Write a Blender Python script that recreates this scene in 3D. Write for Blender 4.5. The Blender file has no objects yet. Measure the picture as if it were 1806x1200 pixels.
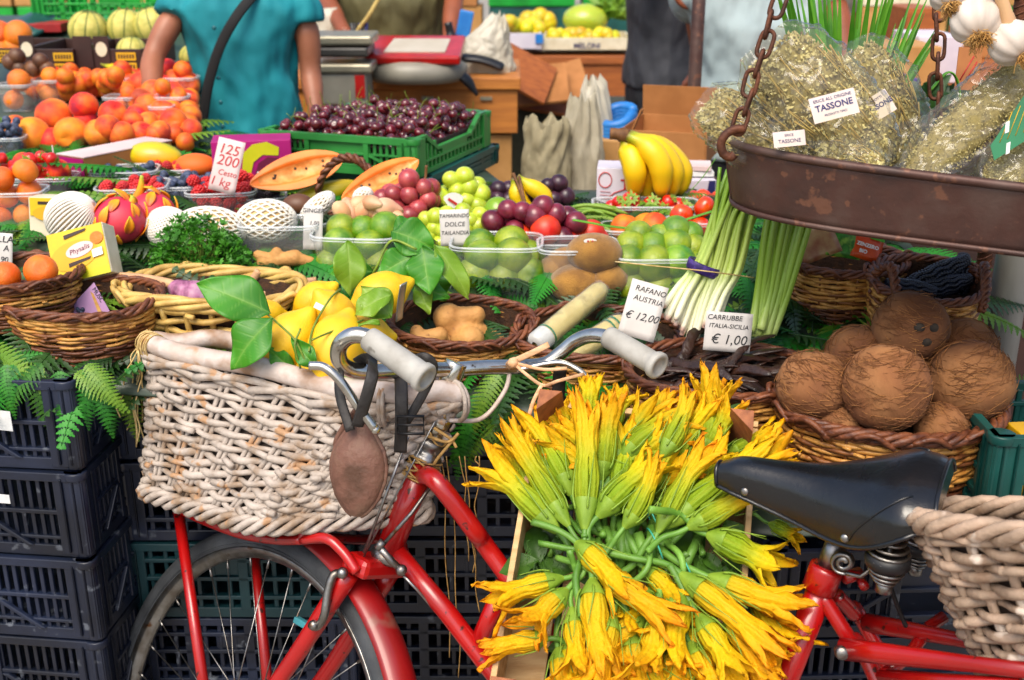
import bpy, math, random
from math import sin, cos, pi, radians, sqrt, atan2
from mathutils import Vector as V, Matrix, Euler, Quaternion, noise
random.seed(7)
C = bpy.context.scene.collection
FP, CX, CY, PIT, CH = 2000.0, 903.0, 600.0, radians(20), 1.55
cp, sp = cos(PIT), sin(PIT)
def ray(px, py):
    u = (px-CX)/FP; v = (CY-py)/FP
    return V((u, cp+v*sp, -sp+v*cp))
CAM = V((0, 0, CH))
def at(px, py, Y):                       # the point seen there, Y metres in front of the viewer
    d = ray(px, py); return CAM + d*(Y/d.y)
def atz(px, py, z):
    d = ray(px, py); return CAM + d*((z-CH)/d.z)
def onplane(px, py, P, n):
    d = ray(px, py); return CAM + d*((P-CAM).dot(n)/d.dot(n))
def mpp(Y, py=500):                      # metres per photo pixel
    return Y/ray(CX, py).y/FP
def lerp(a, b, t): return a+(b-a)*t
def interp(x, pts):
    if x <= pts[0][0]: return pts[0][1]
    for (x0, y0), (x1, y1) in zip(pts, pts[1:]):
        if x <= x1: return y0+(y1-y0)*(x-x0)/(x1-x0)
    return pts[-1][1]
LP = [(1.60, .845), (1.66, .872), (1.92, .965), (2.2, .988), (3.2, .988)]
LL = [(1.60, .865), (1.66, .90), (1.92, .99), (2.3, 1.035), (2.9, 1.10), (4.4, 1.24)]
RP = [(1.36, .735), (1.66, .77), (1.74, .89), (1.95, .96), (2.2, .988), (3.2, .988)]
def surf(x, y):
    a = interp(y, LP); b = interp(y, RP); c = interp(y, LL)
    t = min(1, max(0, (x-.24)/.1)); s = min(1, max(0, (-.55-x)/.25))
    t = t*t*(3-2*t)
    a -= .035*min(1, max(0, (x+.42)/.1))*min(1, max(0, (2.0-y)/.15))
    z = a+(b-a)*t
    return z+(c-a)*s
def on(px, py, dz=0):                    # where the ray meets the display surface
    d = ray(px, py); lo, hi = 1.2, 4.6; t = lo
    while t < hi:
        p = CAM+d*(t/d.y)
        if p.z <= surf(p.x, p.y)+dz: return p
        t += .004
    return CAM+d*(hi/d.y)

class MB:
    def __init__(s): s.v = []; s.f = []; s.m = []; s.a = []; s.flat = set()
    def add(s, vs, fs, m=0, a=None, flat=False):
        o = len(s.v); s.v += [V(p) for p in vs]
        s.a += a if a else [(0, 0, 0)]*len(vs)
        for f in fs:
            if flat: s.flat.add(len(s.f))
            s.f.append([i+o for i in f]); s.m.append(m)
        return s
    def tube(s, pts, r, n=8, m=0, closed=False, caps=True, el=None, ref=None, a=None):
        pts = [V(p) for p in pts]; N = len(pts)
        if N < 2: return s
        rs = r if isinstance(r, (list, tuple)) else [r]*N
        vs = []; at_ = []; nrm = None
        for i in range(N):
            if closed: t = pts[(i+1) % N]-pts[i-1]
            else: t = pts[min(i+1, N-1)]-pts[max(i-1, 0)]
            if t.length < 1e-9: t = V((0, 0, 1))
            t.normalize()
            if ref is not None: nrm = V(ref)
            elif nrm is None:
                nrm = V((0, 0, 1)) if abs(t.z) < .9 else V((1, 0, 0))
            nrm = nrm-t*nrm.dot(t)
            if nrm.length < 1e-6: nrm = t.orthogonal()
            nrm.normalize(); b = t.cross(nrm)
            ea, eb = el if el else (1, 1)
            for k in range(n):
                q = 2*pi*k/n
                vs.append(pts[i]+nrm*(cos(q)*rs[i]*ea)+b*(sin(q)*rs[i]*eb))
                if a: at_.append(a(i/(N-1), k/n))
        fs = []
        for i in range(N if closed else N-1):
            j = (i+1) % N
            for k in range(n):
                l = (k+1) % n
                fs.append((i*n+k, i*n+l, j*n+l, j*n+k))
        if caps and not closed:
            fs.append(tuple(range(n-1, -1, -1))); fs.append(tuple((N-1)*n+k for k in range(n)))
        return s.add(vs, fs, m, at_ or None)
    def ball(s, c, r, nu=16, nv=10, fn=None, rot=None, m=0, a=None):
        c = V(c); r = V((r, r, r)) if not hasattr(r, '__len__') else V(r)
        vs = []; at_ = []
        def P(th, ph):
            d = V((sin(th)*cos(ph), sin(th)*sin(ph), cos(th)))
            k = fn(d) if fn else 1
            q = V((d.x*r.x*k, d.y*r.y*k, d.z*r.z*k))
            if rot is not None: q = rot @ q
            return c+q, (a(d) if a else (d.z*.5+.5, ph/(2*pi), 0))
        for i in range(1, nv):
            for j in range(nu):
                p, q = P(pi*i/nv, 2*pi*j/nu); vs.append(p); at_.append(q)
        p, q = P(0, 0); vs.append(p); at_.append(q); T = len(vs)-1
        p, q = P(pi, 0); vs.append(p); at_.append(q); B = T+1
        fs = []
        for j in range(nu):
            k = (j+1) % nu
            fs.append((T, j, k)); fs.append((B, (nv-2)*nu+k, (nv-2)*nu+j))
            for i in range(nv-2): fs.append((i*nu+j, (i+1)*nu+j, (i+1)*nu+k, i*nu+k))
        return s.add(vs, fs, m, at_)
    def box(s, c, size, rot=None, m=0):
        c = V(c); h = V(size)*.5; vs = []
        for x in (-1, 1):
            for y in (-1, 1):
                for z in (-1, 1):
                    q = V((x*h.x, y*h.y, z*h.z))
                    vs.append(c+(rot @ q if rot is not None else q))
        return s.add(vs, [(0, 1, 3, 2), (4, 6, 7, 5), (0, 4, 5, 1), (2, 3, 7, 6), (0, 2, 6, 4), (1, 5, 7, 3)], m, flat=True)
    def lathe(s, prof, c=(0, 0, 0), rot=None, n=24, m=0, caps=False, wob=None):
        c = V(c); vs = []; at_ = []; N = len(prof)
        for i, (r, z) in enumerate(prof):
            for k in range(n):
                q = 2*pi*k/n; rr = r*(wob(q, i/(N-1)) if wob else 1)
                p = V((rr*cos(q), rr*sin(q), z)); vs.append(c+(rot @ p if rot is not None else p)); at_.append((i/(N-1), k/n, 0))
        fs = [(i*n+k, i*n+(k+1) % n, (i+1)*n+(k+1) % n, (i+1)*n+k) for i in range(N-1) for k in range(n)]
        if caps: fs.append(tuple(range(n-1, -1, -1))); fs.append(tuple((N-1)*n+k for k in range(n)))
        return s.add(vs, fs, m, at_)
    def grid(s, fn, nu, nv, m=0, cu=False, a=None):
        vs = []; at_ = []
        for i in range(nu+(0 if cu else 1)):
            for j in range(nv+1):
                vs.append(V(fn(i/nu, j/nv))); at_.append(a(i/nu, j/nv) if a else (i/nu, j/nv, 0))
        w = nv+1; L = nu if cu else nu+1
        fs = []
        for i in range(nu):
            k = (i+1) % L
            for j in range(nv): fs.append((i*w+j, k*w+j, k*w+j+1, i*w+j+1))
        return s.add(vs, fs, m, at_)
    def plate(s, outline, n, th, m=0):     # polygon with a thickness along n
        n = V(n).normalized()*th*.5; k = len(outline)
        vs = [V(p)+n for p in outline]+[V(p)-n for p in outline]
        fs = [tuple(range(k)), tuple(range(2*k-1, k-1, -1))]+[(i, i+k, (i+1) % k+k, (i+1) % k) for i in range(k)]
        return s.add(vs, fs, m, flat=True)
    def obj(s, name, mats, parent=None, label=None, cat=None, group=None, kind=None, local=True, bevel=0, solid=0, sub=0, smooth=True, remesh=0, loc=None, disp=None):
        vs = s.v
        root = None
        M = None
        if parent is not None:
            if not local:
                r = parent
                while r.parent is not None: r = r.parent
                M = r.matrix_basis.inverted(); vs = [M @ p for p in vs]
        elif loc is None and vs and not local:
            xs = [p.x for p in vs]; ys = [p.y for p in vs]; zs = [p.z for p in vs]
            loc = V(((min(xs)+max(xs))/2, (min(ys)+max(ys))/2, min(zs)))
            vs = [p-loc for p in vs]
        me = bpy.data.meshes.new(name)
        me.from_pydata([tuple(p) for p in vs], [], s.f)
        if not isinstance(mats, (list, tuple)): mats = [mats]
        for m in mats: me.materials.append(m)
        me.polygons.foreach_set('material_index', s.m)
        me.polygons.foreach_set('use_smooth', [smooth and i not in s.flat for i in range(len(s.f))])
        at_ = me.attributes.new('tc', 'FLOAT_VECTOR', 'POINT')
        at_.data.foreach_set('vector', [c for q in s.a for c in q])
        me.update()
        o = bpy.data.objects.new(name, me); C.objects.link(o)
        if parent is not None: o.parent = parent
        if loc is not None: o.location = loc
        if remesh:
            md = o.modifiers.new('r', 'REMESH'); md.mode = 'VOXEL'; md.voxel_size = remesh; md.use_smooth_shade = True
            md = o.modifiers.new('s', 'SMOOTH'); md.factor = .5; md.iterations = 3
        if solid:
            md = o.modifiers.new('t', 'SOLIDIFY'); md.thickness = solid; md.offset = 0
        if bevel:
            md = o.modifiers.new('b', 'BEVEL'); md.width = bevel; md.segments = 2; md.limit_method = 'ANGLE'; md.angle_limit = radians(40)
            md.harden_normals = False
        if sub:
            md = o.modifiers.new('u', 'SUBSURF'); md.levels = sub; md.render_levels = sub
        tag(o, label, cat, group, kind)
        return o
def tag(o, label=None, cat=None, group=None, kind=None):
    for k, x in (('label', label), ('category', cat), ('group', group), ('kind', kind)):
        if x: o[k] = x
    return o
def thing(name, label, cat, loc=(0, 0, 0), rot=(0, 0, 0), group=None):
    o = bpy.data.objects.new(name, None); C.objects.link(o); o.empty_display_size = .02
    o.location = loc; o.rotation_euler = rot
    o.matrix_basis = Matrix.LocRotScale(V(loc), Euler(rot), V((1, 1, 1)))
    return tag(o, label, cat, group)
def dup(o, loc=None, rot=None, scale=None, label=None, group=None, parent=None, data=None):
    c = o.copy(); C.objects.link(c); c.parent = parent
    for ch in list(o.children): dup(ch, parent=c)
    if loc is not None: c.location = loc
    if rot is not None:
        c.rotation_euler = rot if isinstance(rot, Euler) else (rot.to_euler() if hasattr(rot, 'to_euler') else Euler(rot))
    if scale is not None: c.scale = scale if hasattr(scale, '__len__') else (scale,)*3
    if label: c['label'] = label
    if group: c['group'] = group
    return c
class Proto:                              # the first placing moves the made thing itself, later ones copy it
    def __init__(s, o): s.o = o; s.used = False
    def put(s, loc, rot=None, scale=None, label=None, group=None):
        if not s.used:
            s.used = True; o = s.o; o.location = loc
            if rot is not None: o.rotation_euler = rot.to_euler() if hasattr(rot, 'to_euler') else Euler(rot)
            if scale is not None: o.scale = scale if hasattr(scale, '__len__') else (scale,)*3
            if label: o['label'] = label
            if group: o['group'] = group
            return o
        return dup(s.o, loc, rot if rot is not None else Euler((0, 0, 0)), scale if scale is not None else 1, label, group)
def rrot(): return Euler((random.uniform(0, 2*pi), random.uniform(0, 2*pi), random.uniform(0, 2*pi)))
def U(a, b): return random.uniform(a, b)
def frame_rot(x, z):                      # rotation taking local x,z to the given directions
    x = V(x).normalized(); z = V(z); z = (z-x*z.dot(x)).normalized(); y = z.cross(x)
    return Matrix((x, y, z)).transposed()
def align(d, up=(0, 0, 1)):               # local +Z along d
    d = V(d).normalized(); up = V(up)
    if abs(d.dot(up.normalized())) > .98: up = V((0, 1, 0))
    x = up.cross(d).normalized(); y = d.cross(x)
    return Matrix((x, y, d)).transposed()
def bez(p, n=12):                         # Catmull-Rom through points
    p = [V(q) for q in p]; p = [p[0]*2-p[1]]+p+[p[-1]*2-p[-2]]; out = []
    for i in range(1, len(p)-2):
        a, b, c, d = p[i-1:i+3]
        for k in range(n):
            t = k/n
            out.append(.5*((2*b)+(c-a)*t+(2*a-5*b+4*c-d)*t*t+(3*b-a-3*c+d)*t**3))
    return out+[p[-2]]

# ------------------------------------------------------------------ materials
_mats = {}
def lin(h):
    if not isinstance(h, str): return tuple(h)
    h = h.lstrip('#'); o = []
    for i in (0, 2, 4):
        c = int(h[i:i+2], 16)/255
        o.append(c/12.92 if c <= .04045 else ((c+.055)/1.055)**2.4)
    return tuple(o)
def nd(nt, t, **k):
    n = nt.nodes.new(t)
    for a, b in k.items(): setattr(n, a, b)
    return n
def mat(name, c1, c2=None, rough=.5, scale=20, detail=4, bump=0, bscale=None, metal=0, coat=0, spec=.5, var=0, hue=0, stretch=None, ramp=None, c3=None, sss=0, trans=0, pos=(.35, .65), sheen=0, tcramp=None, rib=None, spots=None, thin=0, attrmix=.25, bdist=.004, bdetail=5):
    """c1..c2 mixed by noise in object space; var/hue shift each object a little; tcramp colours along the 'tc' attribute."""
    if name in _mats: return _mats[name]
    m = bpy.data.materials.new(name); m.use_nodes = True; nt = m.node_tree; L = nt.links
    b = nt.nodes['Principled BSDF']
    co = nd(nt, 'ShaderNodeTexCoord'); src = co.outputs['Object']
    if stretch:
        mp = nd(nt, 'ShaderNodeMapping'); mp.inputs['Scale'].default_value = stretch; L.new(src, mp.inputs['Vector']); src = mp.outputs[0]
    oi = nd(nt, 'ShaderNodeObjectInfo')
    if var or hue:
        ad = nd(nt, 'ShaderNodeVectorMath', operation='ADD'); sc_ = nd(nt, 'ShaderNodeVectorMath', operation='SCALE')
        cb = nd(nt, 'ShaderNodeCombineXYZ'); L.new(oi.outputs['Random'], cb.inputs[0]); L.new(oi.outputs['Random'], cb.inputs[1])
        L.new(cb.outputs[0], sc_.inputs[0]); sc_.inputs['Scale'].default_value = 37.0
        L.new(src, ad.inputs[0]); L.new(sc_.outputs[0], ad.inputs[1]); src = ad.outputs[0]
    nz = nd(nt, 'ShaderNodeTexNoise'); nz.inputs['Scale'].default_value = scale; nz.inputs['Detail'].default_value = detail
    L.new(src, nz.inputs['Vector'])
    c1 = lin(c1); c2 = lin(c2) if c2 else tuple(x*.8 for x in c1)
    cr = nd(nt, 'ShaderNodeValToRGB'); cr.color_ramp.elements[0].position = pos[0]; cr.color_ramp.elements[1].position = pos[1]
    cr.color_ramp.elements[0].color = (*c1, 1); cr.color_ramp.elements[1].color = (*c2, 1)
    if c3:
        e = cr.color_ramp.elements.new((pos[0]+pos[1])/2); e.color = (*lin(c3), 1)
    L.new(nz.outputs['Fac'], cr.inputs['Fac']); col = cr.outputs['Color']
    if tcramp:
        at_ = nd(nt, 'ShaderNodeAttribute', attribute_name='tc'); sx = nd(nt, 'ShaderNodeSeparateXYZ'); L.new(at_.outputs['Vector'], sx.inputs[0])
        ma = nd(nt, 'ShaderNodeMath', operation='MULTIPLY_ADD'); L.new(nz.outputs['Fac'], ma.inputs[0]); ma.inputs[1].default_value = attrmix
        sb = nd(nt, 'ShaderNodeMath', operation='SUBTRACT'); L.new(sx.outputs[0], sb.inputs[0]); sb.inputs[1].default_value = attrmix*.5; L.new(sb.outputs[0], ma.inputs[2])
        r2 = nd(nt, 'ShaderNodeValToRGB')
        while len(r2.color_ramp.elements) < len(tcramp): r2.color_ramp.elements.new(.5)
        for e, (p, c) in zip(r2.color_ramp.elements, tcramp): e.position = p
        for e, (p, c) in zip(r2.color_ramp.elements, tcramp): e.color = (*lin(c), 1)
        L.new(ma.outputs[0], r2.inputs['Fac']); col = r2.outputs['Color']
        if rib:
            mx = nd(nt, 'ShaderNodeMix', data_type='RGBA'); mm = nd(nt, 'ShaderNodeMath', operation='MULTIPLY'); L.new(sx.outputs[1], mm.inputs[0]); mm.inputs[1].default_value = rib[1]
            L.new(mm.outputs[0], mx.inputs[0]); L.new(col, mx.inputs[6]); mx.inputs[7].default_value = (*lin(rib[0]), 1); col = mx.outputs[2]; ribh = sx.outputs[1]
    if spots:                              # (colour, scale, threshold)
        n2 = nd(nt, 'ShaderNodeTexNoise'); n2.inputs['Scale'].default_value = spots[1]; n2.inputs['Detail'].default_value = 3; L.new(src, n2.inputs['Vector'])
        r3 = nd(nt, 'ShaderNodeValToRGB'); r3.color_ramp.elements[0].position = spots[2]; r3.color_ramp.elements[1].position = spots[2]+.06
        L.new(n2.outputs['Fac'], r3.inputs['Fac']); mx = nd(nt, 'ShaderNodeMix', data_type='RGBA')
        L.new(r3.outputs['Color'], mx.inputs[0]); L.new(col, mx.inputs[6]); mx.inputs[7].default_value = (*lin(spots[0]), 1); col = mx.outputs[2]
    if var or hue:
        hs = nd(nt, 'ShaderNodeHueSaturation'); L.new(col, hs.inputs['Color']); col = hs.outputs['Color']
        mr = nd(nt, 'ShaderNodeMapRange'); mr.inputs['To Min'].default_value = 1-var; mr.inputs['To Max'].default_value = 1+var
        L.new(oi.outputs['Random'], mr.inputs['Value']); L.new(mr.outputs[0], hs.inputs['Value'])
        if hue:
            ml = nd(nt, 'ShaderNodeMath', operation='MULTIPLY'); ml.inputs[1].default_value = 7.31; L.new(oi.outputs['Random'], ml.inputs[0])
            fr = nd(nt, 'ShaderNodeMath', operation='FRACT'); L.new(ml.outputs[0], fr.inputs[0])
            m2 = nd(nt, 'ShaderNodeMapRange'); m2.inputs['To Min'].default_value = .5-hue; m2.inputs['To Max'].default_value = .5+hue
            L.new(fr.outputs[0], m2.inputs['Value']); L.new(m2.outputs[0], hs.inputs['Hue'])
    L.new(col, b.inputs['Base Color'])
    rr = nd(nt, 'ShaderNodeMapRange'); rr.inputs['To Min'].default_value = max(0, rough-.08); rr.inputs['To Max'].default_value = min(1, rough+.1)
    L.new(nz.outputs['Fac'], rr.inputs['Value']); L.new(rr.outputs[0], b.inputs['Roughness'])
    b.inputs['Metallic'].default_value = metal; b.inputs['Specular IOR Level'].default_value = spec
    b.inputs['Coat Weight'].default_value = coat; b.inputs['Coat Roughness'].default_value = .15
    if sheen: b.inputs['Sheen Weight'].default_value = sheen
    if sss:
        b.inputs['Subsurface Weight'].default_value = sss; b.inputs['Subsurface Scale'].default_value = .006
    if trans: b.inputs['Transmission Weight'].default_value = trans
    if bump:
        bn = nd(nt, 'ShaderNodeTexNoise'); bn.inputs['Scale'].default_value = bscale or scale*4; bn.inputs['Detail'].default_value = bdetail; L.new(src, bn.inputs['Vector'])
        bp = nd(nt, 'ShaderNodeBump'); bp.inputs['Strength'].default_value = bump; bp.inputs['Distance'].default_value = bdist
        L.new(bn.outputs['Fac'], bp.inputs['Height']); L.new(bp.outputs[0], b.inputs['Normal'])
    if rib:
        b2 = nd(nt, 'ShaderNodeBump'); b2.inputs['Strength'].default_value = .3; b2.inputs['Distance'].default_value = bdist*.5; b2.invert = True; L.new(ribh, b2.inputs['Height'])
        if bump: L.new(bp.outputs[0], b2.inputs['Normal'])
        L.new(b2.outputs[0], b.inputs['Normal'])
    if thin:                               # light passing through a leaf or petal
        tr = nd(nt, 'ShaderNodeBsdfTranslucent'); L.new(col, tr.inputs['Color']); ms = nd(nt, 'ShaderNodeMixShader'); ms.inputs[0].default_value = thin
        L.new(b.outputs[0], ms.inputs[1]); L.new(tr.outputs[0], ms.inputs[2]); L.new(ms.outputs[0], nt.nodes['Material Output'].inputs['Surface'])
    _mats[name] = m
    return m
def clear_mat(name, tint=(1, 1, 1), white=.06, rough=.06, ior=1.45, gloss=.8):
    """thin clear plastic film: see-through, with the reflection of a real surface and a little milkiness"""
    if name in _mats: return _mats[name]
    m = bpy.data.materials.new(name); m.use_nodes = True; nt = m.node_tree; L = nt.links
    nt.nodes.remove(nt.nodes['Principled BSDF'])
    tr = nd(nt, 'ShaderNodeBsdfTransparent'); tr.inputs[0].default_value = (*tint, 1)
    gl = nd(nt, 'ShaderNodeBsdfGlossy'); gl.inputs['Roughness'].default_value = rough
    df = nd(nt, 'ShaderNodeBsdfDiffuse'); df.inputs[0].default_value = (.85, .87, .88, 1)
    fr = nd(nt, 'ShaderNodeFresnel'); fr.inputs[0].default_value = ior
    nz = nd(nt, 'ShaderNodeTexNoise'); nz.inputs['Scale'].default_value = 60
    tc = nd(nt, 'ShaderNodeTexCoord'); L.new(tc.outputs['Object'], nz.inputs['Vector'])
    bp = nd(nt, 'ShaderNodeBump'); bp.inputs['Strength'].default_value = .25; bp.inputs['Distance'].default_value = .003; L.new(nz.outputs[0], bp.inputs['Height'])
    L.new(bp.outputs[0], gl.inputs['Normal']); L.new(bp.outputs[0], fr.inputs['Normal'])
    ge = nd(nt, 'ShaderNodeNewGeometry'); io = nd(nt, 'ShaderNodeMix'); io.inputs[2].default_value = ior; io.inputs[3].default_value = 1/ior
    L.new(ge.outputs['Backfacing'], io.inputs[0]); L.new(io.outputs[0], fr.inputs[0])
    fm = nd(nt, 'ShaderNodeMath', operation='MULTIPLY'); fm.inputs[1].default_value = gloss; L.new(fr.outputs[0], fm.inputs[0])
    m1 = nd(nt, 'ShaderNodeMixShader'); m1.inputs[0].default_value = white; L.new(tr.outputs[0], m1.inputs[1]); L.new(df.outputs[0], m1.inputs[2])
    m2 = nd(nt, 'ShaderNodeMixShader'); L.new(fm.outputs[0], m2.inputs[0]); L.new(m1.outputs[0], m2.inputs[1]); L.new(gl.outputs[0], m2.inputs[2])
    L.new(m2.outputs[0], nt.nodes['Material Output'].inputs['Surface'])
    _mats[name] = m
    return m
def text(body, size, parent, loc, col, rot=(pi/2, 0, 0), name='lettering', shear=.0, align_='CENTER', bold=0, space=1):
    cu = bpy.data.curves.new(name, 'FONT'); cu.body = body; cu.size = size; cu.align_x = align_; cu.align_y = 'CENTER'; cu.shear = shear; cu.extrude = .0001; cu.offset = bold; cu.space_character = space
    cu.resolution_u = 3
    tmp = bpy.data.objects.new(name, cu); me = bpy.data.meshes.new_from_object(tmp); bpy.data.objects.remove(tmp); bpy.data.curves.remove(cu)
    me.name = name; me.materials.clear(); me.materials.append(col)
    o = bpy.data.objects.new(name, me); C.objects.link(o); o.parent = parent; o.location = loc; o.rotation_euler = rot
    return o

# ------------------------------------------------------------------ camera, light
sc = bpy.context.scene
cam = bpy.data.cameras.new('camera'); co = bpy.data.objects.new('camera', cam); C.objects.link(co)
cam.sensor_width = 36; cam.lens = FP/1806*36; cam.clip_end = 500; cam.clip_start = .05
co.location = CAM; co.rotation_euler = (pi/2-PIT, 0, 0); sc.camera = co
cam.dof.use_dof = True; cam.dof.focus_distance = 1.62; cam.dof.aperture_fstop = 5.6
w = bpy.data.worlds.new('World'); sc.world = w; w.use_nodes = True
sky = w.node_tree.nodes.new('ShaderNodeTexSky'); sky.sky_type = 'NISHITA'; sky.sun_disc = False
SUN_EL, SUN_AZ = radians(56), radians(200)
sky.sun_elevation = SUN_EL; sky.sun_rotation = SUN_AZ; sky.air_density = 1.0; sky.dust_density = 4.0; sky.ozone_density = .6
bg = w.node_tree.nodes['Background']; bg.inputs['Strength'].default_value = .15
w.node_tree.links.new(sky.outputs[0], bg.inputs['Color'])
sl = bpy.data.lights.new('sun', 'SUN'); so = bpy.data.objects.new('sun', sl); C.objects.link(so)
sl.energy = 1.75; sl.angle = radians(34); sl.color = (1, .93, .80)
sd = V((sin(SUN_AZ)*cos(SUN_EL), cos(SUN_AZ)*cos(SUN_EL), sin(SUN_EL)))
so.rotation_euler = sd.to_track_quat('Z', 'Y').to_euler(); so.location = (0, -2, 6)
sc.view_settings.view_transform = 'Standard'; sc.view_settings.look = 'None'; sc.view_settings.exposure = .72; sc.view_settings.gamma = 1
sc.cycles.max_bounces = 8; sc.cycles.transparent_max_bounces = 24
# ------------------------------------------------------------------ the setting
m_ground = mat('cobbles', '#7d776e', '#989186', rough=.85, scale=6, bump=.6, bscale=14)
g = MB(); g.grid(lambda u, v: (lerp(-40, 40, u), lerp(-10, 60, v), 0), 20, 20)
g.obj('ground', m_ground, kind='structure')
m_sheet = mat('green_sheet', '#26382a', '#3c4a3c', rough=.45, scale=9, bump=.3)
m_plank = mat('plank', '#9a6b3a', '#7b4f28', rough=.7, scale=6, stretch=(1, 12, 12), bump=.4)
# display table under the goods
tb = thing('stall_table', 'long sloping market table hidden under greens, fruit punnets and baskets', 'table', (0, 2.4, 0))
mb = MB()
xs = [-2.6+i*.06 for i in range(80)]; ys = [1.63+i*.05 for i in range(31)]
def yback(x): return interp(x, [(-1.06, 3.15), (-.98, 2.84), (-.08, 2.84), (0, 2.56)])
def tbl(u, v):
    x = lerp(-2.6, .77, u); y = lerp(1.64 if x < .3 else 1.42, yback(x), v)
    return (x, y, surf(x, y)-.006)
mb.grid(tbl, 60, 32)
mb.obj('table_cover', m_sheet, tb, local=False, solid=.004)
for x in (-2.4, -1.0, .2, .74):
    for y in (2.15, 2.48 if x > 0 else 3.05):
        MB().box((x, y, surf(x, y)/2-.02), (.05, .05, surf(x, y)-.05)).obj('leg', m_plank, tb, local=False)
# side table that carries the left end of the display far back
tb2 = thing('stall_table', 'long back table at left carrying melons, oranges and apricots', 'table', (-1.9, 3.8, 0))
mb = MB(); mb.grid(lambda u, v: (lerp(-3.2, -.86, u), lerp(3.16, 4.5, v), surf(lerp(-3.2, -.9, u), lerp(3.16, 4.5, v))-.008), 12, 12)
mb.obj('table_cover', m_sheet, tb2, local=False, solid=.004)
for x in (-3.1, -.95):
    for y in (3.25, 4.4): MB().box((x, y, .56), (.05, .05, 1.1)).obj('leg', m_plank, tb2, local=False)

# ------------------------------------------------------------------ plastic crates
m_black = mat('crate_black', '#0b101c', '#182034', rough=.36, scale=8, bump=.15, bscale=50, var=.35, spec=.55, spots=('#4a4f58', 34, .64))
m_teal = mat('crate_teal', '#0b2a30', '#123a40', rough=.42, scale=8, bump=.15, bscale=50, spec=.55, spots=('#39484c', 30, .70))
m_green = mat('crate_green', '#226a2c', '#2f8438', rough=.4, scale=8, bump=.1, spec=.5)
m_dgreen = mat('crate_deep_green', '#0c3b36', '#10504a', rough=.42, scale=8, bump=.1)
m_bgreen = mat('crate_bright_green', '#077a23', '#0b9a2e', rough=.4, scale=8)
m_sticker = mat('sticker_paper', '#d8dad8', '#c4c6c6', rough=.7, scale=60)
def crate_mb(L, W, H, style=0, t=.012, floor=True, cut=None):
    mb = MB()
    def wall(o, ux, n, ln, cutn=False):
        o = V(o); ux = V(ux); n = V(n); R = Matrix((ux, n, V((0, 0, 1)))).transposed()
        def bx(a, b, z0, z1, th=t, off=0):
            mb.box(o+ux*((a+b)/2)+n*(off-th/2)+V((0, 0, (z0+z1)/2)), (b-a, th, z1-z0), R)
        e = .045
        if cutn:                           # wall dipping to a low front, as on the cherry crate
            k = ln*.28
            bx(0, ln, 0, H*.12); bx(0, ln, H*.30, H*.36)
            bx(k, ln-k, H*.50, H*.58)
            for a, b in ((0, k*.5), (ln-k*.5, ln)): bx(a, b, H*.93, H)
            for q, (x0, x1) in enumerate(((k*.5, k), (ln-k*.5, ln-k))):
                vs = [o+ux*x0+V((0, 0, H)), o+ux*x1+V((0, 0, H*.58)), o+ux*x1+V((0, 0, H*.48)), o+ux*x0+V((0, 0, H*.86))]
                mb.plate([p-n*t*.5 for p in vs], n, t)
            x = e
            while x < ln-e:
                h = H*.55 if k < x < ln-k else H*.88
                bx(x-.004, x+.004, H*.1, h-.01, t*.5, -.002); x += .022
            for x in (0, ln-e): bx(x, x+e, 0, H*.95, t*1.1, .003)
            bx(ln*.33, ln*.67, H*.36, H*.5, t*.6, -.001)
            return
        bx(0, ln, H-.016, H-.001, t, .004); bx(0, ln, 0, .02, t)
        if style == 0:
            bx(0, ln, H*.50, H*.55, t, .001); bx(e, ln-e, H*.20, H*.24, t, 0)
            for a, b in ((.07, .30), (.70, .93)):
                k = int((b-a)*ln/.0145)
                for i in range(k+1): x = ln*a+(b-a)*ln*i/max(1, k); bx(x-.0035, x+.0035, .015, H-.012, t*.5, -.003)
            bx(ln*.31, ln*.69, H*.53, H-.012, t*.4, -.004)
            for x in (ln*.31, ln*.69): bx(x-.006, x+.006, .01, H-.008, t, .003)
            bx(ln*.36, ln*.64, .018, H*.22, t*.4, -.003)
            for s_ in (1, -1):             # slanting braces
                x0 = ln/2+s_*ln*.20; x1 = ln/2+s_*ln*.33
                q = [o+ux*x0+V((0, 0, H*.5)), o+ux*(x0+.012*s_)+V((0, 0, H*.5)), o+ux*(x1+.012*s_)+V((0, 0, .02)), o+ux*x1+V((0, 0, .02))]
                mb.plate([p+n*.001 for p in q], n, .008)
        else:
            for z in (.27, .52, .76): bx(0, ln, H*z-.004, H*z+.004, t, .001)
            k = max(4, int(ln/.026))
            for i in range(k+1):
                x = ln*i/k; wd = .009 if i % 4 == 0 else .004
                bx(max(0, x-wd), min(ln, x+wd), .015, H-.012, t*.6, -.003 if wd < .006 else .001)
            bx(ln*.38, ln*.62, H*.55, H*.74, t*.3, -.004)
        for x in (0, ln-e): bx(x, x+e, .005, H-.008, t*.9, .002)
        for i in range(3):
            for x in (e*.2, e*.62): bx(x, x+.004, .01, H-.01, t, .006); bx(ln-x-.004, ln-x, .01, H-.01, t, .006)
    for sgn in (1, -1):
        wall((-L/2*sgn, -W/2*sgn, 0), (sgn, 0, 0), (0, -sgn, 0), L, cut == 'L' and True)
        wall((L/2*sgn, -W/2*sgn, 0), (0, sgn, 0), (sgn, 0, 0), W, cut == 'W' and True)
    for x in (-1, 1):
        for y in (-1, 1):
            mb.tube([(x*(L/2-.011), y*(W/2-.011), .002), (x*(L/2-.011), y*(W/2-.011), H-.003)], .0155, 10)
            mb.tube([(x*(L/2-.011), y*(W/2-.011), H-.014), (x*(L/2-.011), y*(W/2-.011), H-.001)], .019, 10)
    if floor: mb.box((0, 0, .008), (L-.03, W-.03, .006))
    return mb
H = .152
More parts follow.
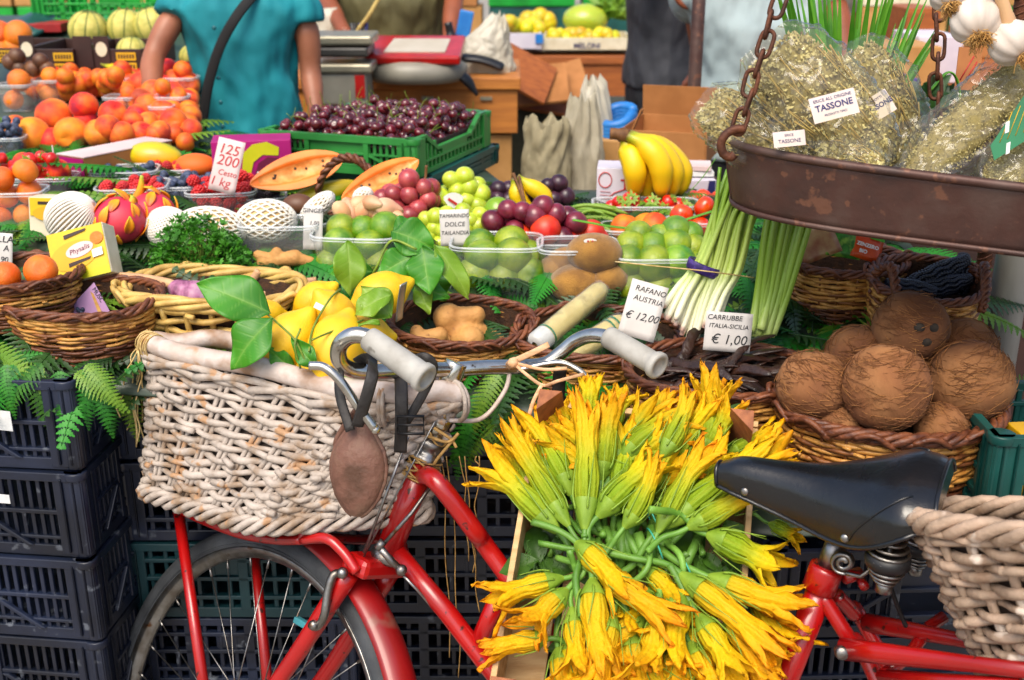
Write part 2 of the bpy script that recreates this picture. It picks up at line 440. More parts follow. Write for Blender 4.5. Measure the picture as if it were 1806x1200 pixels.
pr0 = Proto(crate_mb(.6, .4, H-.002, 0).obj('stacking_crate', m_black, label='x', cat='crate', bevel=.0016))
pr1 = Proto(crate_mb(.4, .6, H-.002, 1).obj('stacking_crate', m_black, label='x', cat='crate', bevel=.0016))
pr2 = Proto(crate_mb(.4, .6, H-.002, 1).obj('stacking_crate', m_teal, label='x', cat='crate', bevel=.0016))
K = at(118, 672, 1.575); a = radians(6)
d1 = V((-cos(a), sin(a), 0)); d2 = V((sin(a), cos(a), 0)); ctr = K+d1*.3+d2*.2
names = ['bottom', 'second from bottom', 'third from bottom', 'third from top', 'second from top', 'top']
for i in range(6):
    pr0.put((ctr.x+U(-.004, .004), ctr.y+U(-.003, .003), i*H), (0, 0, -a+U(-.012, .012)), label=f'black crate at the far left under the brown baskets, {names[i]} of its stack', group='black plastic crates under the stall')
stk = [(-.475, 2.02, .865, 'behind the front wheel', 1), (-.065, 2.03, .865, 'behind the red head tube', 2), (.345-.0, 2.06, .83, 'behind the squash flowers', 1)]
for X, Yc, top, where, tk in stk:
    for i in range(5):
        p = pr2 if (i == 2 and tk == 1 and X < -.3) else pr1
        col = 'dark teal' if p is pr2 else 'black'
        p.put((X+U(-.006, .006), Yc+U(-.004, .004), top-(5-i)*(H+.002)), (0, 0, U(-.02, .02)), label=f'{col} slatted crate {where}, {["bottom", "second from bottom", "middle", "second from top", "top"][i]} of its stack', group='black plastic crates under the stall')
for i in range(5):
    pr0.put((.655+U(-.004, .004), 1.60+U(-.004, .004), .733-(5-i)*.147), (0, 0, U(-.02, .02)+.03), (1, 1, .965), label=f'black crate below the coconut basket behind the saddle, {["bottom", "second from bottom", "middle", "second from top", "top"][i]} of its stack', group='black plastic crates under the stall')
# labels stuck on the left stack
for (px, py, w_, h_, lab) in ((5, 742, 32, 40, 'white'), (5, 880, 26, 18, 'torn white')):
    p = at(px, py, 1.58); q = K+d1*((K-p).dot(-d1) if False else (p-K).dot(d1)); n = V((-sin(a), -cos(a), 0))
    c = onplane(px, py, K+n*.016, n); s_ = mpp(c.y, py)
    MB().plate([c+d1*(w_*s_*i)+V((0, 0, j*h_*s_*1.0)) for i, j in ((-.5, -.5), (.5, -.45), (.5, .5), (-.5, .45))], n, .0008).obj('paper_sticker', m_sticker, label=f'{lab} paper label stuck on a black crate at the left edge', cat='label', local=False)

# ------------------------------------------------------------------ ferns and greens lying on the table
m_fern = mat('fern_leaf', '#285a12', '#4a861c', rough=.5, scale=12, thin=.25, var=.32, hue=.035)
m_fern_d = mat('leaf_dark', '#152f10', '#2a5418', rough=.45, scale=9, thin=.15, var=.2)
m_fern_l = mat('leaf_light', '#55821c', '#789c2a', rough=.5, scale=9, thin=.25)
def frond(mb, base, d, up, ln, droop=.6, wid=.36, N=13, m=0, teeth=5, twist=0):
    base = V(base); d = V(d).normalized(); up = V(up).normalized(); side = d.cross(up).normalized(); up = side.cross(d)
    if twist: q = Quaternion(d, twist); side = q @ side; up = q @ up
    P = []; p = base.copy(); a_ = 0
    for i in range(N+1):
        P.append((p.copy(), (d*cos(a_)-up*sin(a_)), (up*cos(a_)+d*sin(a_)))); p = p+(d*cos(a_)-up*sin(a_))*(ln/N); a_ += droop/N
    mb.tube([q[0] for q in P], [lerp(.0018, .0006, i/N) for i in range(N+1)], 4, m)
    for i in range(1, N+1):
        c, t, n = P[i]; u = i/N
        L = ln*wid*(min(1, (u+.25)*1.6))*(1-u*.93)+.004; w_ = ln/N*.62
        for s in (1, -1):
            e = (side*s*1.0+t*.42).normalized(); b = n.cross(e).normalized()*(1 if s > 0 else 1)
            vs = []; k = teeth*2
            for j in range(k+1):
                v = j/k; wj = w_*(1-v)**.7*(1 if j % 2 else .52)*(.8 if j == 0 else 1)+.0003
                o = c+e*(L*v)-n*(L*.28*v*v)
                vs += [o+b*wj, o-n*.0006, o-b*wj]
            fs = []
            for j in range(k):
                fs += [(3*j, 3*j+1, 3*j+4, 3*j+3), (3*j+1, 3*j+2, 3*j+5, 3*j+4)]
            mb.add(vs, fs, m)
def leafblade(mb, base, d, up, ln, wd, curl=.5, fold=.25, m=0, N=10, wave=0, tip=1.0, cols=(-1, -.66, -.33, 0, .33, .66, 1)):
    """a broad leaf with a midrib fold"""
    base = V(base); d = V(d).normalized(); up = V(up); up = (up-d*up.dot(d)).normalized(); s = d.cross(up)
    rows = []; p = base.copy(); a_ = 0; at_ = []
    ph = random.random()*6
    for i in range(N+1):
        u = i/N; t = d*cos(a_)-up*sin(a_); n = up*cos(a_)+d*sin(a_)
        w_ = wd*.5*(sin(pi*min(1, u**.9))**1.05*(1.06-.1*u) if 0 < u < 1 else 0.0)*tip+.0004
        for k in cols:
            q = p+s*(w_*k)+n*(w_*abs(k)*fold+wave*sin(ph+u*11+k)*abs(k))
            rows.append(q); at_.append((u, max(0, 1-abs(k)*9)+.45*max(0, cos((u*1.0-abs(k)*.16)*50))**8*(1 if k else 0), k))
        p = p+t*(ln/N); a_ += curl/N
    W_ = len(cols); fs = [(i*W_+k, i*W_+k+1, (i+1)*W_+k+1, (i+1)*W_+k) for i in range(N) for k in range(W_-1)]
    mb.add(rows, fs, m, at_)
def snorm(x, y):
    e = .02
    return V((-(surf(x+e, y)-surf(x-e, y))/(2*e), -(surf(x, y+e)-surf(x, y-e))/(2*e), 1)).normalized()
random.seed(21)
mb = MB()
for i in range(950):
    x = U(-1.7, .74); y = 1.62+abs(random.random())**1.5*.95
    if -.62 < x < .05 and y < 1.74: y += .12
    if x > .3 and y < 1.75: y = U(1.68, 1.95)
    if y > yback(x)-.1: y = U(1.68, 2.4)
    n = snorm(x, y); an = U(0, 2*pi); d = V((cos(an), sin(an), 0)); d = (d-n*d.dot(n)+n*U(0, .25)).normalized()
    frond(mb, (x, y, surf(x, y)+.004+U(0, .02)), d, n, U(.09, .19), U(.1, .8), U(.24, .36), 14, random.choice((0, 0, 1, 1, 1, 1, 2)), 4, U(-.6, .6))
for i in range(110):
    x = U(-1.35, -.42); y = U(2.45, 2.86); n = snorm(x, y); an = U(0, 6.3); d = V((cos(an), sin(an), .1)).normalized()
    if y < yback(x): frond(mb, (x, y, surf(x, y)+.004+U(0, .01)), d, n, U(.08, .14), U(.1, .5), .32, 9, random.choice((0, 2, 2)), 3, U(-.4, .4))
mb.obj('fern_leaves', [m_fern, m_fern_d, m_fern_l], label='loose bed of fern leaves spread over the sloping stall between the goods', cat='fern leaves', kind='stuff')
# fronds hanging over the front edge
hang = [(35, 660, -100, 60, 120), (60, 650, 20, 110, 120), (105, 650, 5, 85, 105), (150, 640, 40, 40, 100), (165, 640, -10, 80, 110), (170, 655, 15, 80, 110), (205, 650, -15, 100, 125), (222, 650, 8, 80, 120),
        (190, 620, -40, 60, 130), (30, 640, -30, 80, 120), (80, 640, -55, 60, 120), (130, 655, 60, 20, 110), (10, 640, 10, 60, 90), (850, 690, -20, 70, 120), (880, 690, 10, 60, 110), (840, 700, 30, 70, 110), (890, 720, -35, 50, 110), (830, 720, -15, 80, 120), (865, 745, -50, 40, 100), (880, 655, -25, 60, 110)]
frs = []
for k in range(4):
    mb = MB(); frond(mb, (0, 0, 0), (1, 0, 0), (0, 0, 1), 1.0, 1.0, .36, 16, 0, 5)
    for v in mb.v: pass
    frs.append(Proto(mb.obj('fern_frond', m_fern if k < 3 else m_fern_l, label='f', cat='fern')))
for i, (px, py, dx, dy, ln) in enumerate(hang):
    Y = (1.60 if px < 185 else 1.70) if px < 240 else 1.66; p = at(px, py, Y); s_ = mpp(Y, py)
    d = V((dx*s_, -.03, -dy*s_*.55)).normalized(); up = V((0, -.55, .9))
    side = d.cross(up).normalized(); up = side.cross(d)
    R = Matrix((d, -side, up)).transposed()
    frs[i % 4].put(p, R, ln*s_*1.15, label=('fern frond hanging over the black crates below the brown oval basket' if px < 240 else 'fern frond hanging in the gap between handlebar and squash flowers'), group=('fern fronds hanging at the left' if px < 240 else 'fern fronds hanging behind the handlebar'))
# ------------------------------------------------------------------ wicker baskets
m_wk_rim = mat('wicker_rim', '#4a2413', '#7a4526', rough=.5, scale=60, stretch=(1, 1, 2), bump=.4, bscale=150, var=.1)
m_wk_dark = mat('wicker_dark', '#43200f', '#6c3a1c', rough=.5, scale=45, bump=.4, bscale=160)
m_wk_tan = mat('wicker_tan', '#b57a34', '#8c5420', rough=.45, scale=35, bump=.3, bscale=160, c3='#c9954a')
m_wk_mid = mat('wicker_mid', '#8a5526', '#5e3316', rough=.5, scale=35, bump=.3, bscale=160)
m_wk_pale = mat('wicker_pale', '#cfae62', '#a88440', rough=.5, scale=30, bump=.3, bscale=150)
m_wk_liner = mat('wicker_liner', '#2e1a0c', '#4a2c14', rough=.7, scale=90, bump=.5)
def sup(ph, ex):
    c, s = cos(ph), sin(ph); k = (abs(c)**ex+abs(s)**ex)**(-1/ex); return c*k, s*k
def basket(name, label, c, rx, ry, h, flare=1.15, rows=18, nst=30, sr=.0038, mats=None, colour=None, rot=(0, 0, 0), ex=2, rim=.0065, twist=10, tall=None, handle=None, cat='basket', base=True, group=None, wave=0):
    th = thing(name, label, cat, c, rot, group)
    if nst > 24: rows = int(rows*1.25); sr *= .82; nst = int(nst*.36)*2
    tall = tall or (lambda q: 1)
    def P(ph, t, off=0):
        x, y = sup(ph, ex); k = lerp(1/flare, 1, t**.8)
        z = h*t*tall(ph) if t > 0 else 0
        return V((x*(rx*k+off), y*(ry*k+off), z))
    mb = MB(); n = nst*3
    for i in range(rows):
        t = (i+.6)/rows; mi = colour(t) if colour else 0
        j0 = U(0, 6); rj = sr*U(.85, 1.2)
        pts = []
        for k in range(n):
            ph = 2*pi*k/n
            off = sr*.75*cos(nst*ph/2+(i % 2)*pi)+sr*.35*sin(5*ph+j0)
            p = P(ph, t, off); p.z += sr*.7*sin(3*ph+j0*2)+sr*.3*sin(11*ph+j0); pts.append(p)
        mb.tube(pts, rj, 5, mi, closed=True, ref=(0, 0, 1))
    for k in range(nst):
        ph = 2*pi*(k+.0)/nst
        mb.tube([P(ph, q/6) for q in range(7)], sr*.85, 5, 0)
    # ends of rods poking out where they were joined
    for k in range(int(nst*1.2)):
        ph = U(0, 2*pi); t = U(.15, .95); p = P(ph, t, sr*1.2); q = P(ph+U(.06, .12), t+U(-.02, .02), sr*1.9)
        mb.tube([p, q], sr*.8, 5, colour(t) if colour else 0)
    mb.obj('woven_side', mats, th)
    mb = MB(); N = 120
    for s in range(4):
        pts = []
        for k in range(N):
            ph = 2*pi*k/N; p = P(ph, 1.0); q = max(3, int(twist*.8))*ph+s*pi/2
            d = V((p.x, p.y, 0)).normalized()
            pts.append(p+d*(rim*.75*cos(q))+V((0, 0, rim*.75*sin(q)+sr+wave*sin(3*ph+1))))
        mb.tube(pts, rim*U(.52, .68), 6, 0, closed=True)
    for k in range(8):                     # loose strand ends in the braid
        ph = U(0, 2*pi); p = P(ph, 1.0); d = V((p.x, p.y, 0)).normalized(); q = P(ph+.35, 1.0)
        mb.tube(bez([p+d*rim*.9+V((0, 0, sr)), (p+q)/2+d*rim*1.8+V((0, 0, rim*1.5)), q+d*rim+V((0, 0, -rim*.6))], 5), rim*.5, 5)
    mb.obj('braided_rim', m_wk_rim if mats is None or len(mats) < 4 else mats[3], th)
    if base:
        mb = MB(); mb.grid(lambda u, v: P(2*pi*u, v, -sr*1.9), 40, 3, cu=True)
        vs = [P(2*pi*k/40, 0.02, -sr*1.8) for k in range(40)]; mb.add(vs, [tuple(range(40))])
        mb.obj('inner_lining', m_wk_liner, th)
    return th, P
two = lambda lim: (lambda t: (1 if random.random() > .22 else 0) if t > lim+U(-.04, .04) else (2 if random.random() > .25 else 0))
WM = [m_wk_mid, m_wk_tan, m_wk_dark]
random.seed(4)
# far left, behind: basket with mandarins
p = at(20, 590, 1.78)
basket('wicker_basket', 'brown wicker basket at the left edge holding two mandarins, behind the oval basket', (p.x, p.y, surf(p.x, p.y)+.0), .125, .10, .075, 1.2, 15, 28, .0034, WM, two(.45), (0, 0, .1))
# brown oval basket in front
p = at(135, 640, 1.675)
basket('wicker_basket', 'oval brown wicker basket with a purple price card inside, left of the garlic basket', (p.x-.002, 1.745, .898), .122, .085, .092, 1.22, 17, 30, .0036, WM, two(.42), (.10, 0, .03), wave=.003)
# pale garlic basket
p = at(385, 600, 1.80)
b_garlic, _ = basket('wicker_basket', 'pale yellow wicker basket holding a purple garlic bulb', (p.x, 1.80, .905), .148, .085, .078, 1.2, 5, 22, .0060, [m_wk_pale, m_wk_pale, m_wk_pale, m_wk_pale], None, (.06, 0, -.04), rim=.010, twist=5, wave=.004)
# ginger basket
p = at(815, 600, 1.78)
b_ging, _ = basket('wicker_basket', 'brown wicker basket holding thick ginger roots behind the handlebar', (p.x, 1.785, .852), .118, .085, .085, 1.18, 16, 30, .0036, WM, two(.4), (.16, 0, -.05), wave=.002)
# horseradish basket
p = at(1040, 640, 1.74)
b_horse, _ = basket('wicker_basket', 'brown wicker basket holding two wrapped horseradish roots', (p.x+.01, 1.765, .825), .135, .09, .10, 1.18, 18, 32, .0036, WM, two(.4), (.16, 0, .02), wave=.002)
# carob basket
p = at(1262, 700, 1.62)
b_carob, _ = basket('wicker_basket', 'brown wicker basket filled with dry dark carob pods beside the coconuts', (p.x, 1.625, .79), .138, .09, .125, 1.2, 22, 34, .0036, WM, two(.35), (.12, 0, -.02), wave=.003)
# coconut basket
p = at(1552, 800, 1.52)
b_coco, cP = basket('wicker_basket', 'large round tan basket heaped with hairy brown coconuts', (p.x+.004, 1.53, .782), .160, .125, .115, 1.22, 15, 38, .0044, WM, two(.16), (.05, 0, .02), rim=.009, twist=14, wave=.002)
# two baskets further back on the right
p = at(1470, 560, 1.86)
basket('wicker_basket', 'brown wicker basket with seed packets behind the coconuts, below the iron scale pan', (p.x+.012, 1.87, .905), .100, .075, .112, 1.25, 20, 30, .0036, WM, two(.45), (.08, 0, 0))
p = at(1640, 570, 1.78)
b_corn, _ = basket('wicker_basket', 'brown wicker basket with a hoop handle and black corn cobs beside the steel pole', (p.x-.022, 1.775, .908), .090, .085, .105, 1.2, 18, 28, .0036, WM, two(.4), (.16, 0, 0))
for s in (-1, 1):
    mb = MB(); ph = [(s*.088, .01*s, .085), (s*.085, .0, .12), (s*.074, -.03, .145), (s*.070, -.06, .12), (s*.066, -.075, .09)]
    for k in range(3):
        mb.tube([q+V((cos(i*.9+k*2.1), 0, sin(i*.9+k*2.1)))*.005 for i, q in enumerate(bez(ph, 8))], .0042, 6)
    mb.obj('hoop_handle', m_wk_rim, b_corn)
# small handled basket of shallots
p = on(618, 385)
b_shal, _ = basket('wicker_basket', 'small wicker basket with an arched handle full of shallots', (p.x, p.y+.02, p.z), .105, .062, .028, 1.2, 8, 30, .0034, [m_wk_mid, m_wk_mid, m_wk_dark], None, (.15, 0, 0), rim=.006)
mb = MB(); hp = bez([(-.012, -.055, .03), (-.016, -.04, .085), (.0, -.01, .122), (.035, .02, .125), (.058, .04, .08), (.066, .052, .03)], 10)
hp = bez([(-.070, .0, .03), (-.055, 0, .085), (-.02, 0, .122), (.02, .0, .122), (.052, .0, .082), (.064, .0, .03)], 10)
for k in range(3): mb.tube([q+V((cos(i*.55+k*2.1)*.5, cos(i*.55+k*2.1), sin(i*.55+k*2.1)))*.0055 for i, q in enumerate(hp)], .005, 6)
mb.obj('arched_handle', m_wk_rim, b_shal, bevel=0)

# ------------------------------------------------------------------ white wicker basket on the bicycle
m_white = mat('whitewashed_willow', '#b5a99e', '#8a745f', rough=.6, scale=26, c3='#a3978c', bump=.5, bscale=140, spots=('#a5805e', 30, .60))
m_bamboo = mat('bamboo_rim', '#b8a597', '#94745a', rough=.5, scale=14, c3='#c2b5ad', bump=.35, bscale=90, spots=('#a97f55', 18, .64))
m_raffia = mat('raffia', '#d8bd84', '#b0904e', rough=.6, scale=50)
A = at(244, 612, 1.675); B = at(668, 706, 1.47); Cc = at(822, 700, 1.50)
D = A+(Cc-B)*1.25
bb = thing('bicycle_basket', 'large whitewashed wicker basket on the front of the red bicycle', 'basket', ((A.x+Cc.x)/2, (A.y+Cc.y)/2, .72))
An, Bn, Cn, Dn = A, B, Cc, D
bot = [at(240, 858, 1.63), at(450, 926, 1.455), at(770, 902, 1.475)]
bot.append(bot[0]+(bot[2]-bot[1])*1.15)
top = [A, B, Cc, D]
def rnd(poly, r=.30, n=8):                # rounded corners on a four-sided loop; returns points with a matching spread
    out = []
    for i in range(4):
        p0, p1, p2 = poly[i-1], poly[i], poly[(i+1) % 4]
        a_ = p1+(p0-p1)*r*.5; b_ = p1+(p2-p1)*r*.5
        pb = poly[i-1]+(p1-poly[i-1])*r*.5
        for k in range(n): t = k/n; out.append((a_*(1-t)+p1*t)*(1-t)+(p1*(1-t)+b_*t)*t)
        nx = p2+(p1-p2)*r*.5
        for k in range(2*n): out.append(b_.lerp(nx, k/(2*n)))
    return out
TL, BL = rnd(top), rnd(bot)
NP = len(TL)
def wall(i, t):
    i = i % NP; k = int(i); f_ = i-k
    a_ = TL[k].lerp(TL[(k+1) % NP], f_); b_ = BL[k].lerp(BL[(k+1) % NP], f_)
    p = b_.lerp(a_, t); return p
ctr_t = sum(TL, V())/NP
def outn(i):
    a_ = wall(i-.5, .5); b_ = wall(i+.5, .5); d = (b_-a_); n = d.cross(V((0, 0, 1)))
    if n.dot(a_-ctr_t) < 0: n = -n
    return V((n.x, n.y, 0)).normalized()
random.seed(5)
ST = 34; rows = 18
mb = MB()
for r_ in range(rows):
    t = .07+.83*r_/(rows-1); j0 = U(0, 6); rr = .0054
    n = ST*4; pts = []; rad = []
    for k in range(n):
        i = NP*k/n; o_ = outn(i)
        off = .0060*cos(ST*2*pi*k/n/2+(r_ % 2)*pi)
        dz = .0016*sin(6*2*pi*k/n+j0)+.002*sin(15*2*pi*k/n+2*j0)
        pts.append(wall(i, t)+o_*off+V((0, 0, dz))); rad.append(rr*(1+.2*sin(9*2*pi*k/n+j0)))
    mb.tube(pts, rad, 7, 0, closed=True, ref=(0, 0, 1))
for s in range(ST):
    i0 = NP*s/ST
    for e in (-.18, .18):
        i = i0+e*NP/ST*1.1/1.6
        mb.tube([wall(i, q/6)+outn(i)*U(-.0006, .0006) for q in range(7)], .0042, 6)
for s in range(70):                       # rod tips and joins
    i = U(0, NP); t = U(.05, .93); p = wall(i, t)+outn(i)*.008; q = wall(i+U(1.2, 2.6), t+U(-.03, .03))+outn(i)*.012
    mb.tube([p, q], .005, 6)
mb.obj('woven_side', m_white, bb, local=False)
mb = MB()                                  # thick plaited foot
for s in range(4):
    pts = []
    for k in range(140):
        i = NP*k/140; q = 2*pi*k/140*11+s*pi/2
        pts.append(wall(i, -.015)+outn(i)*(.004+.008*cos(q))+V((0, 0, .011*sin(q))))
    mb.tube(pts, .0058, 6, 0, closed=True)
mb.obj('plaited_foot', m_white, bb, local=False)
mb = MB(); pts = [wall(NP*k/90, 1.0)+V((0, 0, .008+.003*sin(k*.5))) for k in range(90)]
mb.tube(pts, [.0155*(1+.07*noise.noise(V((k*.35, 0, 0)))+(.10 if k % 23 == 0 else 0)) for k in range(90)], 12, 0, closed=True)
mb.obj('bamboo_rim', m_bamboo, bb, local=False)
mb = MB()                                  # looped border strands under the rim, and wrapping at the corners
for k in range(17):
    i0 = NP*k/17; pts = []
    for q in range(9):
        u = q/8; i = i0+u*NP/17*2.1; pts.append(wall(i, .90+.075*sin(pi*u)-.02*u)+outn(i)*(.012-.004*u))
    mb.tube(pts, .0062, 6)
for i0 in (NP*.31, NP*.36, NP*.52, NP*.57):
    for q in range(2):
        i = i0+q*.5; o_ = outn(i); c = wall(i, 1.0)
        mb.tube([c+o_*(.021*cos(a_))+V((0, 0, .004+.030*sin(a_)-.012)) for a_ in [2*pi*k/16 for k in range(16)]], .0036, 6, closed=True)
mb.obj('border_loops', m_white, bb, local=False)
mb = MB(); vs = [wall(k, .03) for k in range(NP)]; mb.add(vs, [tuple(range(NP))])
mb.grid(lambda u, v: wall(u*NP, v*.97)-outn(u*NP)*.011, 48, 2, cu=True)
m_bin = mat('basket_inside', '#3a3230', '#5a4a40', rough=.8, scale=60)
mb.obj('inner_lining', m_bin, bb, local=False)
mb = MB()                                  # raffia wound round the far left corner, with loose ends
for k in range(26):
    i = NP*U(.005, .06); o_ = outn(i); c = wall(i, 1.0); e = U(.017, .021)
    mb.tube([c+o_*(e*cos(a_))+V((0, 0, .006+e*1.05*sin(a_)))+V((U(-.001, .001), 0, 0)) for a_ in [2*pi*q/14 for q in range(14)]], .0011, 4, closed=True)
for k in range(36):
    i = NP*U(.96, 1.05); o_ = outn(i); c = wall(i, 1)+o_*.02
    pts = [c]; 
    for q in range(6): pts.append(pts[-1]+V((U(-.010, .008), U(-.006, .004), -U(.012, .034)))+o_*.0015)
    mb.tube(bez(pts, 4), .0012, 4)
mb.obj('raffia_binding', m_raffia, bb, local=False)
# ------------------------------------------------------------------ the red bicycle
m_red = mat('red_paint', '#a80a0a', '#8a0606', rough=.32, scale=7, coat=.5, bump=.05, bscale=60, spots=('#3a1410', 70, .655))
m_red2 = mat('red_paint_dull', '#8e0d10', '#7c0a0c', rough=.4, scale=7, coat=.35, spots=('#7a4036', 14, .66))
m_chrome = mat('chrome', '#c9c6bd', '#8f8a80', rough=.2, scale=30, metal=1, bump=.08, bscale=90, pos=(.45, .8), spots=('#5b4a3a', 60, .68))
m_steel = mat('dull_steel', '#9b9b9a', '#77716a', rough=.35, scale=40, metal=1, bump=.15, spots=('#6e4a2c', 25, .64))
m_tyre = mat('tyre_rubber', '#2a2d31', '#45494d', rough=.75, scale=14, bump=.3, bscale=120)
m_grip = mat('grip_white', '#a9a7a0', '#8f8c84', rough=.6, scale=25, bump=.15, bscale=80, spots=('#6e6a62', 34, .66))
m_leather = mat('brown_leather', '#4e3324', '#6e5140', rough=.62, scale=22, bump=.5, bscale=140, c3='#694638', spots=('#3a241a', 30, .66))
m_strap = mat('black_strap', '#1a1817', '#2c2826', rough=.6, scale=40, bump=.4, bscale=120)
m_saddle = mat('saddle_leather', '#08090b', '#121316', rough=.27, scale=10, coat=.35, bump=.12, bscale=160)
m_rubber = mat('black_rubber', '#0b0b0d', '#17171a', rough=.5, scale=30)
WC = V((-.42236, 1.46055, .33325)); WT = radians(40.97); WL = radians(23.26)
wf = V((-cos(WT), sin(WT), 0)); wr = V((sin(WT)*cos(WL), cos(WT)*cos(WL), -sin(WL))); wu = wr.cross(wf)
if wu.z < 0: wu = -wu
bike = thing('bicycle', 'red bicycle with white grips and a wicker basket leaning on the fruit stall', 'bicycle', (0, 1.35, 0))
def wp(a, R, o=0): return WC+wf*(R*cos(a))+wu*(R*sin(a))+wr*o
def make_wheel(name, C0, f, u, r, R=.345):
    e = bpy.data.objects.new(name, None); C.objects.link(e); e.parent = bike
    B0 = bike.location
    def w(a, rr, o=0): return C0+f*(rr*cos(a))+u*(rr*sin(a))+r*o
    mb = MB()
    def ty(uu, vv):
        a = 2*pi*uu; q = 2*pi*vv; x, y = cos(q), sin(q); k = 1
        if x > .5: k = 1+.025*sin(a*150+(2 if y > 0 else 0))
        return w(a, R-.0200+.0200*x*k, .0195*y*k)
    mb.grid(ty, 300, 16, cu=True)
    for s in (1, -1):
        for rr, th in ((.0155, .0012), (.0185, .0009)):
            mb.tube([w(2*pi*k/90, R-.02-rr*.45, s*(.0182)) for k in range(90)], th, 5, 0, closed=True)
    mb.obj('tyre', m_tyre, e, local=False)
    mb = MB(); prof = [(-.0405, -.013), (-.034, -.0165), (-.0305, -.0155), (-.0335, -.0125), (-.0395, -.006), (-.041, 0), (-.0395, .006), (-.0335, .0125), (-.0305, .0155), (-.034, .0165), (-.0405, .013), (-.048, .006), (-.050, 0), (-.048, -.006)]
    mb.grid(lambda a, v: (lambda p: w(2*pi*a, R+p[0], p[1]))(prof[int(round(v*14)) % 14]), 120, 14, cu=True)
    mb.obj('rim', m_steel, e, local=False)
    mb = MB(); n = 36
    for k in range(n):
        a = 2*pi*k/n; s = 1 if k % 2 else -1; d = (1 if (k//2) % 2 else -1)*1.15
        p = w(a+d, .022, s*.028); q = w(a, R-.047, s*.002)
        mb.tube([p, q], .0011, 5); t = (p-q).normalized()
        mb.tube([q-t*.001, q+t*.016], .0022, 6)
    mb.obj('spokes', m_steel, e, local=False)
    mb = MB(); Q = Matrix((f, u, r)).transposed()
    mb.lathe([(.004, -.05), (.012, -.048), (.012, -.035), (.024, -.032), (.024, -.028), (.012, -.024), (.012, .024), (.024, .028), (.024, .032), (.012, .035), (.012, .048), (.004, .05)], C0, Q, 20, caps=True)
    mb.obj('hub', m_steel, e, local=False)
    return w
make_wheel('wheel', WC, wf, wu, wr)
# mudguard
def guard(C0, f, u, r, R, a0, a1, nm):
    mb = MB()
    def g(uu, vv):
        a = lerp(a0, a1, uu); q = lerp(-1.15, 1.15, vv)
        rr = R-.020+.034*cos(q); o = .0335*sin(q)
        return C0+f*(rr*cos(a))+u*(rr*sin(a))+r*o
    mb.grid(g, 60, 10); mb.obj(nm, m_red2, bike, local=False, solid=.0018)
guard(WC, wf, wu, wr, .358, radians(97), radians(232), 'mudguard')
# head tube, fork, stem
def pw(px, py, o=0): return onplane(px, py, WC+wr*o, wr)
Ht, Hb, Cr, S = pw(750, 812), pw(684, 975), pw(655, 1005), pw(800, 652)
axis = (Ht-Hb).normalized()
mb = MB(); mb.tube([Hb, Ht], .0195, 20)
mb.obj('head_tube', m_red, bike, local=False)
mb = MB(); Q = align(axis)
mb.lathe([(.012, -.004), (.0225, -.003), (.024, .004), (.022, .010), (.0185, .012), (.0185, .020), (.021, .022), (.021, .030), (.016, .034), (.013, .036)], Ht, Q, 22, caps=True)
mb.obj('headset', m_steel, bike, local=False)
mb = MB()
mb.lathe([(.012, .004), (.0215, .003), (.0225, -.004), (.0235, -.009), (.020, -.013), (.012, -.014)], Hb, Q, 22, caps=True)
mb.obj('headset', m_steel, bike, local=False)
mb = MB(); mb.tube([Ht+axis*.02, S-axis*.01], .0160, 18)
mb.lathe([(.0160, 0), (.0180, .001), (.0180, .016), (.0160, .017)], Ht+axis*.052, Q, 18, caps=True)
mb.tube([S-axis*.030, S-axis*.006, S+axis*.012], [.0155, .0175, .0165], 18)
mb.obj('stem', m_chrome, bike, local=False, bevel=.001)
mb = MB()
mb.box((Cr+Hb)/2-axis*.006, (.052, .105, .03), Matrix((wf, wr, wu)).transposed())
mb.obj('fork_crown', m_red, bike, local=False, bevel=.009)
for s in (-1, 1):
    p0 = Cr+wr*(s*.043)-axis*.004; p2 = WC+wr*(s*.052); p1 = p0.lerp(p2, .55)-wf*.012
    MB().tube(bez([p0, p1, p2], 10), [lerp(.0155, .0095, k/20) for k in range(21)], 14).obj('fork_blade', m_red, bike, local=False)
# handlebar with its grips
def chain(pts): return [at(*p) for p in pts]
Sy = S.y
bl = [(800, 652, Sy), (740, 653, Sy-.035), (690, 655, Sy-.07), (650, 656, Sy-.09), (617, 652, Sy-.105), (598, 634, Sy-.115), (600, 608, Sy-.12), (622, 592, Sy-.125), (655, 598, Sy-.13), (700, 632, Sy-.155), (745, 664, Sy-.18)]
br = [(800, 652, Sy), (860, 648, Sy+.02), (920, 647, Sy+.04), (962, 642, Sy+.055), (990, 622, Sy+.06), (1015, 602, Sy+.058), (1045, 592, Sy+.045), (1078, 598, Sy+.025), (1120, 623, Sy-.01), (1155, 643, Sy-.04)]
mb = MB(); L_ = bez(chain(bl), 6); R_ = bez(chain(br), 6)
mb.tube(L_[::-1][8:]+R_[1:-6], .0112, 16)
mb.obj('handlebar', m_chrome, bike, local=False)
for lab, p0, p1 in (('left', (650, 597, Sy-.128), (752, 669, Sy-.185)), ('right', (1072, 594, Sy+.03), (1163, 647, Sy-.045))):
    a_, b_ = at(*p0), at(*p1); ln = (b_-a_).length; Q = align(b_-a_)
    mb = MB(); pr = [(.0125, 0), (.0158, .001), (.0165, .006)]
    if lab == 'right':
        for k in range(24): pr += [(.0166, .012+k*(ln-.03)/24), (.0157, .012+(k+.5)*(ln-.03)/24)]
    else: pr += [(.0168, .04), (.0175, ln-.02)]
    pr += [(.0172, ln-.012), (.0196, ln-.009), (.0200, ln-.002), (.0185, ln), (.013, ln+.001), (.0125, ln-.004), (.0, ln-.004)]
    mb.lathe(pr, a_, Q, 26)
    mb.obj('grip', m_grip, bike, local=False)
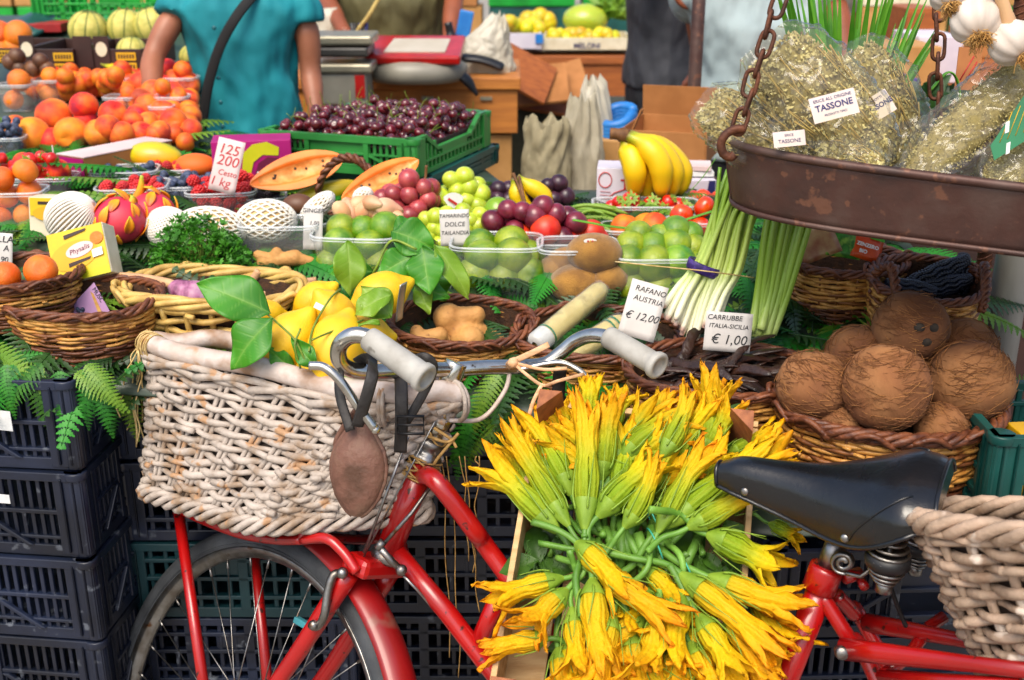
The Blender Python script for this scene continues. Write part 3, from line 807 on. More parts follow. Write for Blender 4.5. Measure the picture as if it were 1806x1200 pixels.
# brake levers of the rod kind and the rods
mb = MB()
l1 = bez([at(545, 645, Sy-.16), at(572, 648, Sy-.16), at(600, 672, Sy-.165), at(630, 715, Sy-.17), at(662, 758, Sy-.175)], 6)
mb.tube(l1, [.0058]*8+[.0062]*(len(l1)-8), 12); mb.ball(l1[-1], .0066, 10, 8)
mb.obj('brake_lever', m_chrome, bike, local=False)
mb = MB(); mb.tube(bez([at(905, 655, Sy+.03), at(980, 640, Sy+.035), at(1015, 650, Sy+.03), at(1035, 668, Sy+.015), at(1048, 700, Sy)], 6), .0048, 10)
mb.obj('brake_lever', m_chrome, bike, local=False)
def fy(px): return interp(px, [(700, Hb.y-.02), (1450, 1.235), (1700, 1.14)])
def F_(px, py, dy=0): return at(px, py, fy(px)+dy)
mb = MB()
mb.tube([at(778, 832, Sy-.055), at(726, 905, Sy-.085), at(678, 958, Sy-.105)], .0028, 8)
q = [at(676, 955, Sy-.105), at(666, 968, Sy-.107)]; mb.tube(q, .0062, 8)
mb.tube([at(672, 968, Sy-.108), at(690, 990, Sy-.108), at(708, 1006, Sy-.11)], .0055, 8)
mb.ball(at(708, 1006, Sy-.112), .0085, 12, 8)
mb.tube([at(712, 1016, Sy-.11), at(735, 1040, Sy-.11), at(895, 1225, Sy-.14)], .0022, 8)
mb.tube([at(790, 700, Sy-.03), at(640, 985, Sy-.09)], .0016, 6)
mb.tube([at(720, 770, Sy-.06), at(642, 975, Sy-.10)], .0022, 8)
mb.obj('brake_rods', m_steel, bike, local=False)
mb = MB()
o_ = -.055
mb.tube(bez([pw(603, 1012, o_), pw(588, 1015, o_-.01), pw(578, 1045, o_-.012), pw(572, 1085, o_-.008), pw(560, 1105, o_), pw(548, 1102, o_)], 6), .0062, 10)
mb.ball(pw(604, 1011, o_-.012), .0085, 12, 8); mb.ball(pw(553, 1103, o_-.008), .008, 10, 8)
mb.obj('brake_stirrup', m_steel, bike, local=False)
MB().box(pw(535, 1100, o_+.012), (.034, .012, .010), Matrix((wf, wr, wu)).transposed()).obj('brake_pad', mat('pad_teal', '#2f7c86', '#27656e', rough=.6), bike, local=False, bevel=.002)
# front luggage rack
mb = MB(); n_ = -.075
def rk(px, py, o=n_): return pw(px, py, o)
side = [(314, 897), (370, 922), (430, 943), (490, 952), (533, 952), (540, 925), (550, 890), (566, 863), (592, 848)]
for o in (0, .15):
    pp = [rk(*q)+wr*o for q in side]
    mb.tube(bez(pp[:5], 6), .0078, 12); mb.tube(bez(pp[4:], 6), .0078, 12)
    mb.tube(bez([pp[4], rk(575, 950)+wr*o, rk(597, 975)+wr*(o*.85+.01), rk(612, 1010)+wr*(o*.7+.02)], 6), .0078, 12)
    mb.tube([pp[0], WC+wr*(o-.075)*.8], .0088, 12)
pa, pb = rk(592, 848), rk(592, 848)+wr*.15; mb.tube([pa, pb], .0078, 12)
for q in ((314, 897), (430, 943), (533, 952)): mb.tube([rk(*q), rk(*q)+wr*.15], .0065, 10)
mb.obj('front_rack', m_red, bike, local=False)
# frame
def tube_part(nm, pts, r, m=m_red, n=18):
    return MB().tube(pts, r, n).obj(nm, m, bike, local=False)
BBp = at(1231, 1662, 1.15)
P1 = Ht-axis*.022; P2 = Hb+axis*.012
J = F_(893, 1013, .03)
SU = at(1274, 1534, 1.17)
tube_part('top_tube', bez([P1, F_(770, 850, .012), F_(835, 934, .018), J, SU], 6), .0136)
tube_part('down_tube', [P2, F_(790, 1082, -.01), F_(880, 1200, -.015), BBp], .0140)
tube_part('frame_strut', [F_(889, 1030, .02), F_(838, 1148, -.01)], .0135)
SD = at(1458, 1010, 1.235)
tube_part('seat_tube', [SD, at(1385, 1200, 1.222), BBp], .0168)
tube_part('bottom_bracket', [BBp-V((.485, .875, 0))*.035, BBp+V((.485, .875, 0))*.035], .023)
bd = V((.875, -.485, 0)); bn = V((.485, .875, 0))
RH = V((BBp.x, BBp.y, .345))+bd*.43
make_wheel('wheel', RH, -bd, V((0, 0, 1)), bn)
guard(RH, -bd, V((0, 0, 1)), bn, .358, radians(20), radians(190), 'mudguard')
for s in (-1, 1):
    tube_part('chain_stay', [BBp+bn*(s*.025), RH+bn*(s*.06)], .009)
    st = [at(1449, 1050, 1.226), at(1497, 1126, 1.205), at(1546, 1200, 1.19)] if s < 0 else [at(1475, 1050, 1.262), at(1505, 1082, 1.27), at(1540, 1130, 1.27)]
    tube_part('seat_stay', bez(st+[RH+bn*(s*.06)], 8), .0098)
mb = MB(); cl = at(1457, 1005, 1.235); ta = (SD-at(1385, 1200, 1.222)).normalized(); Q = align(ta)
mb.lathe([(.0168, -.03), (.021, -.028), (.0215, .0), (.0205, .005), (.015, .006)], cl, Q, 22, caps=True)
mb.tube([cl+V((.02, -.012, -.004)), cl+V((.042, -.002, -.004))], .0085, 12); mb.tube([cl+V((.040, -.016, -.006)), cl+V((.040, -.030, -.006))], .006, 10)
mb.obj('seat_clamp', m_red, bike, local=False)
tube_part('seat_post', [cl, at(1480, 945, 1.237)], .0135, m_steel)
# rear rack
mb = MB()
rn0, rn1 = at(1487, 1145, 1.185), at(1720, 1172, 1.06)
mb.tube([rn0, rn0.lerp(rn1, .3), rn1, rn1+(rn1-rn0)*.7], [.0145, .0135, .0095, .0095], 12, el=(1, .8))
rf0, rf1 = at(1528, 1098, 1.28), at(1690, 1128, 1.18)
mb.tube([rf0, rf0.lerp(rf1, .3), rf1, rf1+(rf1-rf0)*.9], [.0125, .012, .009, .009], 12)
mb.tube([at(1559, 1190, 1.15), at(1603, 1157, 1.19), at(1640, 1105, 1.24), at(1665, 1088, 1.25)], .008, 10)
mb.tube([at(1553, 1192, 1.155), at(1660, 1200, 1.09), at(1800, 1210, 1.02)], .0085, 10)
mb.obj('rear_rack', m_red, bike, local=False)
mb = MB(); Q = align(V((-.2, -1, .3)))
mb.lathe([(.0, .016), (.006, .016), (.0088, .013), (.0088, .0), (.0, .0)], rn0+V((-.003, -.002, 0)), Q, 18)
mb.obj('rack_bolt', m_steel, bike, local=False)
# saddle: built along its own length, nose at +x
SL = .268
sa = bpy.data.objects.new('saddle', None)
sx = V((-.875, .485, .0)); sx = (sx+V((0, 0, -.15))).normalized(); sz = V((-.02, -.10, 1)); Rm = frame_rot(sx, sz)
nose = at(1266, 806, 1.312)
def sdl(u):                               # half width, skirt, top height along the saddle, nose to back
    w_ = interp(u, [(0, .0125), (.03, .019), (.08, .0225), (.2, .026), (.35, .033), (.5, .046), (.65, .064), (.8, .080), (.9, .084), (.96, .078), (1, .060)])
    d_ = interp(u, [(0, .020), (.05, .034), (.15, .044), (.35, .056), (.55, .066), (.66, .068), (.8, .060), (.92, .044), (1, .028)])
    z_ = interp(u, [(0, -.012), (.05, -.002), (.12, .001), (.3, -.003), (.5, -.006), (.7, .0), (.85, .009), (.94, .008), (1, -.004)])
    return w_, d_, z_
def sm(u):
    k = [sdl(min(1, max(0, u+e))) for e in (-.05, -.025, 0, .025, .05)]
    return [sum(c)/5 for c in zip(*k)]
def spt(u, v, gro=0):
    w_, d_, z_ = sm(u); q = pi*v; e = 2/2.7
    y = (w_+gro)*(1 if cos(q) > 0 else -1)*abs(cos(q))**e*(1+.05*(1-sin(q))); z = (d_+gro)*abs(sin(q))**e-d_+z_
    x = -SL*u+(-.006 if u > .95 else 0)
    return nose+Rm @ V((x, y, z))
mb = MB(); mb.grid(lambda u, v: spt(u, v), 48, 40)
mb.add([spt(0, k/20) for k in range(21)], [tuple(range(21))]); mb.add([spt(1, k/20) for k in range(21)], [tuple(range(20, -1, -1))])
sad = mb.obj('saddle', m_saddle, bike, local=False)
mb = MB()
for v in (0.0, 1.0): mb.tube([spt(k/60, v) for k in range(61)], [.0028+.0006*(k % 2) for k in range(61)], 6)
mb.tube([spt(0, k/16) for k in range(17)], .0028, 6); mb.tube([spt(1, k/16) for k in range(17)], .0028, 6)
for s in (0, 1): mb.tube([spt(lerp(.66, .93, k/16), lerp(.02, .30, (k/16)**.8) if s == 0 else 1-lerp(.02, .30, (k/16)**.8), .0006) for k in range(17)], .0011, 5)
mb.obj('stitched_edge', m_saddle, sad, local=False)
for u, v in ((.15, .95), (.64, .975)):
    nn = (spt(u, v, .004)-spt(u, v)).normalized()
    for vv in (v, 1-v):
        mb = MB(); mb.ball(spt(u, vv, .0006), (.0055, .0055, .0028), 14, 8, rot=align(spt(u, vv, .01)-spt(u, vv))); mb.obj('rivet', m_steel, sad, local=False)
# saddle underside clip and coil springs
mb = MB(); cc = at(1487, 992, 1.20)
sp_ = []
for k in range(40):
    q = k/39*3.6*pi; r_ = .004+.0115*k/39; sp_.append(cc+sx*(-r_*cos(q))+V((0, 0, 1))*(r_*sin(q)))
mb.tube(sp_, .0030, 6, el=(1.6, .8)); mb.tube([sp_[-1], sp_[-1]-sx*.018+V((0, 0, -.002)), sp_[-1]-sx*.03+V((0, 0, .012))], .003, 6)
mb.tube([at(1478, 960, 1.235), at(1600, 950, 1.19)], .005, 8)
mb.obj('saddle_clip', m_steel, sad, local=False)
for (px, py, Y) in ((1571, 975, 1.155), (1625, 955, 1.33)):
    top_ = at(px, py-30, Y); ln = .062; mb = MB(); pts = []
    for k in range(150):
        t = k/149; r_ = .011+.013*sin(pi*min(1, t*1.02+.02))**.8*(1 if t < .5 else .92); q = t*2*pi*8
        pts.append(top_+V((r_*cos(q), r_*sin(q), -ln*t)))
    mb.tube(pts, .0021, 6); sp_o = mb.obj('coil_spring', m_steel, sad, local=False)
    mb = MB(); mb.lathe([(.019, -.022), (.0255, -.024), (.0265, -.031), (.0255, -.038), (.019, -.04)], top_, None, 24, caps=True); mb.obj('rubber_band', m_rubber, sp_o, local=False)
    mb = MB(); mb.lathe([(.004, .004), (.004, -.06), (.009, -.062), (.010, -.074), (.006, -.076)], top_, None, 14, caps=True); mb.obj('spring_bolt', m_steel, sp_o, local=False)
MB().tube(bez([at(1560, 1010, 1.20), at(1572, 1040, 1.2), at(1585, 1075, 1.2), at(1598, 1105, 1.2)], 6), .0028, 8).obj('cable', m_rubber, bike, local=False)

# leather tool bag hung from the handlebar with its straps
bg_ = thing('tool_bag', 'worn brown leather tool pouch hanging from the handlebar by a black strap', 'pouch', at(632, 900, Sy-.16))
bc = at(632, 828, Sy-.155); ux = V((.97, -.22, 0)).normalized(); uz = V((0.03, .25, .97)).normalized(); un = ux.cross(uz); Rb = Matrix((ux, un, uz)).transposed()
def bagw(t): return interp(t, [(0, .006), (.06, .016), (.2, .029), (.4, .0375), (.55, .0385), (.7, .034), (.85, .022), (.95, .012), (1, .007)])
mb = MB()
def bp(u, v):
    t = v; q = 2*pi*u; w_ = bagw(t); d_ = w_*.55
    return bc+Rb @ V((w_*cos(q)+.004*(t-.5), d_*sin(q)*(1+.08*sin(9*t+q)), lerp(-.064, .066, t)))
mb.grid(bp, 28, 22, cu=True); mb.obj('leather_body', m_leather, bg_, local=False)
mb = MB()
for v0 in (0, .5):
    mb.tube([bp(v0, k/24) for k in range(25)], [.0034+.0005*(k % 2) for k in range(25)], 6, el=(1, .6))
mb.obj('seam', m_leather, bg_, local=False)
mb = MB(); mb.grid(lambda u, v: bc+Rb @ V((lerp(-1, .1, u)*bagw(lerp(.62, 1, v))*1.05, -(bagw(lerp(.62, 1, v))*.56+.003)*cos(lerp(-1, .1, u)*1.4), lerp(.016, .07, v)+.012*(1-u))), 8, 8)
mb.obj('flap', m_leather, bg_, local=False, solid=.003)
def strap(pts, w_, nrm, par, nm='strap', m=m_strap, th=.0022):
    return MB().tube(bez(pts, 7), w_*.41, 8, el=(th/w_*2, 1), ref=nrm).obj(nm, m, par, local=False)
strap([at(618, 760, Sy-.165), at(600, 700, Sy-.14), at(598, 655, Sy-.12)], .016, (0, -1, .2), bg_)
strap([at(630, 752, Sy-.175), at(645, 705, Sy-.18), at(657, 660, Sy-.17), at(656, 638, Sy-.13), at(645, 632, Sy-.10), at(630, 640, Sy-.085)], .020, (.3, -1, .2), bg_)
bk_ = thing('basket_strap', 'black leather strap with buckle tying the wicker basket to the handlebar', 'strap', at(715, 790, Sy-.1))
strap([at(722, 640, Sy-.075), at(748, 630, Sy-.09), at(764, 645, Sy-.088), at(756, 675, Sy-.08), at(735, 715, Sy-.09), at(716, 745, Sy-.10)], .016, (.2, -1, .3), bk_)
strap([at(706, 650, Sy-.055), at(708, 700, Sy-.10), at(708, 750, Sy-.107), at(706, 798, Sy-.105)], .022, (0, -1, .1), bk_)
mb = MB(); bcx = at(724, 750, Sy-.115)
for k in range(3): mb.box(at(712+k*1.0, 690+k*30, Sy-.112), (.004, .003, .004))
pts = [bcx+V((x, 0, z)) for x, z in ((-.018, -.013), (.018, -.013), (.018, .013), (-.018, .013))]
mb = MB(); mb.tube(pts, .0024, 8, closed=True); mb.tube([pts[0].lerp(pts[3], .5), pts[1].lerp(pts[2], .5)], .002, 6)
mb.obj('buckle', m_rubber, bk_, local=False)
strap([at(988, 650, Sy+.035), at(985, 690, Sy+.05), at(984, 740, Sy+.055)], .024, (0, -1, .1), bk_)
# twine bound about the headset, and loose ends
tw = thing('twine_binding', 'straw twine wound round the headset with loose ends hanging down', 'twine', Ht)
m_tw = mat('twine', '#b89254', '#8f6c36', rough=.7, scale=80)
mb = MB(); x1 = axis.orthogonal().normalized(); x2 = axis.cross(x1); pts = []
for k in range(150):
    q = k/150*2*pi*8; c = Ht+axis*(-.012+.016*sin(k*.21)); pts.append(c+(x1*cos(q)+x2*sin(q))*(.0235+.0015*sin(k*.7)))
mb.tube(pts, .0016, 5)
pts = []
for k in range(60):
    q = k/60*2*pi*3; c = Ht+axis*(.05+.02*sin(q)); pts.append(c+(x1*cos(q)+x2*sin(q))*.0185)
mb.tube(pts, .0016, 5)
mb.tube(bez([at(755, 770, Sy-.05), at(790, 780, Sy-.055), at(808, 765, Sy-.05), at(775, 805, Sy-.06), at(765, 820, Sy-.06)], 6), .0024, 6)
mb.tube(bez([at(765, 755, Sy-.045), at(795, 775, Sy-.05), at(805, 790, Sy-.055)], 6), .0024, 6)
for x0, x1_, y1 in ((780, 795, 1160), (790, 812, 1195), (845, 835, 1010), (838, 858, 860), (812, 830, 990), (818, 842, 1080)):
    pts = [at(x0+(U(-4, 4)), 805, Sy-.03)]
    for k in range(1, 8): pts.append(at(lerp(x0, x1_, k/7)+U(-5, 5), lerp(805, y1, k/7), Sy-.03+U(-.005, .005)))
    mb.tube(bez(pts, 4), .0009, 4)
mb.obj('winding', m_tw, tw, local=False)
mb = MB()
mb.tube(bez([at(792, 742, Sy-.03), at(850, 738, Sy), at(890, 690, Sy+.02), at(900, 650, Sy+.03)], 8), .0035, 8)
mb.obj('cane_loop', m_bamboo, tw, local=False)

# ------------------------------------------------------------------ grey wicker basket on the rear rack
m_grey = mat('grey_willow', '#b09680', '#7d6450', rough=.65, scale=24, bump=.5, bscale=120, c3='#96806c', spots=('#d0c0b0', 22, .58))
Tq = [at(1622, 900, 1.30), at(1618, 925, 1.12), at(2050, 985, .90), at(2080, 905, 1.08)]
Bq = [at(1752, 1170, 1.22), at(1748, 1215, 1.08), at(2040, 1260, .90), at(2060, 1210, 1.05)]
TL2, BL2 = rnd(Tq, .25), rnd(Bq, .25); NP2 = len(TL2); ct2 = sum(TL2, V())/NP2
def w2(i, t):
    i = i % NP2; k = int(i); f_ = i-k
    return BL2[k].lerp(BL2[(k+1) % NP2], f_).lerp(TL2[k].lerp(TL2[(k+1) % NP2], f_), t)
def o2(i):
    d = w2(i+.5, .5)-w2(i-.5, .5); n = d.cross(V((0, 0, 1)))
    if n.dot(w2(i, .5)-ct2) < 0: n = -n
    return V((n.x, n.y, 0)).normalized()
rb = thing('bicycle_basket', 'grey brown wicker basket on the rear rack behind the saddle', 'basket', (.62, 1.1, .72))
random.seed(31)
mb = MB(); ST2 = 28
for r_ in range(17):
    t = .03+.93*r_/16; n = ST2*4; pts = []; rad = []; j0 = U(0, 6)
    for k in range(n):
        i = NP2*k/n
        pts.append(w2(i, t)+o2(i)*(.0075*cos(ST2*pi*k/n+(r_ % 2)*pi))+V((0, 0, .003*sin(7*2*pi*k/n+j0)))); rad.append(.0054*(1+.25*sin(8*2*pi*k/n+j0)))
    mb.tube(pts, rad, 7, closed=True, ref=(0, 0, 1))
for s in range(ST2):
    i = NP2*s/ST2
    for e in (-.12, .12): mb.tube([w2(i+e, q/5) for q in range(6)], .0046, 6)
for s in range(60):                       # cut rod ends sticking out at the corner
    i = U(-4, 9) if s < 44 else U(0, NP2); t = U(.05, .98); p = w2(i+1.5, t)+o2(i)*.004; q = w2(i-.4, t+U(-.02, .02))+o2(i)*U(.010, .020)
    mb.tube([p, q], .0053, 8); mb.ball(q, .0054, 8, 6)
mb.obj('woven_side', m_grey, rb, local=False)
mb = MB()
for s in range(3):
    pts = []
    for k in range(120):
        i = NP2*k/120; q = 2*pi*k/120*13+s*2.1; pts.append(w2(i, 1.02)+o2(i)*(.010*cos(q))+V((0, 0, .010*sin(q))))
    mb.tube(pts, .0066, 7, closed=True)
mb.obj('braided_rim', m_grey, rb, local=False)
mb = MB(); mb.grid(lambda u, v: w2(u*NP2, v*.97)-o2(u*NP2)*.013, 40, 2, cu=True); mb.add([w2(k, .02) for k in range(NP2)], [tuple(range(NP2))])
mb.obj('inner_lining', m_bin, rb, local=False)
# ------------------------------------------------------------------ fruit kinds, built once and then copied
m_clear = clear_mat('clear_punnet', (.97, .98, .98), .08, .08)
m_rimc = clear_mat('punnet_rim', (.93, .95, .96), .32, .05)
m_lime = mat('lime_skin', '#4c7806', '#8aa014', rough=.32, scale=1.1, bump=.25, bscale=16, var=.2, hue=.025, coat=.25, sss=.05, bdist=.035)
m_kiwi = mat('kiwi_skin', '#7a5218', '#a0722a', rough=.8, scale=1.3, bump=.35, bscale=22, var=.12, sheen=.3, bdist=.035)
m_orange = mat('orange_skin', '#e06a06', '#f07f08', rough=.38, scale=0.9, bump=.3, bscale=18, var=.1, hue=.012, coat=.15, bdist=.035)
m_peach = mat('peach_skin', '#e07806', '#a0200a', rough=.62, scale=0.75, c3='#df5208', var=.12, hue=.018, pos=(.36, .64), sheen=.08)
m_apricot = mat('apricot_skin', '#e07c0c', '#cc4608', rough=.58, scale=0.9, var=.1, hue=.012)
m_redfruit = mat('red_fruit_skin', '#b8160e', '#d8401c', rough=.4, scale=0.9, var=.15)
m_tomato = mat('tomato_skin', '#d02408', '#e4500c', rough=.22, scale=0.8, var=.1, coat=.3)
m_brownf = mat('brown_fruit_skin', '#4a2a1a', '#6a4528', rough=.5, scale=1, var=.2)
m_rasp = mat('raspberry_skin', '#b00f16', '#d02a2a', rough=.35, scale=1.5, var=.15, sss=.05)
m_blue = mat('blueberry_skin', '#1b2236', '#4a5672', rough=.6, scale=1.2, var=.2)
m_black = mat('blackberry_skin', '#14090f', '#2c1420', rough=.3, scale=1.5, var=.2)
m_straw = mat('strawberry_skin', '#b80a08', '#d8200c', rough=.3, scale=1.2, var=.12, coat=.3, spots=('#e0b050', 9, .68))
m_sep = mat('sepal_green', '#6f8f22', '#8fae3c', rough=.5, scale=30, thin=.2)
m_cherry = mat('cherry_skin', '#3e0810', '#64121c', rough=.24, scale=0.9, var=.35, coat=.4, spec=.6)
m_stem = mat('green_stem', '#7d9428', '#5c7420', rough=.5, scale=40, var=.2)
m_bstem = mat('brown_stem', '#7a5228', '#573516', rough=.7, scale=50)
m_melon = mat('melon_rind', '#cdbf62', '#a8a448', rough=.6, scale=40, bump=.3, bscale=90)
m_melon_g = mat('melon_groove', '#5d7434', '#4a6230', rough=.6)
m_grape_r = mat('grape_red', '#8c2a34', '#a84a48', rough=.3, scale=0.9, var=.25, sss=.1, coat=.2)
m_grape_d = mat('grape_dark', '#541426', '#7a2436', rough=.3, scale=0.9, var=.3, sss=.1, coat=.2)
m_grape_b = mat('grape_black', '#27121e', '#452234', rough=.35, scale=0.9, var=.3)
m_grape_g = mat('grape_green', '#9fb020', '#b8c83e', rough=.28, scale=0.9, var=.15, sss=.15, coat=.2)
m_banana = mat('banana_skin', '#e8b804', '#f2c80c', rough=.42, scale=9, stretch=(1, 1, .4), spots=('#8a6a10', 26, .74), tcramp=[(0, '#6a5a20'), (.06, '#9aa41c'), (.30, '#dfb80a'), (.9, '#e8ba08'), (.97, '#9a8418'), (1, '#40300f')], attrmix=.1)
m_foam = mat('foam_net', '#e6e2d8', '#d2ccbe', rough=.6, scale=40)
m_pear = mat('wrapped_fruit', '#d8c08c', '#c8a46a', rough=.6, scale=20)
m_dragon = mat('dragon_skin', '#b01c3c', '#d23a4a', rough=.5, scale=12, c3='#c22848', bump=.2)
m_dscale = mat('dragon_scale', '#e08408', '#c0b020', rough=.5, scale=20, tcramp=[(0, '#c43a44'), (.35, '#e0760c'), (.8, '#e8a010'), (1, '#a8b02a')])
m_mango = mat('mango_skin', '#7fa018', '#e0940c', rough=.35, scale=7, c3='#c8b414', coat=.2)
m_papf = mat('papaya_flesh', '#e8701a', '#f08c34', rough=.4, scale=18, coat=.2)
m_papi = mat('papaya_inner', '#eaa45c', '#c87a30', rough=.5, scale=50, bump=.4, bscale=130)
m_papr = mat('papaya_rind', '#c8a80c', '#a8a014', rough=.45, scale=8)
m_seed = mat('papaya_seed', '#241a14', '#44342a', rough=.4)
m_coco = mat('coconut_fibre', '#6a4024', '#8a5e38', rough=.95, scale=16, stretch=(1, 1, .25), bump=.6, bscale=110, var=.15, c3='#7a4e2c')
m_fibre = mat('coconut_hair', '#a4703c', '#7c4c26', rough=.9, scale=40)
m_eye = mat('coconut_eye', '#3a3024', '#15100a', rough=.8, scale=60)
m_lemon = mat('lemon_skin', '#dfa904', '#e8bd08', rough=.45, scale=1, bump=.22, bscale=34, coat=.15, sss=.05, bdist=.03)
m_ginger = mat('ginger_skin', '#c69352', '#a8743a', rough=.7, scale=26, bump=.5, bscale=140, spots=('#8a5c30', 60, .66))
m_carob = mat('carob_pod', '#20120d', '#3c2318', rough=.4, scale=26, bump=.5, bscale=120, var=.3)
m_corn = mat('black_corn', '#0b0e18', '#1d2436', rough=.35, scale=70)
m_garlic = mat('garlic_skin', '#d8d0c6', '#c0b2a4', rough=.55, scale=14, stretch=(1, 1, .3), spots=('#a58a8c', 14, .66))
m_pgarlic = mat('purple_garlic', '#64284c', '#b08a9c', rough=.55, scale=55, stretch=(1, 1, .3), c3='#a86a8c')
m_tag = mat('tag_green', '#3c8a5c', '#2c7a4c')
m_gstem = mat('garlic_stem', '#d0a878', '#b88868', rough=.6, scale=20, stretch=(1, 1, .2))
m_groot = mat('garlic_root', '#c89c58', '#a87838', rough=.8, scale=60)
m_shal = mat('shallot_skin', '#c98a58', '#d8b890', rough=.5, scale=14, stretch=(1, 1, .3), var=.15, hue=.02)
m_lleaf = mat('lemon_leaf', '#2a7312', '#3c8c16', rough=.45, scale=9, thin=.2, rib=('#86b04a', .45), tcramp=[(0, '#2a6c10'), (.5, '#3a8414'), (1, '#4a961c')])
m_lleaf2 = mat('citrus_leaf_light', '#6c9a1c', '#88ac2c', rough=.4, scale=9, thin=.3, rib=('#a4c05a', .35), tcramp=[(0, '#6a981c'), (.6, '#7da428'), (1, '#94b238')])
m_pars = mat('parsley', '#2f6e14', '#529a26', rough=.5, scale=30, thin=.2, var=.1)
m_spot = mat('sticker_white', '#e0e0dc', '#d0d0cc', rough=.5)
m_red_s = mat('sticker_red', '#b01c18', '#c02a20', rough=.5)
m_yel_s = mat('sticker_yellow', '#d8a810', '#c89008', rough=.5)

def kind(name, mb, mats, **k): return Proto(mb.obj(name, mats, label='x', cat=k.pop('cat', name), **k))
mb = MB(); mb.ball((0, 0, 0), 1, 28, 18, lambda d: 1-.05*abs(d.z)**8+.06*max(0, d.z)**14-.10*max(0, -d.z)**30); K_lime = kind('lime', mb, m_lime)
mb = MB(); mb.ball((0, 0, 0), (1.36, .98, .96), 28, 18); K_kiwi = kind('kiwi', mb, m_kiwi)
mb = MB(); mb.ball((0, 0, 0), (1, 1, .94), 28, 18, lambda d: 1-.16*max(0, d.z)**20+.0*d.x); K_orange = kind('orange', mb, m_orange)
mb = MB(); mb.ball((0, 0, 0), (1, 1, .95), 30, 18, lambda d: 1-.22*max(0, d.z)**14-.055*max(0, 1-abs(d.x)*9)*(d.y > 0)*(1-d.z*.3)); K_peach = kind('peach', mb, m_peach)
K_apri = kind('apricot', MB().ball((0, 0, 0), (1, 1, .95), 22, 14, lambda d: 1-.18*max(0, d.z)**14-.05*max(0, 1-abs(d.x)*9)*(d.y > 0)), m_apricot)
K_redf = kind('red_peach', MB().ball((0, 0, 0), 1, 22, 14, lambda d: 1-.2*max(0, d.z)**14), m_redfruit, cat='peach')
K_tom = kind('tomato', MB().ball((0, 0, 0), (1, 1, .85), 22, 14, lambda d: 1-.15*max(0, d.z)**14+.02*cos(5*atan2(d.y, d.x))), m_tomato)
K_med = kind('medlar', MB().ball((0, 0, 0), (1, 1, .92), 18, 12), m_brownf)
def drup(d, n, a):
    best = 1
    return a*abs(sin(n*d.z*1.5)*sin(n*atan2(d.y, d.x)*.5))**.5
mb = MB()
for i in range(46):                        # a raspberry is its drupelets
    z = 1-2*(i+.5)/46; q = i*2.39996; r_ = sqrt(1-z*z); mb.ball((r_*cos(q)*.78, r_*sin(q)*.78, z*.9), .27, 7, 5)
mb.ball((0, 0, 0), .8, 10, 8)
K_rasp = kind('raspberry', mb, m_rasp); me_b = MB(); me_b.v = list(mb.v); me_b.f = list(mb.f); me_b.m = list(mb.m); me_b.a = list(mb.a)
K_blackb = kind('blackberry', me_b, m_black)
K_blue = kind('blueberry', MB().ball((0, 0, 0), (1, 1, .85), 14, 10, lambda d: 1-.25*max(0, d.z)**10+.1*(max(0, d.z)**5)), m_blue)
th = thing('strawberry', 'x', 'strawberry'); MB().ball((0, 0, 0), 1, 20, 14, lambda d: (1.0-.45*max(0, -d.z)**1.3*(1-max(0, -d.z)**4))*(1+.45*max(0, -d.z)**4), rot=None).obj('berry', m_straw, th)
mb = MB()
for k in range(9):
    q = 2*pi*k/9; leafblade(mb, (0, 0, .93), (cos(q), sin(q), .25), (0, 0, 1), U(.7, 1.0), .34, .3, .2, N=5)
mb.tube([(0, 0, .9), (.05, 0, 1.3), (.2, .05, 1.5)], .07, 6); mb.obj('calyx', m_sep, th); K_straw = Proto(th)
th = thing('cherry', 'x', 'cherry'); MB().ball((0, 0, 0), (1, 1, .93), 16, 11, lambda d: 1-.28*max(0, d.z)**10).obj('fruit', m_cherry, th)
MB().tube(bez([(0, 0, .72), (.1, 0, 1.5), (.5, .2, 2.6), (1.1, .4, 3.4)], 4), .055, 5).obj('stalk', m_stem, th); K_cher = Proto(th)
K_cher2 = Proto(MB().ball((0, 0, 0), (1, 1, .93), 14, 10, lambda d: 1-.28*max(0, d.z)**10).obj('cherry', m_cherry, label='x', cat='cherry'))

def dropfill(n, samp, rr, floor, tries=24, zmax=9e9, start=()):
    out = [(V(p), r) for p, r in start]
    for _ in range(n):
        best = None; r = rr()
        for t in range(tries):
            x, y = samp(r); z = floor(x, y)+r
            for p, q in out:
                dx = x-p.x; dy = y-p.y; s = (r+q)*.97; d2 = s*s-dx*dx-dy*dy
                if d2 > 0: z = max(z, p.z+sqrt(d2))
            if best is None or z < best.z: best = V((x, y, z))
        if best.z > zmax: continue
        out.append((best, r))
    return out[len(start):]
def put(K, fr, label, group, tilt=None):
    for p, r in fr: K.put(p, rrot() if tilt is None else Euler((U(-tilt, tilt), U(-tilt, tilt), U(0, 6.3))), r, label, group)
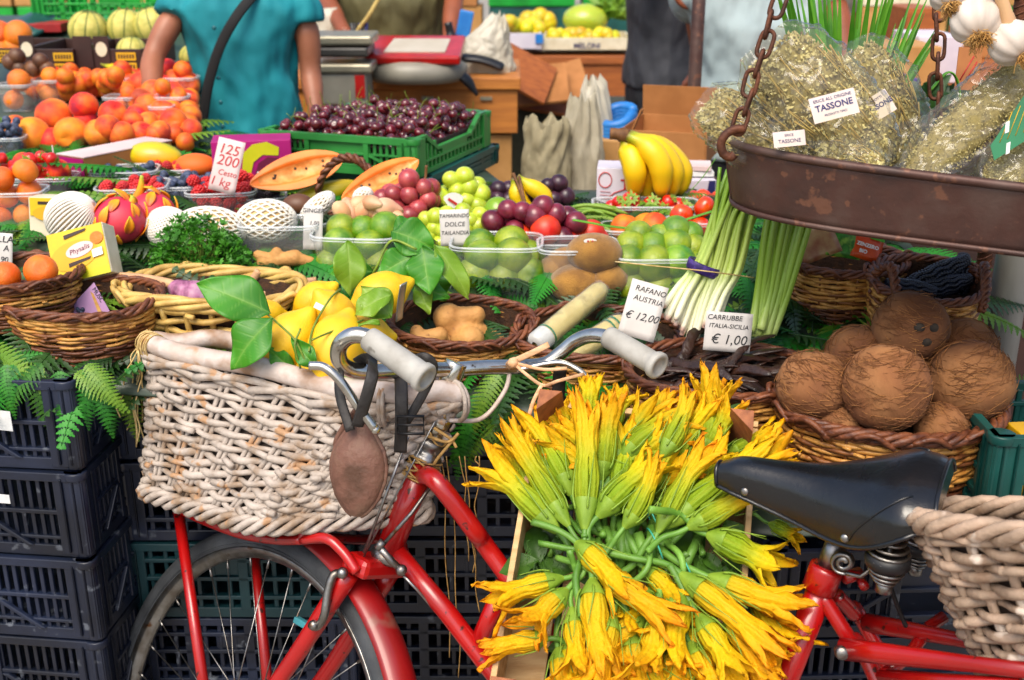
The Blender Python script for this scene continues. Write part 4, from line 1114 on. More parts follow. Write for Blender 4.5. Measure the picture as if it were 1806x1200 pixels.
# ------------------------------------------------------------------ clear plastic punnets
npun = [0]
def punnet(px, py, wpx, hpx, dep=.72, yaw=0, what='', tilt=0, label=None, Y=None, dz=0):
    p = on(px, py) if Y is None else at(px, py, Y)
    s = mpp(p.y, py); w_ = wpx*s; h = hpx*s*1.05; d = w_*dep
    c = V((p.x, p.y+d*.5*.9, p.z+dz))
    th = thing('punnet', label or f'clear plastic punnet of {what}', 'punnet', c, (tilt, 0, yaw))
    mb = MB(); ex = 5
    def P(u, t):
        x, y = sup(2*pi*u, ex); k = lerp(.84, 1, t); cor = 1+.006*(1 if int(u*112) % 2 else -1)*(0 < t < .95)
        return V((x*w_/2*k*cor, y*d/2*k*cor, h*t))
    mb.grid(lambda u, v: P(u, v), 112, 5, cu=True); mb.add([P(k/56, 0) for k in range(56)], [tuple(range(56))])
    mb.obj('tray', m_clear, th)
    mb = MB(); q = [P(k/80, 1)*1.0 for k in range(80)]
    mb.tube([V((a_.x*1.025, a_.y*1.03, h)) for a_ in q], .0022, 6, closed=True, el=(1.0, 1.5))
    mb.tube([V((a_.x*1.04, a_.y*1.05, h-.005)) for a_ in q], .0013, 5, closed=True)
    mb.obj('lip', m_rimc, th)
    Rz = Matrix.Rotation(yaw, 3, 'Z')
    def samp(r):
        x = U(-1, 1)*(w_*.475-r); y = U(-1, 1)*max(.002, d*.475-r); q = Rz @ V((x, y, 0)); return c.x+q.x, c.y+q.y
    return c, w_, d, h, samp, (lambda x, y: c.z+.002)
def fill(K, pun, n, rpx, label, group, jit=.08, tries=30, over=1.8, tilt=None):
    c, w_, d, h, samp, fl = pun; r0 = rpx*mpp(c.y)
    r0 = min(r0, d*.40)
    put(K, dropfill(n, samp, lambda: r0*U(1-jit, 1+jit), fl, tries, c.z+h*over), label, group, tilt)
random.seed(11)
# front row
def limes(pu, lst, lab, grp):
    c, w_, d, h, samp, fl = pu; s = mpp(c.y, 480); f0 = c.y-d*.45
    for px, py, r_, bk in lst: K_lime.put(at(px, py, f0+r_*s+bk*.05), rrot(), r_*s*U(.97, 1.03), lab, grp)
pu = punnet(876, 521, 158, 82, .72, -.05, 'green limes beside the kiwis, left of them')
limes(pu, ((836, 484, 31, 0), (888, 491, 33, 0), (934, 484, 31, .1), (862, 474, 30, .9), (910, 472, 30, 1), (852, 455, 34, .1), (905, 452, 33, .1), (846, 436, 33, 1), (902, 430, 33, 1), (933, 452, 29, 1)), 'green lime in the clear punnet between the citrus leaves and the kiwis', 'limes left of the kiwis')
pu = punnet(1020, 526, 138, 82, .74, .02, 'brown kiwis between two punnets of limes')
c, w_, d, h, samp, fl = pu; s = mpp(c.y, 480)
for i, (px, py, rp, rz) in enumerate(((1018, 501, 37, .05), (1078, 492, 30, .9), (978, 476, 28, .9), (1082, 462, 26, 2.2), (1000, 462, 28, .2), (1048, 446, 36, -.12))):
    K_kiwi.put(at(px, py, c.y-.02+(.035 if i in (2, 3, 4) else -.01)), (U(-.2, .2), 0, rz), rp*s, 'brown kiwi with a small sticker, topmost in its punnet' if i == 5 else 'brown fuzzy kiwi in the punnet between the two lots of limes', 'kiwis in the punnet')
p = at(1041, 425, c.y-.05); tk = MB(); tk.plate([p+V((.0115*cos(q), -.002, .0045*sin(q))) for q in [2*pi*k/18 for k in range(18)]], (0, -.6, .8), .0006)
tk = tk.obj('fruit_sticker', m_spot, label='tiny oval white sticker on the topmost kiwi', cat='sticker', local=False)
for x, m_ in ((-.004, m_red_s), (.0, m_yel_s), (.004, m_red_s)): MB().ball((x, -.001, .0046), (.0018, .0006, .0018), 8, 6).obj('logo_dot', m_, tk)
pu = punnet(1165, 530, 165, 72, .74, .04, 'bright green limes under the spring onions'); limes(pu, ((1112, 504, 30, 0), (1163, 508, 30, 0), (1208, 502, 29, 0), (1138, 490, 28, 1), (1188, 488, 28, 1), (1107, 462, 31, .1), (1153, 466, 34, 0), (1196, 462, 31, .1), (1225, 470, 26, .6), (1112, 436, 30, 1), (1152, 438, 29, 1), (1192, 434, 31, 1), (1222, 440, 28, 1.2), (1126, 414, 26, 1.6), (1165, 420, 27, 1.7), (1192, 408, 28, 1.7), (1216, 416, 26, 1.8)), 'green lime heaped in the punnet beside the spring onions', 'limes beside the spring onions')
pu = punnet(628, 500, 150, 78, .72, -.12, 'limes half hidden by lemon leaves'); limes(pu, ((583, 466, 27, 0), (628, 470, 29, 0), (672, 466, 28, 0), (598, 430, 28, .2), (652, 434, 28, .2), (602, 404, 28, .9), (640, 406, 27, 1), (680, 402, 30, .8), (575, 440, 24, .9), (625, 445, 26, 1)), 'green lime in the punnet behind the lemon leaves', 'limes behind the lemon leaves')
pu_g = punnet(492, 474, 138, 72, .62, .05, 'small ginger roots next to the parsley')
# second row
pu = punnet(950, 462, 185, 30, .55, .0, 'red peaches behind the kiwis'); fill(K_redf, pu, 14, 27, 'red peach in the tray behind the kiwis', 'red peaches behind the kiwis')
for px, py, r_ in ((980, 418, 27), (1015, 410, 26), (1042, 412, 25), (1050, 425, 25), (1005, 432, 25)):
    p = at(px, py, 2.08); K_redf.put(p, rrot(), r_*mpp(2.08), 'red peach in the tray behind the kiwis', 'red peaches behind the kiwis')
pu = punnet(1130, 437, 130, 28, .6, 0, 'orange apricots behind the right limes'); fill(K_apri, pu, 12, 24, 'orange apricot in the tray behind the right limes', 'apricots behind the limes')
for px, py, r_ in ((1105, 405, 26), (1140, 403, 27), (1098, 398, 20)):
    p = at(px, py, 2.16); K_apri.put(p, rrot(), r_*mpp(2.16), 'orange apricot in the tray behind the right limes', 'apricots behind the limes')
pu = punnet(1142, 392, 185, 26, .42, .0, 'strawberries in front of the bananas')
for i, (px, py, r_, q) in enumerate(((1078, 366, 13, 2.6), (1098, 370, 14, 1.9), (1112, 355, 17, .5), (1135, 376, 15, -.4), (1150, 362, 17, .5), (1165, 374, 16, 1.2), (1185, 375, 16, .2), (1196, 364, 15, 2.2), (1125, 368, 15, 1.0), (1210, 370, 14, 0.2), (1178, 357, 13, 1.0), (1090, 357, 11, 2.6))):
    K_straw.put(at(px, py, pu[0].y-.01+U(-.02, .02)), (U(.45, 1.3), U(-.7, .7), q*.3), r_*mpp(2.25), 'ripe strawberry with green leaves in the tray before the bananas', 'strawberries before the bananas')
pu = punnet(1225, 430, 90, 34, .7, .1, 'tomatoes behind the spring onions'); fill(K_tom, pu, 8, 20, 'red tomato in the tray behind the spring onions', 'tomatoes behind the spring onions')
for px, py in ((1222, 352), (1240, 350), (1255, 356), (1268, 352)): K_tom.put(at(px, py, 2.42), rrot(), 16*mpp(2.42), 'loose tomato right of the bananas', 'loose tomatoes right of the bananas')
# berries at the left
def bpun(px, py, w, h, K, n, r_, what, where, yaw=0, dep=.8, over=1.35):
    pu = punnet(px, py, w, h, dep, yaw, what+' '+where); fill(K, pu, n, r_, {'raspberries': 'red raspberry', 'blueberries': 'dark blueberry', 'blackberries': 'blackberry', 'redcurrant mix': 'red raspberry', 'pale berries': 'dusty blueberry'}[what]+' in the punnet '+where, what+' '+where, over=over)
bpun(225, 372, 120, 36, K_rasp, 42, 9.5, 'raspberries', 'behind the dragon fruit', .15)
bpun(318, 368, 112, 36, K_blue, 70, 8, 'blueberries', 'in the middle of the berry punnets', .12)
bpun(385, 385, 120, 42, K_rasp, 55, 10, 'raspberries', 'just under the red price card', .14, .8, 1.6)
bpun(445, 385, 105, 32, K_blackb, 40, 9, 'blackberries', 'behind the white foam nets', .2)
bpun(212, 330, 112, 24, K_blue, 46, 7, 'pale berries', 'behind the raspberries at left', .15, .7)
bpun(292, 322, 90, 20, K_rasp, 30, 8, 'redcurrant mix', 'below the mango', .1, .7)
bpun(455, 345, 82, 22, K_rasp, 28, 8, 'redcurrant mix', 'at the tip of the papaya', .12, .7)
bpun(345, 325, 70, 16, K_blue, 24, 7, 'blueberries', 'beside the mango', .1, .7)
pu = punnet(8, 283, 60, 36, .8, .1, 'dark berries at the left edge'); fill(K_blue, pu, 40, 7.5, 'dark blueberry in the punnet at the left edge', 'blueberries at the left edge')
pu = punnet(68, 345, 115, 28, .6, .05, 'small peaches at the left by the pink carton'); fill(K_peach, pu, 7, 21, 'small dusky peach in the tray by the pink carton', 'peaches by the pink carton', over=1.9)
pu = punnet(22, 412, 105, 68, .7, .1, 'mandarins at the left edge'); fill(K_orange, pu, 13, 21, 'small mandarin in the clear punnet at the left edge', 'mandarins at the left edge', over=1.5)
for px, py in ((8, 490), (72, 478)):
    K_orange.put(at(px, py, 1.74), (U(-1, 1), U(-1, 1), 0), 29*mpp(1.74), 'large mandarin lying in the leftmost brown basket', 'mandarins in the leftmost basket')
# heap of strawberries at the far left
for i in range(18): K_straw.put(at(U(0, 100), U(277, 312), 2.32+U(-.03, .05)), rrot(), U(10, 13)*mpp(2.3), 'ripe strawberry in the heap at the left edge', 'strawberries at the left edge')
# big peaches, left
for px, py, r_ in ((95, 205, 32), (148, 187, 25), (200, 203, 26), (57, 240, 33), (126, 238, 31), (174, 236, 26), (215, 238, 24), (22, 246, 25), (152, 214, 22), (90, 250, 25), (190, 226, 24), (28, 225, 22), (235, 215, 22)):
    Yp = 2.62 if py > 220 else 2.70; K_peach.put(at(px, py, Yp), rrot(), r_*mpp(Yp, py), 'big red and yellow peach in the loose pile at left', 'peaches piled at left')
# punnets of oranges and apricots behind
for px, py, w, h, K, n, r_, what, lab in ((27, 198, 58, 44, K_orange, 10, 23, 'oranges at the left edge', 'orange in the back punnet at the left edge'), (82, 188, 52, 42, K_orange, 10, 18, 'oranges behind the big peaches', 'orange in the punnet behind the big peaches'),
        (140, 176, 68, 34, K_apri, 14, 14, 'apricots behind the left peaches', 'apricot in the punnet behind the left peaches'), (205, 175, 60, 34, K_apri, 14, 15, 'apricots next to the yellow bananas', 'apricot in the punnet below the yellow bananas'),
        (215, 205, 64, 30, K_apri, 12, 15, 'apricots left of the bare arm', 'apricot in the punnet left of the bare arm'), (300, 215, 60, 40, K_apri, 14, 15, 'apricots between arm and turquoise shirt', 'apricot in the punnet between arm and turquoise shirt'), (315, 175, 60, 34, K_apri, 12, 15, 'apricots behind the bare arm', 'apricot in the punnet behind the bare arm'), (285, 232, 40, 40, K_apri, 8, 14, 'apricots nearest the hand', 'apricot in the punnet nearest the hand')):
    pu = punnet(px, py, w, h, .8, U(-.1, .1), what); fill(K, pu, n, r_, lab, what, over=1.4)
for i in range(16): K_apri.put(at(U(108, 240), U(130, 150), 3.05+U(-.1, .1)), rrot(), 15*mpp(3.05), 'apricot in the loose row behind the punnets', 'apricots in the loose row')
random.seed(66)
for py in range(142, 272, 13):
    for px in range(60, 350, 21):
        x_ = px+U(-7, 7); y_ = py+U(-4, 4)
        if (y_ > 172 and x_ < 244) or (262 < x_ < 300 and y_ > 250) or y_ > 262: continue
        r_ = (15 if y_ < 190 else 16)*U(.9, 1.15); p = on(x_, y_+8)
        if (px//21+py//13) % 2: K_peach.put(p+V((0, 0, r_*1.25*mpp(p.y))), rrot(), r_*1.3*mpp(p.y), 'small orange red peach in the loose bank of fruit round the bare arm', 'peaches in the loose bank')
        else: K_apri.put(p+V((0, 0, r_*mpp(p.y)*1.0)), rrot(), r_*mpp(p.y), 'apricot in the loose bank of apricots round the bare arm', 'apricots in the loose bank')
for px, py in ((72, 108), (35, 122), (18, 110), (58, 122), (84, 122), (30, 100)): K_med.put(at(px, py, 3.05), rrot(), 14*mpp(3.05), 'small brown medlar before the dark cartons', 'medlars')
for px, py, r_ in ((32, 62, 24), (-2, 60, 22), (28, 84, 22), (2, 84, 22)): K_orange.put(at(px, py, 3.4), rrot(), r_*mpp(3.4), 'orange in the dark carton at the top left', 'oranges at the top left')
# ------------------------------------------------------------------ melons with green grooves
def melon(px, py, r_, Y, label):
    p = at(px, py, Y); s = r_*mpp(Y, py)
    o = thing('melon', label, 'melon', p-V((0, 0, s)), (U(-.3, .3), U(-.3, .3), 0)); mb = MB()
    mb.ball((0, 0, s), s, 40, 18, lambda d: 1-.03*max(0, cos(9*atan2(d.y, d.x)))**10-.1*max(0, d.z)**20); mb.obj('rind', m_melon, o)
    mb = MB()
    for k in range(9):
        q = 2*pi*k/9; mb.tube([(s*.985*sin(t)*cos(q), s*.985*sin(t)*sin(q), s+s*.985*cos(t)) for t in [.1+2.9*j/14 for j in range(15)]], s*.03, 5)
    mb.obj('groove', m_melon_g, o)
for i, (px, py, r_, lab) in enumerate(((150, 52, 34, 'ribbed pale melon, left end of the back row'), (218, 50, 34, 'ribbed pale melon in the middle of the back row'), (278, 46, 34, 'ribbed pale melon nearest the turquoise shirt'), (228, 92, 27, 'small ribbed yellow melon below the row of melons'), (332, 100, 20, 'small melon partly seen behind the turquoise shirt'))):
    melon(px, py, r_, 3.75 if i < 3 else 3.45, lab)
# ------------------------------------------------------------------ bananas
def banana_mb(pts, r):
    mb = MB(); P = bez(pts, 8); N = len(P)-1
    def rad(i):
        t = i/N; return r*interp(t, [(0, .40), (.10, .38), (.20, .52), (.32, .86), (.45, 1), (.7, 1), (.9, .7), (.97, .34), (1, .22)])
    mb.tube(P, [rad(i) for i in range(N+1)], 10, a=lambda u, v: (u, v, 0)); return mb
bn = thing('banana_bunch', 'bunch of ripe yellow bananas standing behind the strawberries', 'bananas', at(1150, 345, 2.33))
for i, (pts) in enumerate((
    [(1098, 240, 0), (1108, 262, 0), (1120, 300, -.02), (1118, 350, 0)], [(1104, 238, .01), (1128, 258, .01), (1138, 300, .01), (1140, 355, .02)],
    [(1106, 240, -.01), (1140, 258, -.02), (1165, 295, -.03), (1166, 352, -.02)], [(1108, 238, 0), (1152, 256, -.0), (1185, 300, -.0), (1182, 350, .01)], [(1110, 237, .02), (1160, 258, .03), (1200, 300, .03), (1198, 345, .03)])):
    banana_mb([at(x, y, 2.33+dy) for x, y, dy in pts], 21*mpp(2.33)).obj('banana', m_banana, bn, local=False)
MB().tube(bez([at(1076, 236, 2.33), at(1090, 237, 2.33), at(1108, 241, 2.33)], 4), [.012]*5+[.015]*4, 8).obj('stalk', m_bstem, bn, local=False)
bn = thing('banana_bunch', 'small yellow bananas lying behind the apricot punnets at upper left', 'bananas', at(215, 150, 3.2))
for k in range(4): banana_mb([at(178+k*6, 112+k*3, 3.2), at(196+k*9, 120+k*4, 3.2-.02*k), at(222+k*8, 128+k*5, 3.2-.02*k), at(250, 132+k*7, 3.2)], 9*mpp(3.2)).obj('banana', m_banana, bn, local=False)
bn = thing('banana_bunch', 'pair of small yellow bananas among the black and red grapes', 'bananas', at(940, 365, 2.22))
for pts in ([(906, 315), (910, 335), (918, 355), (938, 372)], [(912, 312), (935, 328), (958, 345), (968, 372)]): banana_mb([at(x, y, 2.22) for x, y in pts], 15*mpp(2.22)).obj('banana', m_banana, bn, local=False)
MB().tube(bez([at(905, 306, 2.22), at(915, 330, 2.2), at(922, 352, 2.17), at(925, 375, 2.15)], 5), .0035, 6).obj('stalk', m_bstem, bn, local=False)
for a_ in ((922, 350, 908, 372), (923, 350, 938, 374)): pass
# ------------------------------------------------------------------ grapes
def grapes(label, berries, m_, Y, stem=None, rj=.12):
    c = at(sum(b[0] for b in berries)/len(berries), max(b[1] for b in berries)+8, Y)
    th = thing('grape_bunch', label, 'grapes', c)
    mesh = None
    for px, py, r_, dy in berries:
        p = at(px, py, Y+dy)-c; s = r_*mpp(Y, py)*U(1-rj, 1+rj)
        if mesh is None: o = MB().ball((0, 0, 0), (1, 1, 1.06), 18, 12).obj('berry', m_, th); mesh = o
        else: o = mesh.copy(); C.objects.link(o); o.parent = th
        o.location = p; o.scale = (s, s, s); o.rotation_euler = rrot()
    if stem: MB().tube(bez([at(x, y, Y+dy) for x, y, dy in stem], 5), .0028, 6).obj('stem', m_bstem, th, local=False)
def cloud(cx, cy, rx, ry, n, r_, seed):
    random.seed(seed); out = []
    for k in range(n*6):
        if len(out) >= n: break
        x = cx+U(-1, 1)*rx; y = cy+U(-1, 1)*ry
        if ((x-cx)/rx)**2+((y-cy)/ry)**2 > 1: continue
        if any((x-a_)**2+(y-b_)**2 < (r_*1.15)**2 for a_, b_, _, _ in out): continue
        out.append((x, y, r_, (cy-y)/ry*.012-.016*(1-((x-cx)/rx)**2)))
    for k in range(n//2): out.append((cx+U(-.8, .8)*rx, cy+U(-.6, .8)*ry, r_, .018))
    return out
grapes('bunch of dusty red grapes beside the shallot basket', cloud(722, 348, 50, 34, 24, 17, 1), m_grape_r, 2.18, [(752, 292, 0), (750, 315, 0), (742, 345, -.02)])
grapes('bunch of pale green grapes with a red and white sticker', cloud(812, 345, 46, 38, 30, 16, 2), m_grape_g, 2.22, [(806, 320, .0), (800, 345, -.03), (792, 360, -.02)])
grapes('green grapes showing around the long handwritten price card', cloud(800, 400, 66, 32, 32, 15, 3), m_grape_g, 2.1)
grapes('big bunch of dark red grapes behind the limes and kiwis', cloud(938, 398, 80, 36, 40, 20, 4), m_grape_d, 2.06, [(916, 312, .08), (924, 350, .04), (930, 375, -.02)])
grapes('bunch of black grapes right of the small bananas', cloud(968, 340, 34, 24, 13, 15, 5), m_grape_b, 2.28)
grapes('black grapes left of the small bananas', cloud(880, 342, 30, 18, 9, 15, 6), m_grape_b, 2.3)
p = at(800, 354, 2.165); t_ = MB(); t_.plate([p+V((.018*cos(q)*(1+.2*sin(3*q)), 0, .016*sin(q))) for q in [2*pi*k/14 for k in range(14)]], (-.3, -1, .4), .0012); t_ = t_.obj('fruit_sticker', m_spot, label='crumpled white and red tag on the green grapes', cat='sticker', local=False)
MB().box((-.002, -.0022, .014), (.020, .001, .005), Matrix.Rotation(.6, 3, 'Y')).obj('red_print', m_red_s, t_)
# ------------------------------------------------------------------ larger single fruit
def big(name, label, px, py, r, Y, m_, rot=None, fn=None, cat=None):
    s = mpp(Y, py); return MB().ball((0, 0, 0), [q*s for q in r], 32, 20, fn, rot).obj(name, m_, label=label, cat=cat or name, loc=at(px, py, Y))
big('mango', 'green and orange mango resting against the pink carton', 270, 276, (48, 30, 26), 2.48, m_mango, Matrix.Rotation(.1, 3, 'Y'), lambda d: 1+.08*d.x)
big('mango', 'green mango between green and dark red grapes', 878, 378, (27, 26, 31), 2.12, m_lime, None, None)
for px, py, r_ in ((345, 292, 28), (320, 300, 20)): big('papaya', 'orange fruit behind the blueberries, right of the mango' if r_ == 28 else 'smaller orange fruit close to the mango', px, py, (r_*1.3, r_, r_*.75), 2.45, m_peach)
big('papaya', 'whole yellow papaya lying below the two papaya halves', 572, 340, (62, 22, 18), 2.33, m_papr, Matrix.Rotation(-.22, 3, 'Y') @ Matrix.Rotation(.2, 3, 'Z'))
def papaya(label, a, b, wpx, Y0, Y1, roll):
    A_, B_ = at(*a, Y0), at(*b, Y1); x = (B_-A_).normalized(); L = (B_-A_).length; s = mpp(Y0); W = wpx*s
    up = V((0, -.75, .66)); up = Quaternion(x, roll) @ (up-x*up.dot(x)).normalized(); R = frame_rot(x, up); c = (A_+B_)/2
    th = thing('papaya', label, 'papaya', c)
    def prof(t): return W*(sin(pi*min(1, max(0, t)))**.62)*(1+.25*(t-.5))*.5
    mb = MB(); mb.grid(lambda u, v: c+R @ V((L*(u-.5), prof(u)*cos(pi*v), -prof(u)*.9*sin(pi*v))), 30, 16); mb.obj('rind', m_papr, th, local=False)
    def sec(u, v):
        w_ = prof(u); q = lerp(-1, 1, v); cav = max(0, 1-(abs(q)/.52)**2)*max(0, sin(pi*u))**.5
        return c+R @ V((L*(u-.5), w_*q, .001-.45*w_*cav**.5*(cav > 0)))
    mb = MB(); mb.grid(sec, 40, 24); mb.obj('flesh', m_papf, th, local=False)
    mb = MB(); mb.grid(lambda u, v: sec(lerp(.1, .9, u), lerp(.27, .73, v))+R @ V((0, 0, .0012)), 30, 12); mb.obj('cavity', m_papi, th, local=False)
    mb = MB()
    for k in range(7): u = U(.2, .85); v = U(.32, .68); mb.ball(sec(u, v)+R @ V((0, 0, .002)), .0028, 7, 5)
    mb.obj('seeds', m_seed, th, local=False)
papaya('larger cut papaya half with orange flesh, left of the handled basket', (440, 326), (606, 278), 66, 2.26, 2.34, .15)
papaya('cut papaya half with orange flesh right of the basket handle', (602, 352), (738, 282), 54, 2.20, 2.31, .1)
def netted(label, px, py, rx, rz, Y, rot=0, dense=18, mode=0, fruit=m_pear):
    s = mpp(Y, py); a_, b_ = rx*s, rz*s; R = Matrix.Rotation(rot, 3, 'Y'); c = at(px, py, Y)
    th = thing('wrapped_fruit', label, 'fruit', c)
    MB().ball((0, 0, 0), (a_*.95, a_*.85, b_*.95), 24, 16, None, R).obj('fruit', fruit, th)
    mb = MB()
    for d in ((1, -1) if mode == 0 else (1,)):
        for k in range(dense):
            pts = []
            for j in range(25):
                t = .08+(pi-.16)*j/24; q = 2*pi*k/dense+d*(t-.08)*(.9 if mode == 0 else .25)
                pts.append(R @ V((a_*cos(t)*1.02, a_*.9*sin(t)*cos(q)*1.0, b_*1.02*sin(t)*sin(q))))
            mb.tube(pts, .0021 if mode == 0 else .0024, 5)
    mb.obj('foam_net', m_foam, th)
netted('round fruit in a fine white foam sleeve behind the physalis carton', 128, 385, 46, 44, 1.98, -.5, 40, 1)
netted('pale fruit in a white foam net between dragon fruit and parsley', 298, 403, 40, 36, 2.0, .3, 34, 0)
netted('fruit in a coarse white foam net behind the parsley', 372, 402, 62, 34, 2.02, .12, 18, 0)
netted('melon shaped fruit in an open white foam net behind the ginger punnet', 470, 390, 52, 36, 2.05, 0, 18, 0)
netted('small fruit in a tilted white foam sleeve left of the shallot basket', 560, 366, 36, 17, 2.1, -.7, 14, 0)
netted('small fruit in white foam net behind the shallots', 640, 346, 18, 14, 2.2, -.5, 12, 0)
big('mango', 'brown red mango half hidden behind the foam nets', 526, 362, (28, 22, 20), 2.14, m_brownf)
# dragon fruit
def dragon(label, px, py, r_, Y, seed, horn=None):
    random.seed(seed); s = r_*mpp(Y, py); c = at(px, py, Y); th = thing('dragon_fruit', label, 'dragon fruit', c)
    MB().ball((0, 0, 0), (s*1.05, s, s*.98), 28, 18).obj('body', m_dragon, th)
    for k in range(17):
        z = 1-2*(k+.5)/17; q = k*2.4+U(-.2, .2); d = V((sqrt(1-z*z)*cos(q), sqrt(1-z*z)*sin(q), z))
        up = d; t = (V((.2, 0, 1))-d*d.z).normalized()
        mb = MB(); leafblade(mb, d*s*.95-t*s*.25, (t+d*.35).normalized(), -d, s*U(.75, 1.05), s*.40, -U(.5, 1.2), -.3, N=9); mb.obj('scale', m_dscale, th, solid=.002)
    if horn:
        mb = MB(); a_ = at(*horn[0], Y)-c; b_ = at(*horn[1], Y)-c
        mb.tube(bez([a_, (a_+b_)/2+V((.004, 0, 0)), b_], 6), [lerp(.011, .003, k/12) for k in range(13)], 8, a=lambda u, v: (u*.9+.2, 0, 0)); mb.obj('horn', m_dscale, th)
dragon('pink dragon fruit with yellow scales beside the foam wrapped fruit', 212, 388, 42, 1.98, 3, ((225, 365), (233, 345)))
dragon('pink dragon fruit with a long orange horn, the one further back', 268, 378, 40, 2.06, 5, ((238, 358), (250, 310)))
# parsley
random.seed(8)
def leaflet(mb, p, d, up, s, m=0):
    sd = d.cross(up).normalized()
    for a_ in (-.9, 0, .9):
        q = (d*cos(a_)+sd*sin(a_)).normalized(); r_ = q.cross(up).normalized()
        tip = p+q*s; vs = [p, p+q*s*.45+r_*s*.26, p+q*s*.75+r_*s*.10, p+q*s*.8+r_*s*.22, tip, p+q*s*.8-r_*s*.22, p+q*s*.75-r_*s*.10, p+q*s*.45-r_*s*.26]
        vs = [v+up*(U(-.06, .06)*s) for v in vs]; mb.add(vs, [(0, 1, 2, 6, 7), (2, 3, 4, 5, 6)], m)
pc = on(350, 500); ps = mpp(pc.y)
th = thing('parsley_bunch', 'bushy bunch of curly green parsley in the middle left of the stall', 'parsley', pc)
mb = MB()
for k in range(1300):
    q = U(0, 2*pi); e = math.acos(U(-.05, 1)); r_ = U(.72, 1.0); d = V((sin(e)*cos(q), sin(e)*sin(q), cos(e)))
    lump = 1+.18*noise.noise(d*2.6)
    p = pc+V((d.x*96*ps, d.y*66*ps, d.z*104*ps))*r_*lump+V((0, .03, .004)); t = (d+V((U(-1, 1), U(-1, 1), U(-.8, .5)))*.8).normalized()
    up = (d*.6+V((U(-.5, .5), U(-.5, .5), .5))).normalized(); up = (up-t*up.dot(t)).normalized()
    leaflet(mb, p, t, up, U(.007, .0125))
mb.obj('leaves', m_pars, th, local=False)
mb = MB()
for k in range(60): q = U(0, 6.3); e = U(0, 1.3); mb.tube([pc+V((0, .03, 0)), pc+V((sin(e)*cos(q)*70*ps, .03+sin(e)*sin(q)*50*ps, cos(e)*80*ps))], .0011, 4)
mb.obj('stems', m_stem, th, local=False)
# lemons in the bicycle basket, with leaves
K_lemon = Proto(MB().ball((0, 0, 0), (1.28, 1, 1), 56, 40, lambda d: (1+.30*max(0, d.x)**22+.22*max(0, -d.x)**26)*(1+.02*noise.noise(d*2))).obj('lemon', m_lemon, label='x', cat='lemon'))
for i, (px, py, r_, Y, rot, lab) in enumerate(((508, 605, 50, 1.60, (.3, -.9, .3), 'big yellow lemon at the front left of the bicycle basket'), (592, 612, 52, 1.555, (.2, -.7, 1.2), 'big yellow lemon at the front of the basket beneath the left grip'), (590, 556, 40, 1.64, (0, 1.0, .2), 'knobbly lemon with a small sticker, middle of the heap'), (672, 520, 42, 1.72, (.3, -.3, .4), 'yellow lemon highest in the heap near the silver label'),
        (555, 530, 33, 1.74, (.2, -.6, .2), 'yellow lemon at the back left of the heap'), (470, 553, 26, 1.70, (0, .2, .4), 'small part of a lemon between the two largest leaves'), (640, 590, 40, 1.62, (1, .2, .3), 'lemon hidden under leaves by the handlebar bend'), (545, 655, 44, 1.60, (.4, .4, 2), 'lemon low inside the basket'), (625, 650, 44, 1.58, (.2, .8, .1), 'lemon low inside the basket behind the brake lever'))):
    K_lemon.put(at(px, py, Y), rot, r_*mpp(Y, py)*.95, lab, 'lemons in the bicycle basket')
p = at(562, 541, 1.60); o = MB().box((0, 0, 0), (.013, .0016, .009), Matrix.Rotation(.5, 3, 'Y') @ Matrix.Rotation(-.5, 3, 'X')).obj('fruit_sticker', m_spot, label='tiny white and red sticker on a lemon', cat='sticker', loc=p); MB().box((0, -.0012, -.002), (.012, .0008, .003), Matrix.Rotation(.5, 3, 'Y') @ Matrix.Rotation(-.5, 3, 'X')).obj('red_print', m_red_s, o)
def leaf(label, pts, wpx, Y, m_=m_lleaf, up=(0, -.6, .8), fold=.13, grp='citrus leaves on the lemons', curl=None):
    (x0, y0, d0), (x1, y1, d1) = pts; a_, b_ = at(x0, y0, Y+d0), at(x1, y1, Y+d1); s = mpp(Y, y0)
    d = b_-a_; mb = MB(); leafblade(mb, a_, d, up, d.length*1.04, wpx*s, curl if curl is not None else U(.35, 1.0), fold, N=44, wave=.0050, cols=[-1, -.84, -.68, -.52, -.36, -.2, -.07, 0, .07, .2, .36, .52, .68, .84, 1])
    st = (a_-d*.12)
    o = mb.obj('citrus_leaf', m_, label=label, cat='leaf', local=False, solid=.0004)
    return o
leaf('largest glossy leaf, across the garlic basket', ((478, 553, 0), (352, 492, -.01)), 86, 1.58, up=(.25, -.75, .6))
leaf('broad dark leaf hanging over the basket rim before the lemons', ((482, 562, 0), (390, 640, -.04)), 82, 1.55, up=(-.3, -.8, .5))
leaf('bright leaf standing before the topmost lemon', ((690, 520, 0), (620, 545, -.02)), 52, 1.60, m_lleaf2)
leaf('pale green leaf drooping between lemon and handlebar', ((690, 560, 0), (640, 505, .0)), 60, 1.6, m_lleaf2, up=(.3, -.9, .3))
leaf('long green leaf lying along the front lemons', ((670, 570, 0), (555, 578, 0)), 26, 1.56, m_lleaf2, up=(0, -.3, 1))
leaf('small dark leaf between the two biggest lemons', ((560, 650, 0), (512, 600, 0)), 36, 1.5, up=(-.2, -.9, .4))
leaf('small leaf under the biggest lemon at the rim', ((520, 655, 0), (470, 615, 0)), 34, 1.55, up=(-.2, -.8, .5))
leaf('light leaf at the bottom of the lemon heap', ((650, 640, 0), (590, 660, 0)), 30, 1.5, m_lleaf2)
leaf('little leaf at the back of the lemons', ((600, 525, 0), (560, 560, 0)), 26, 1.66, m_lleaf2)
mb = MB()
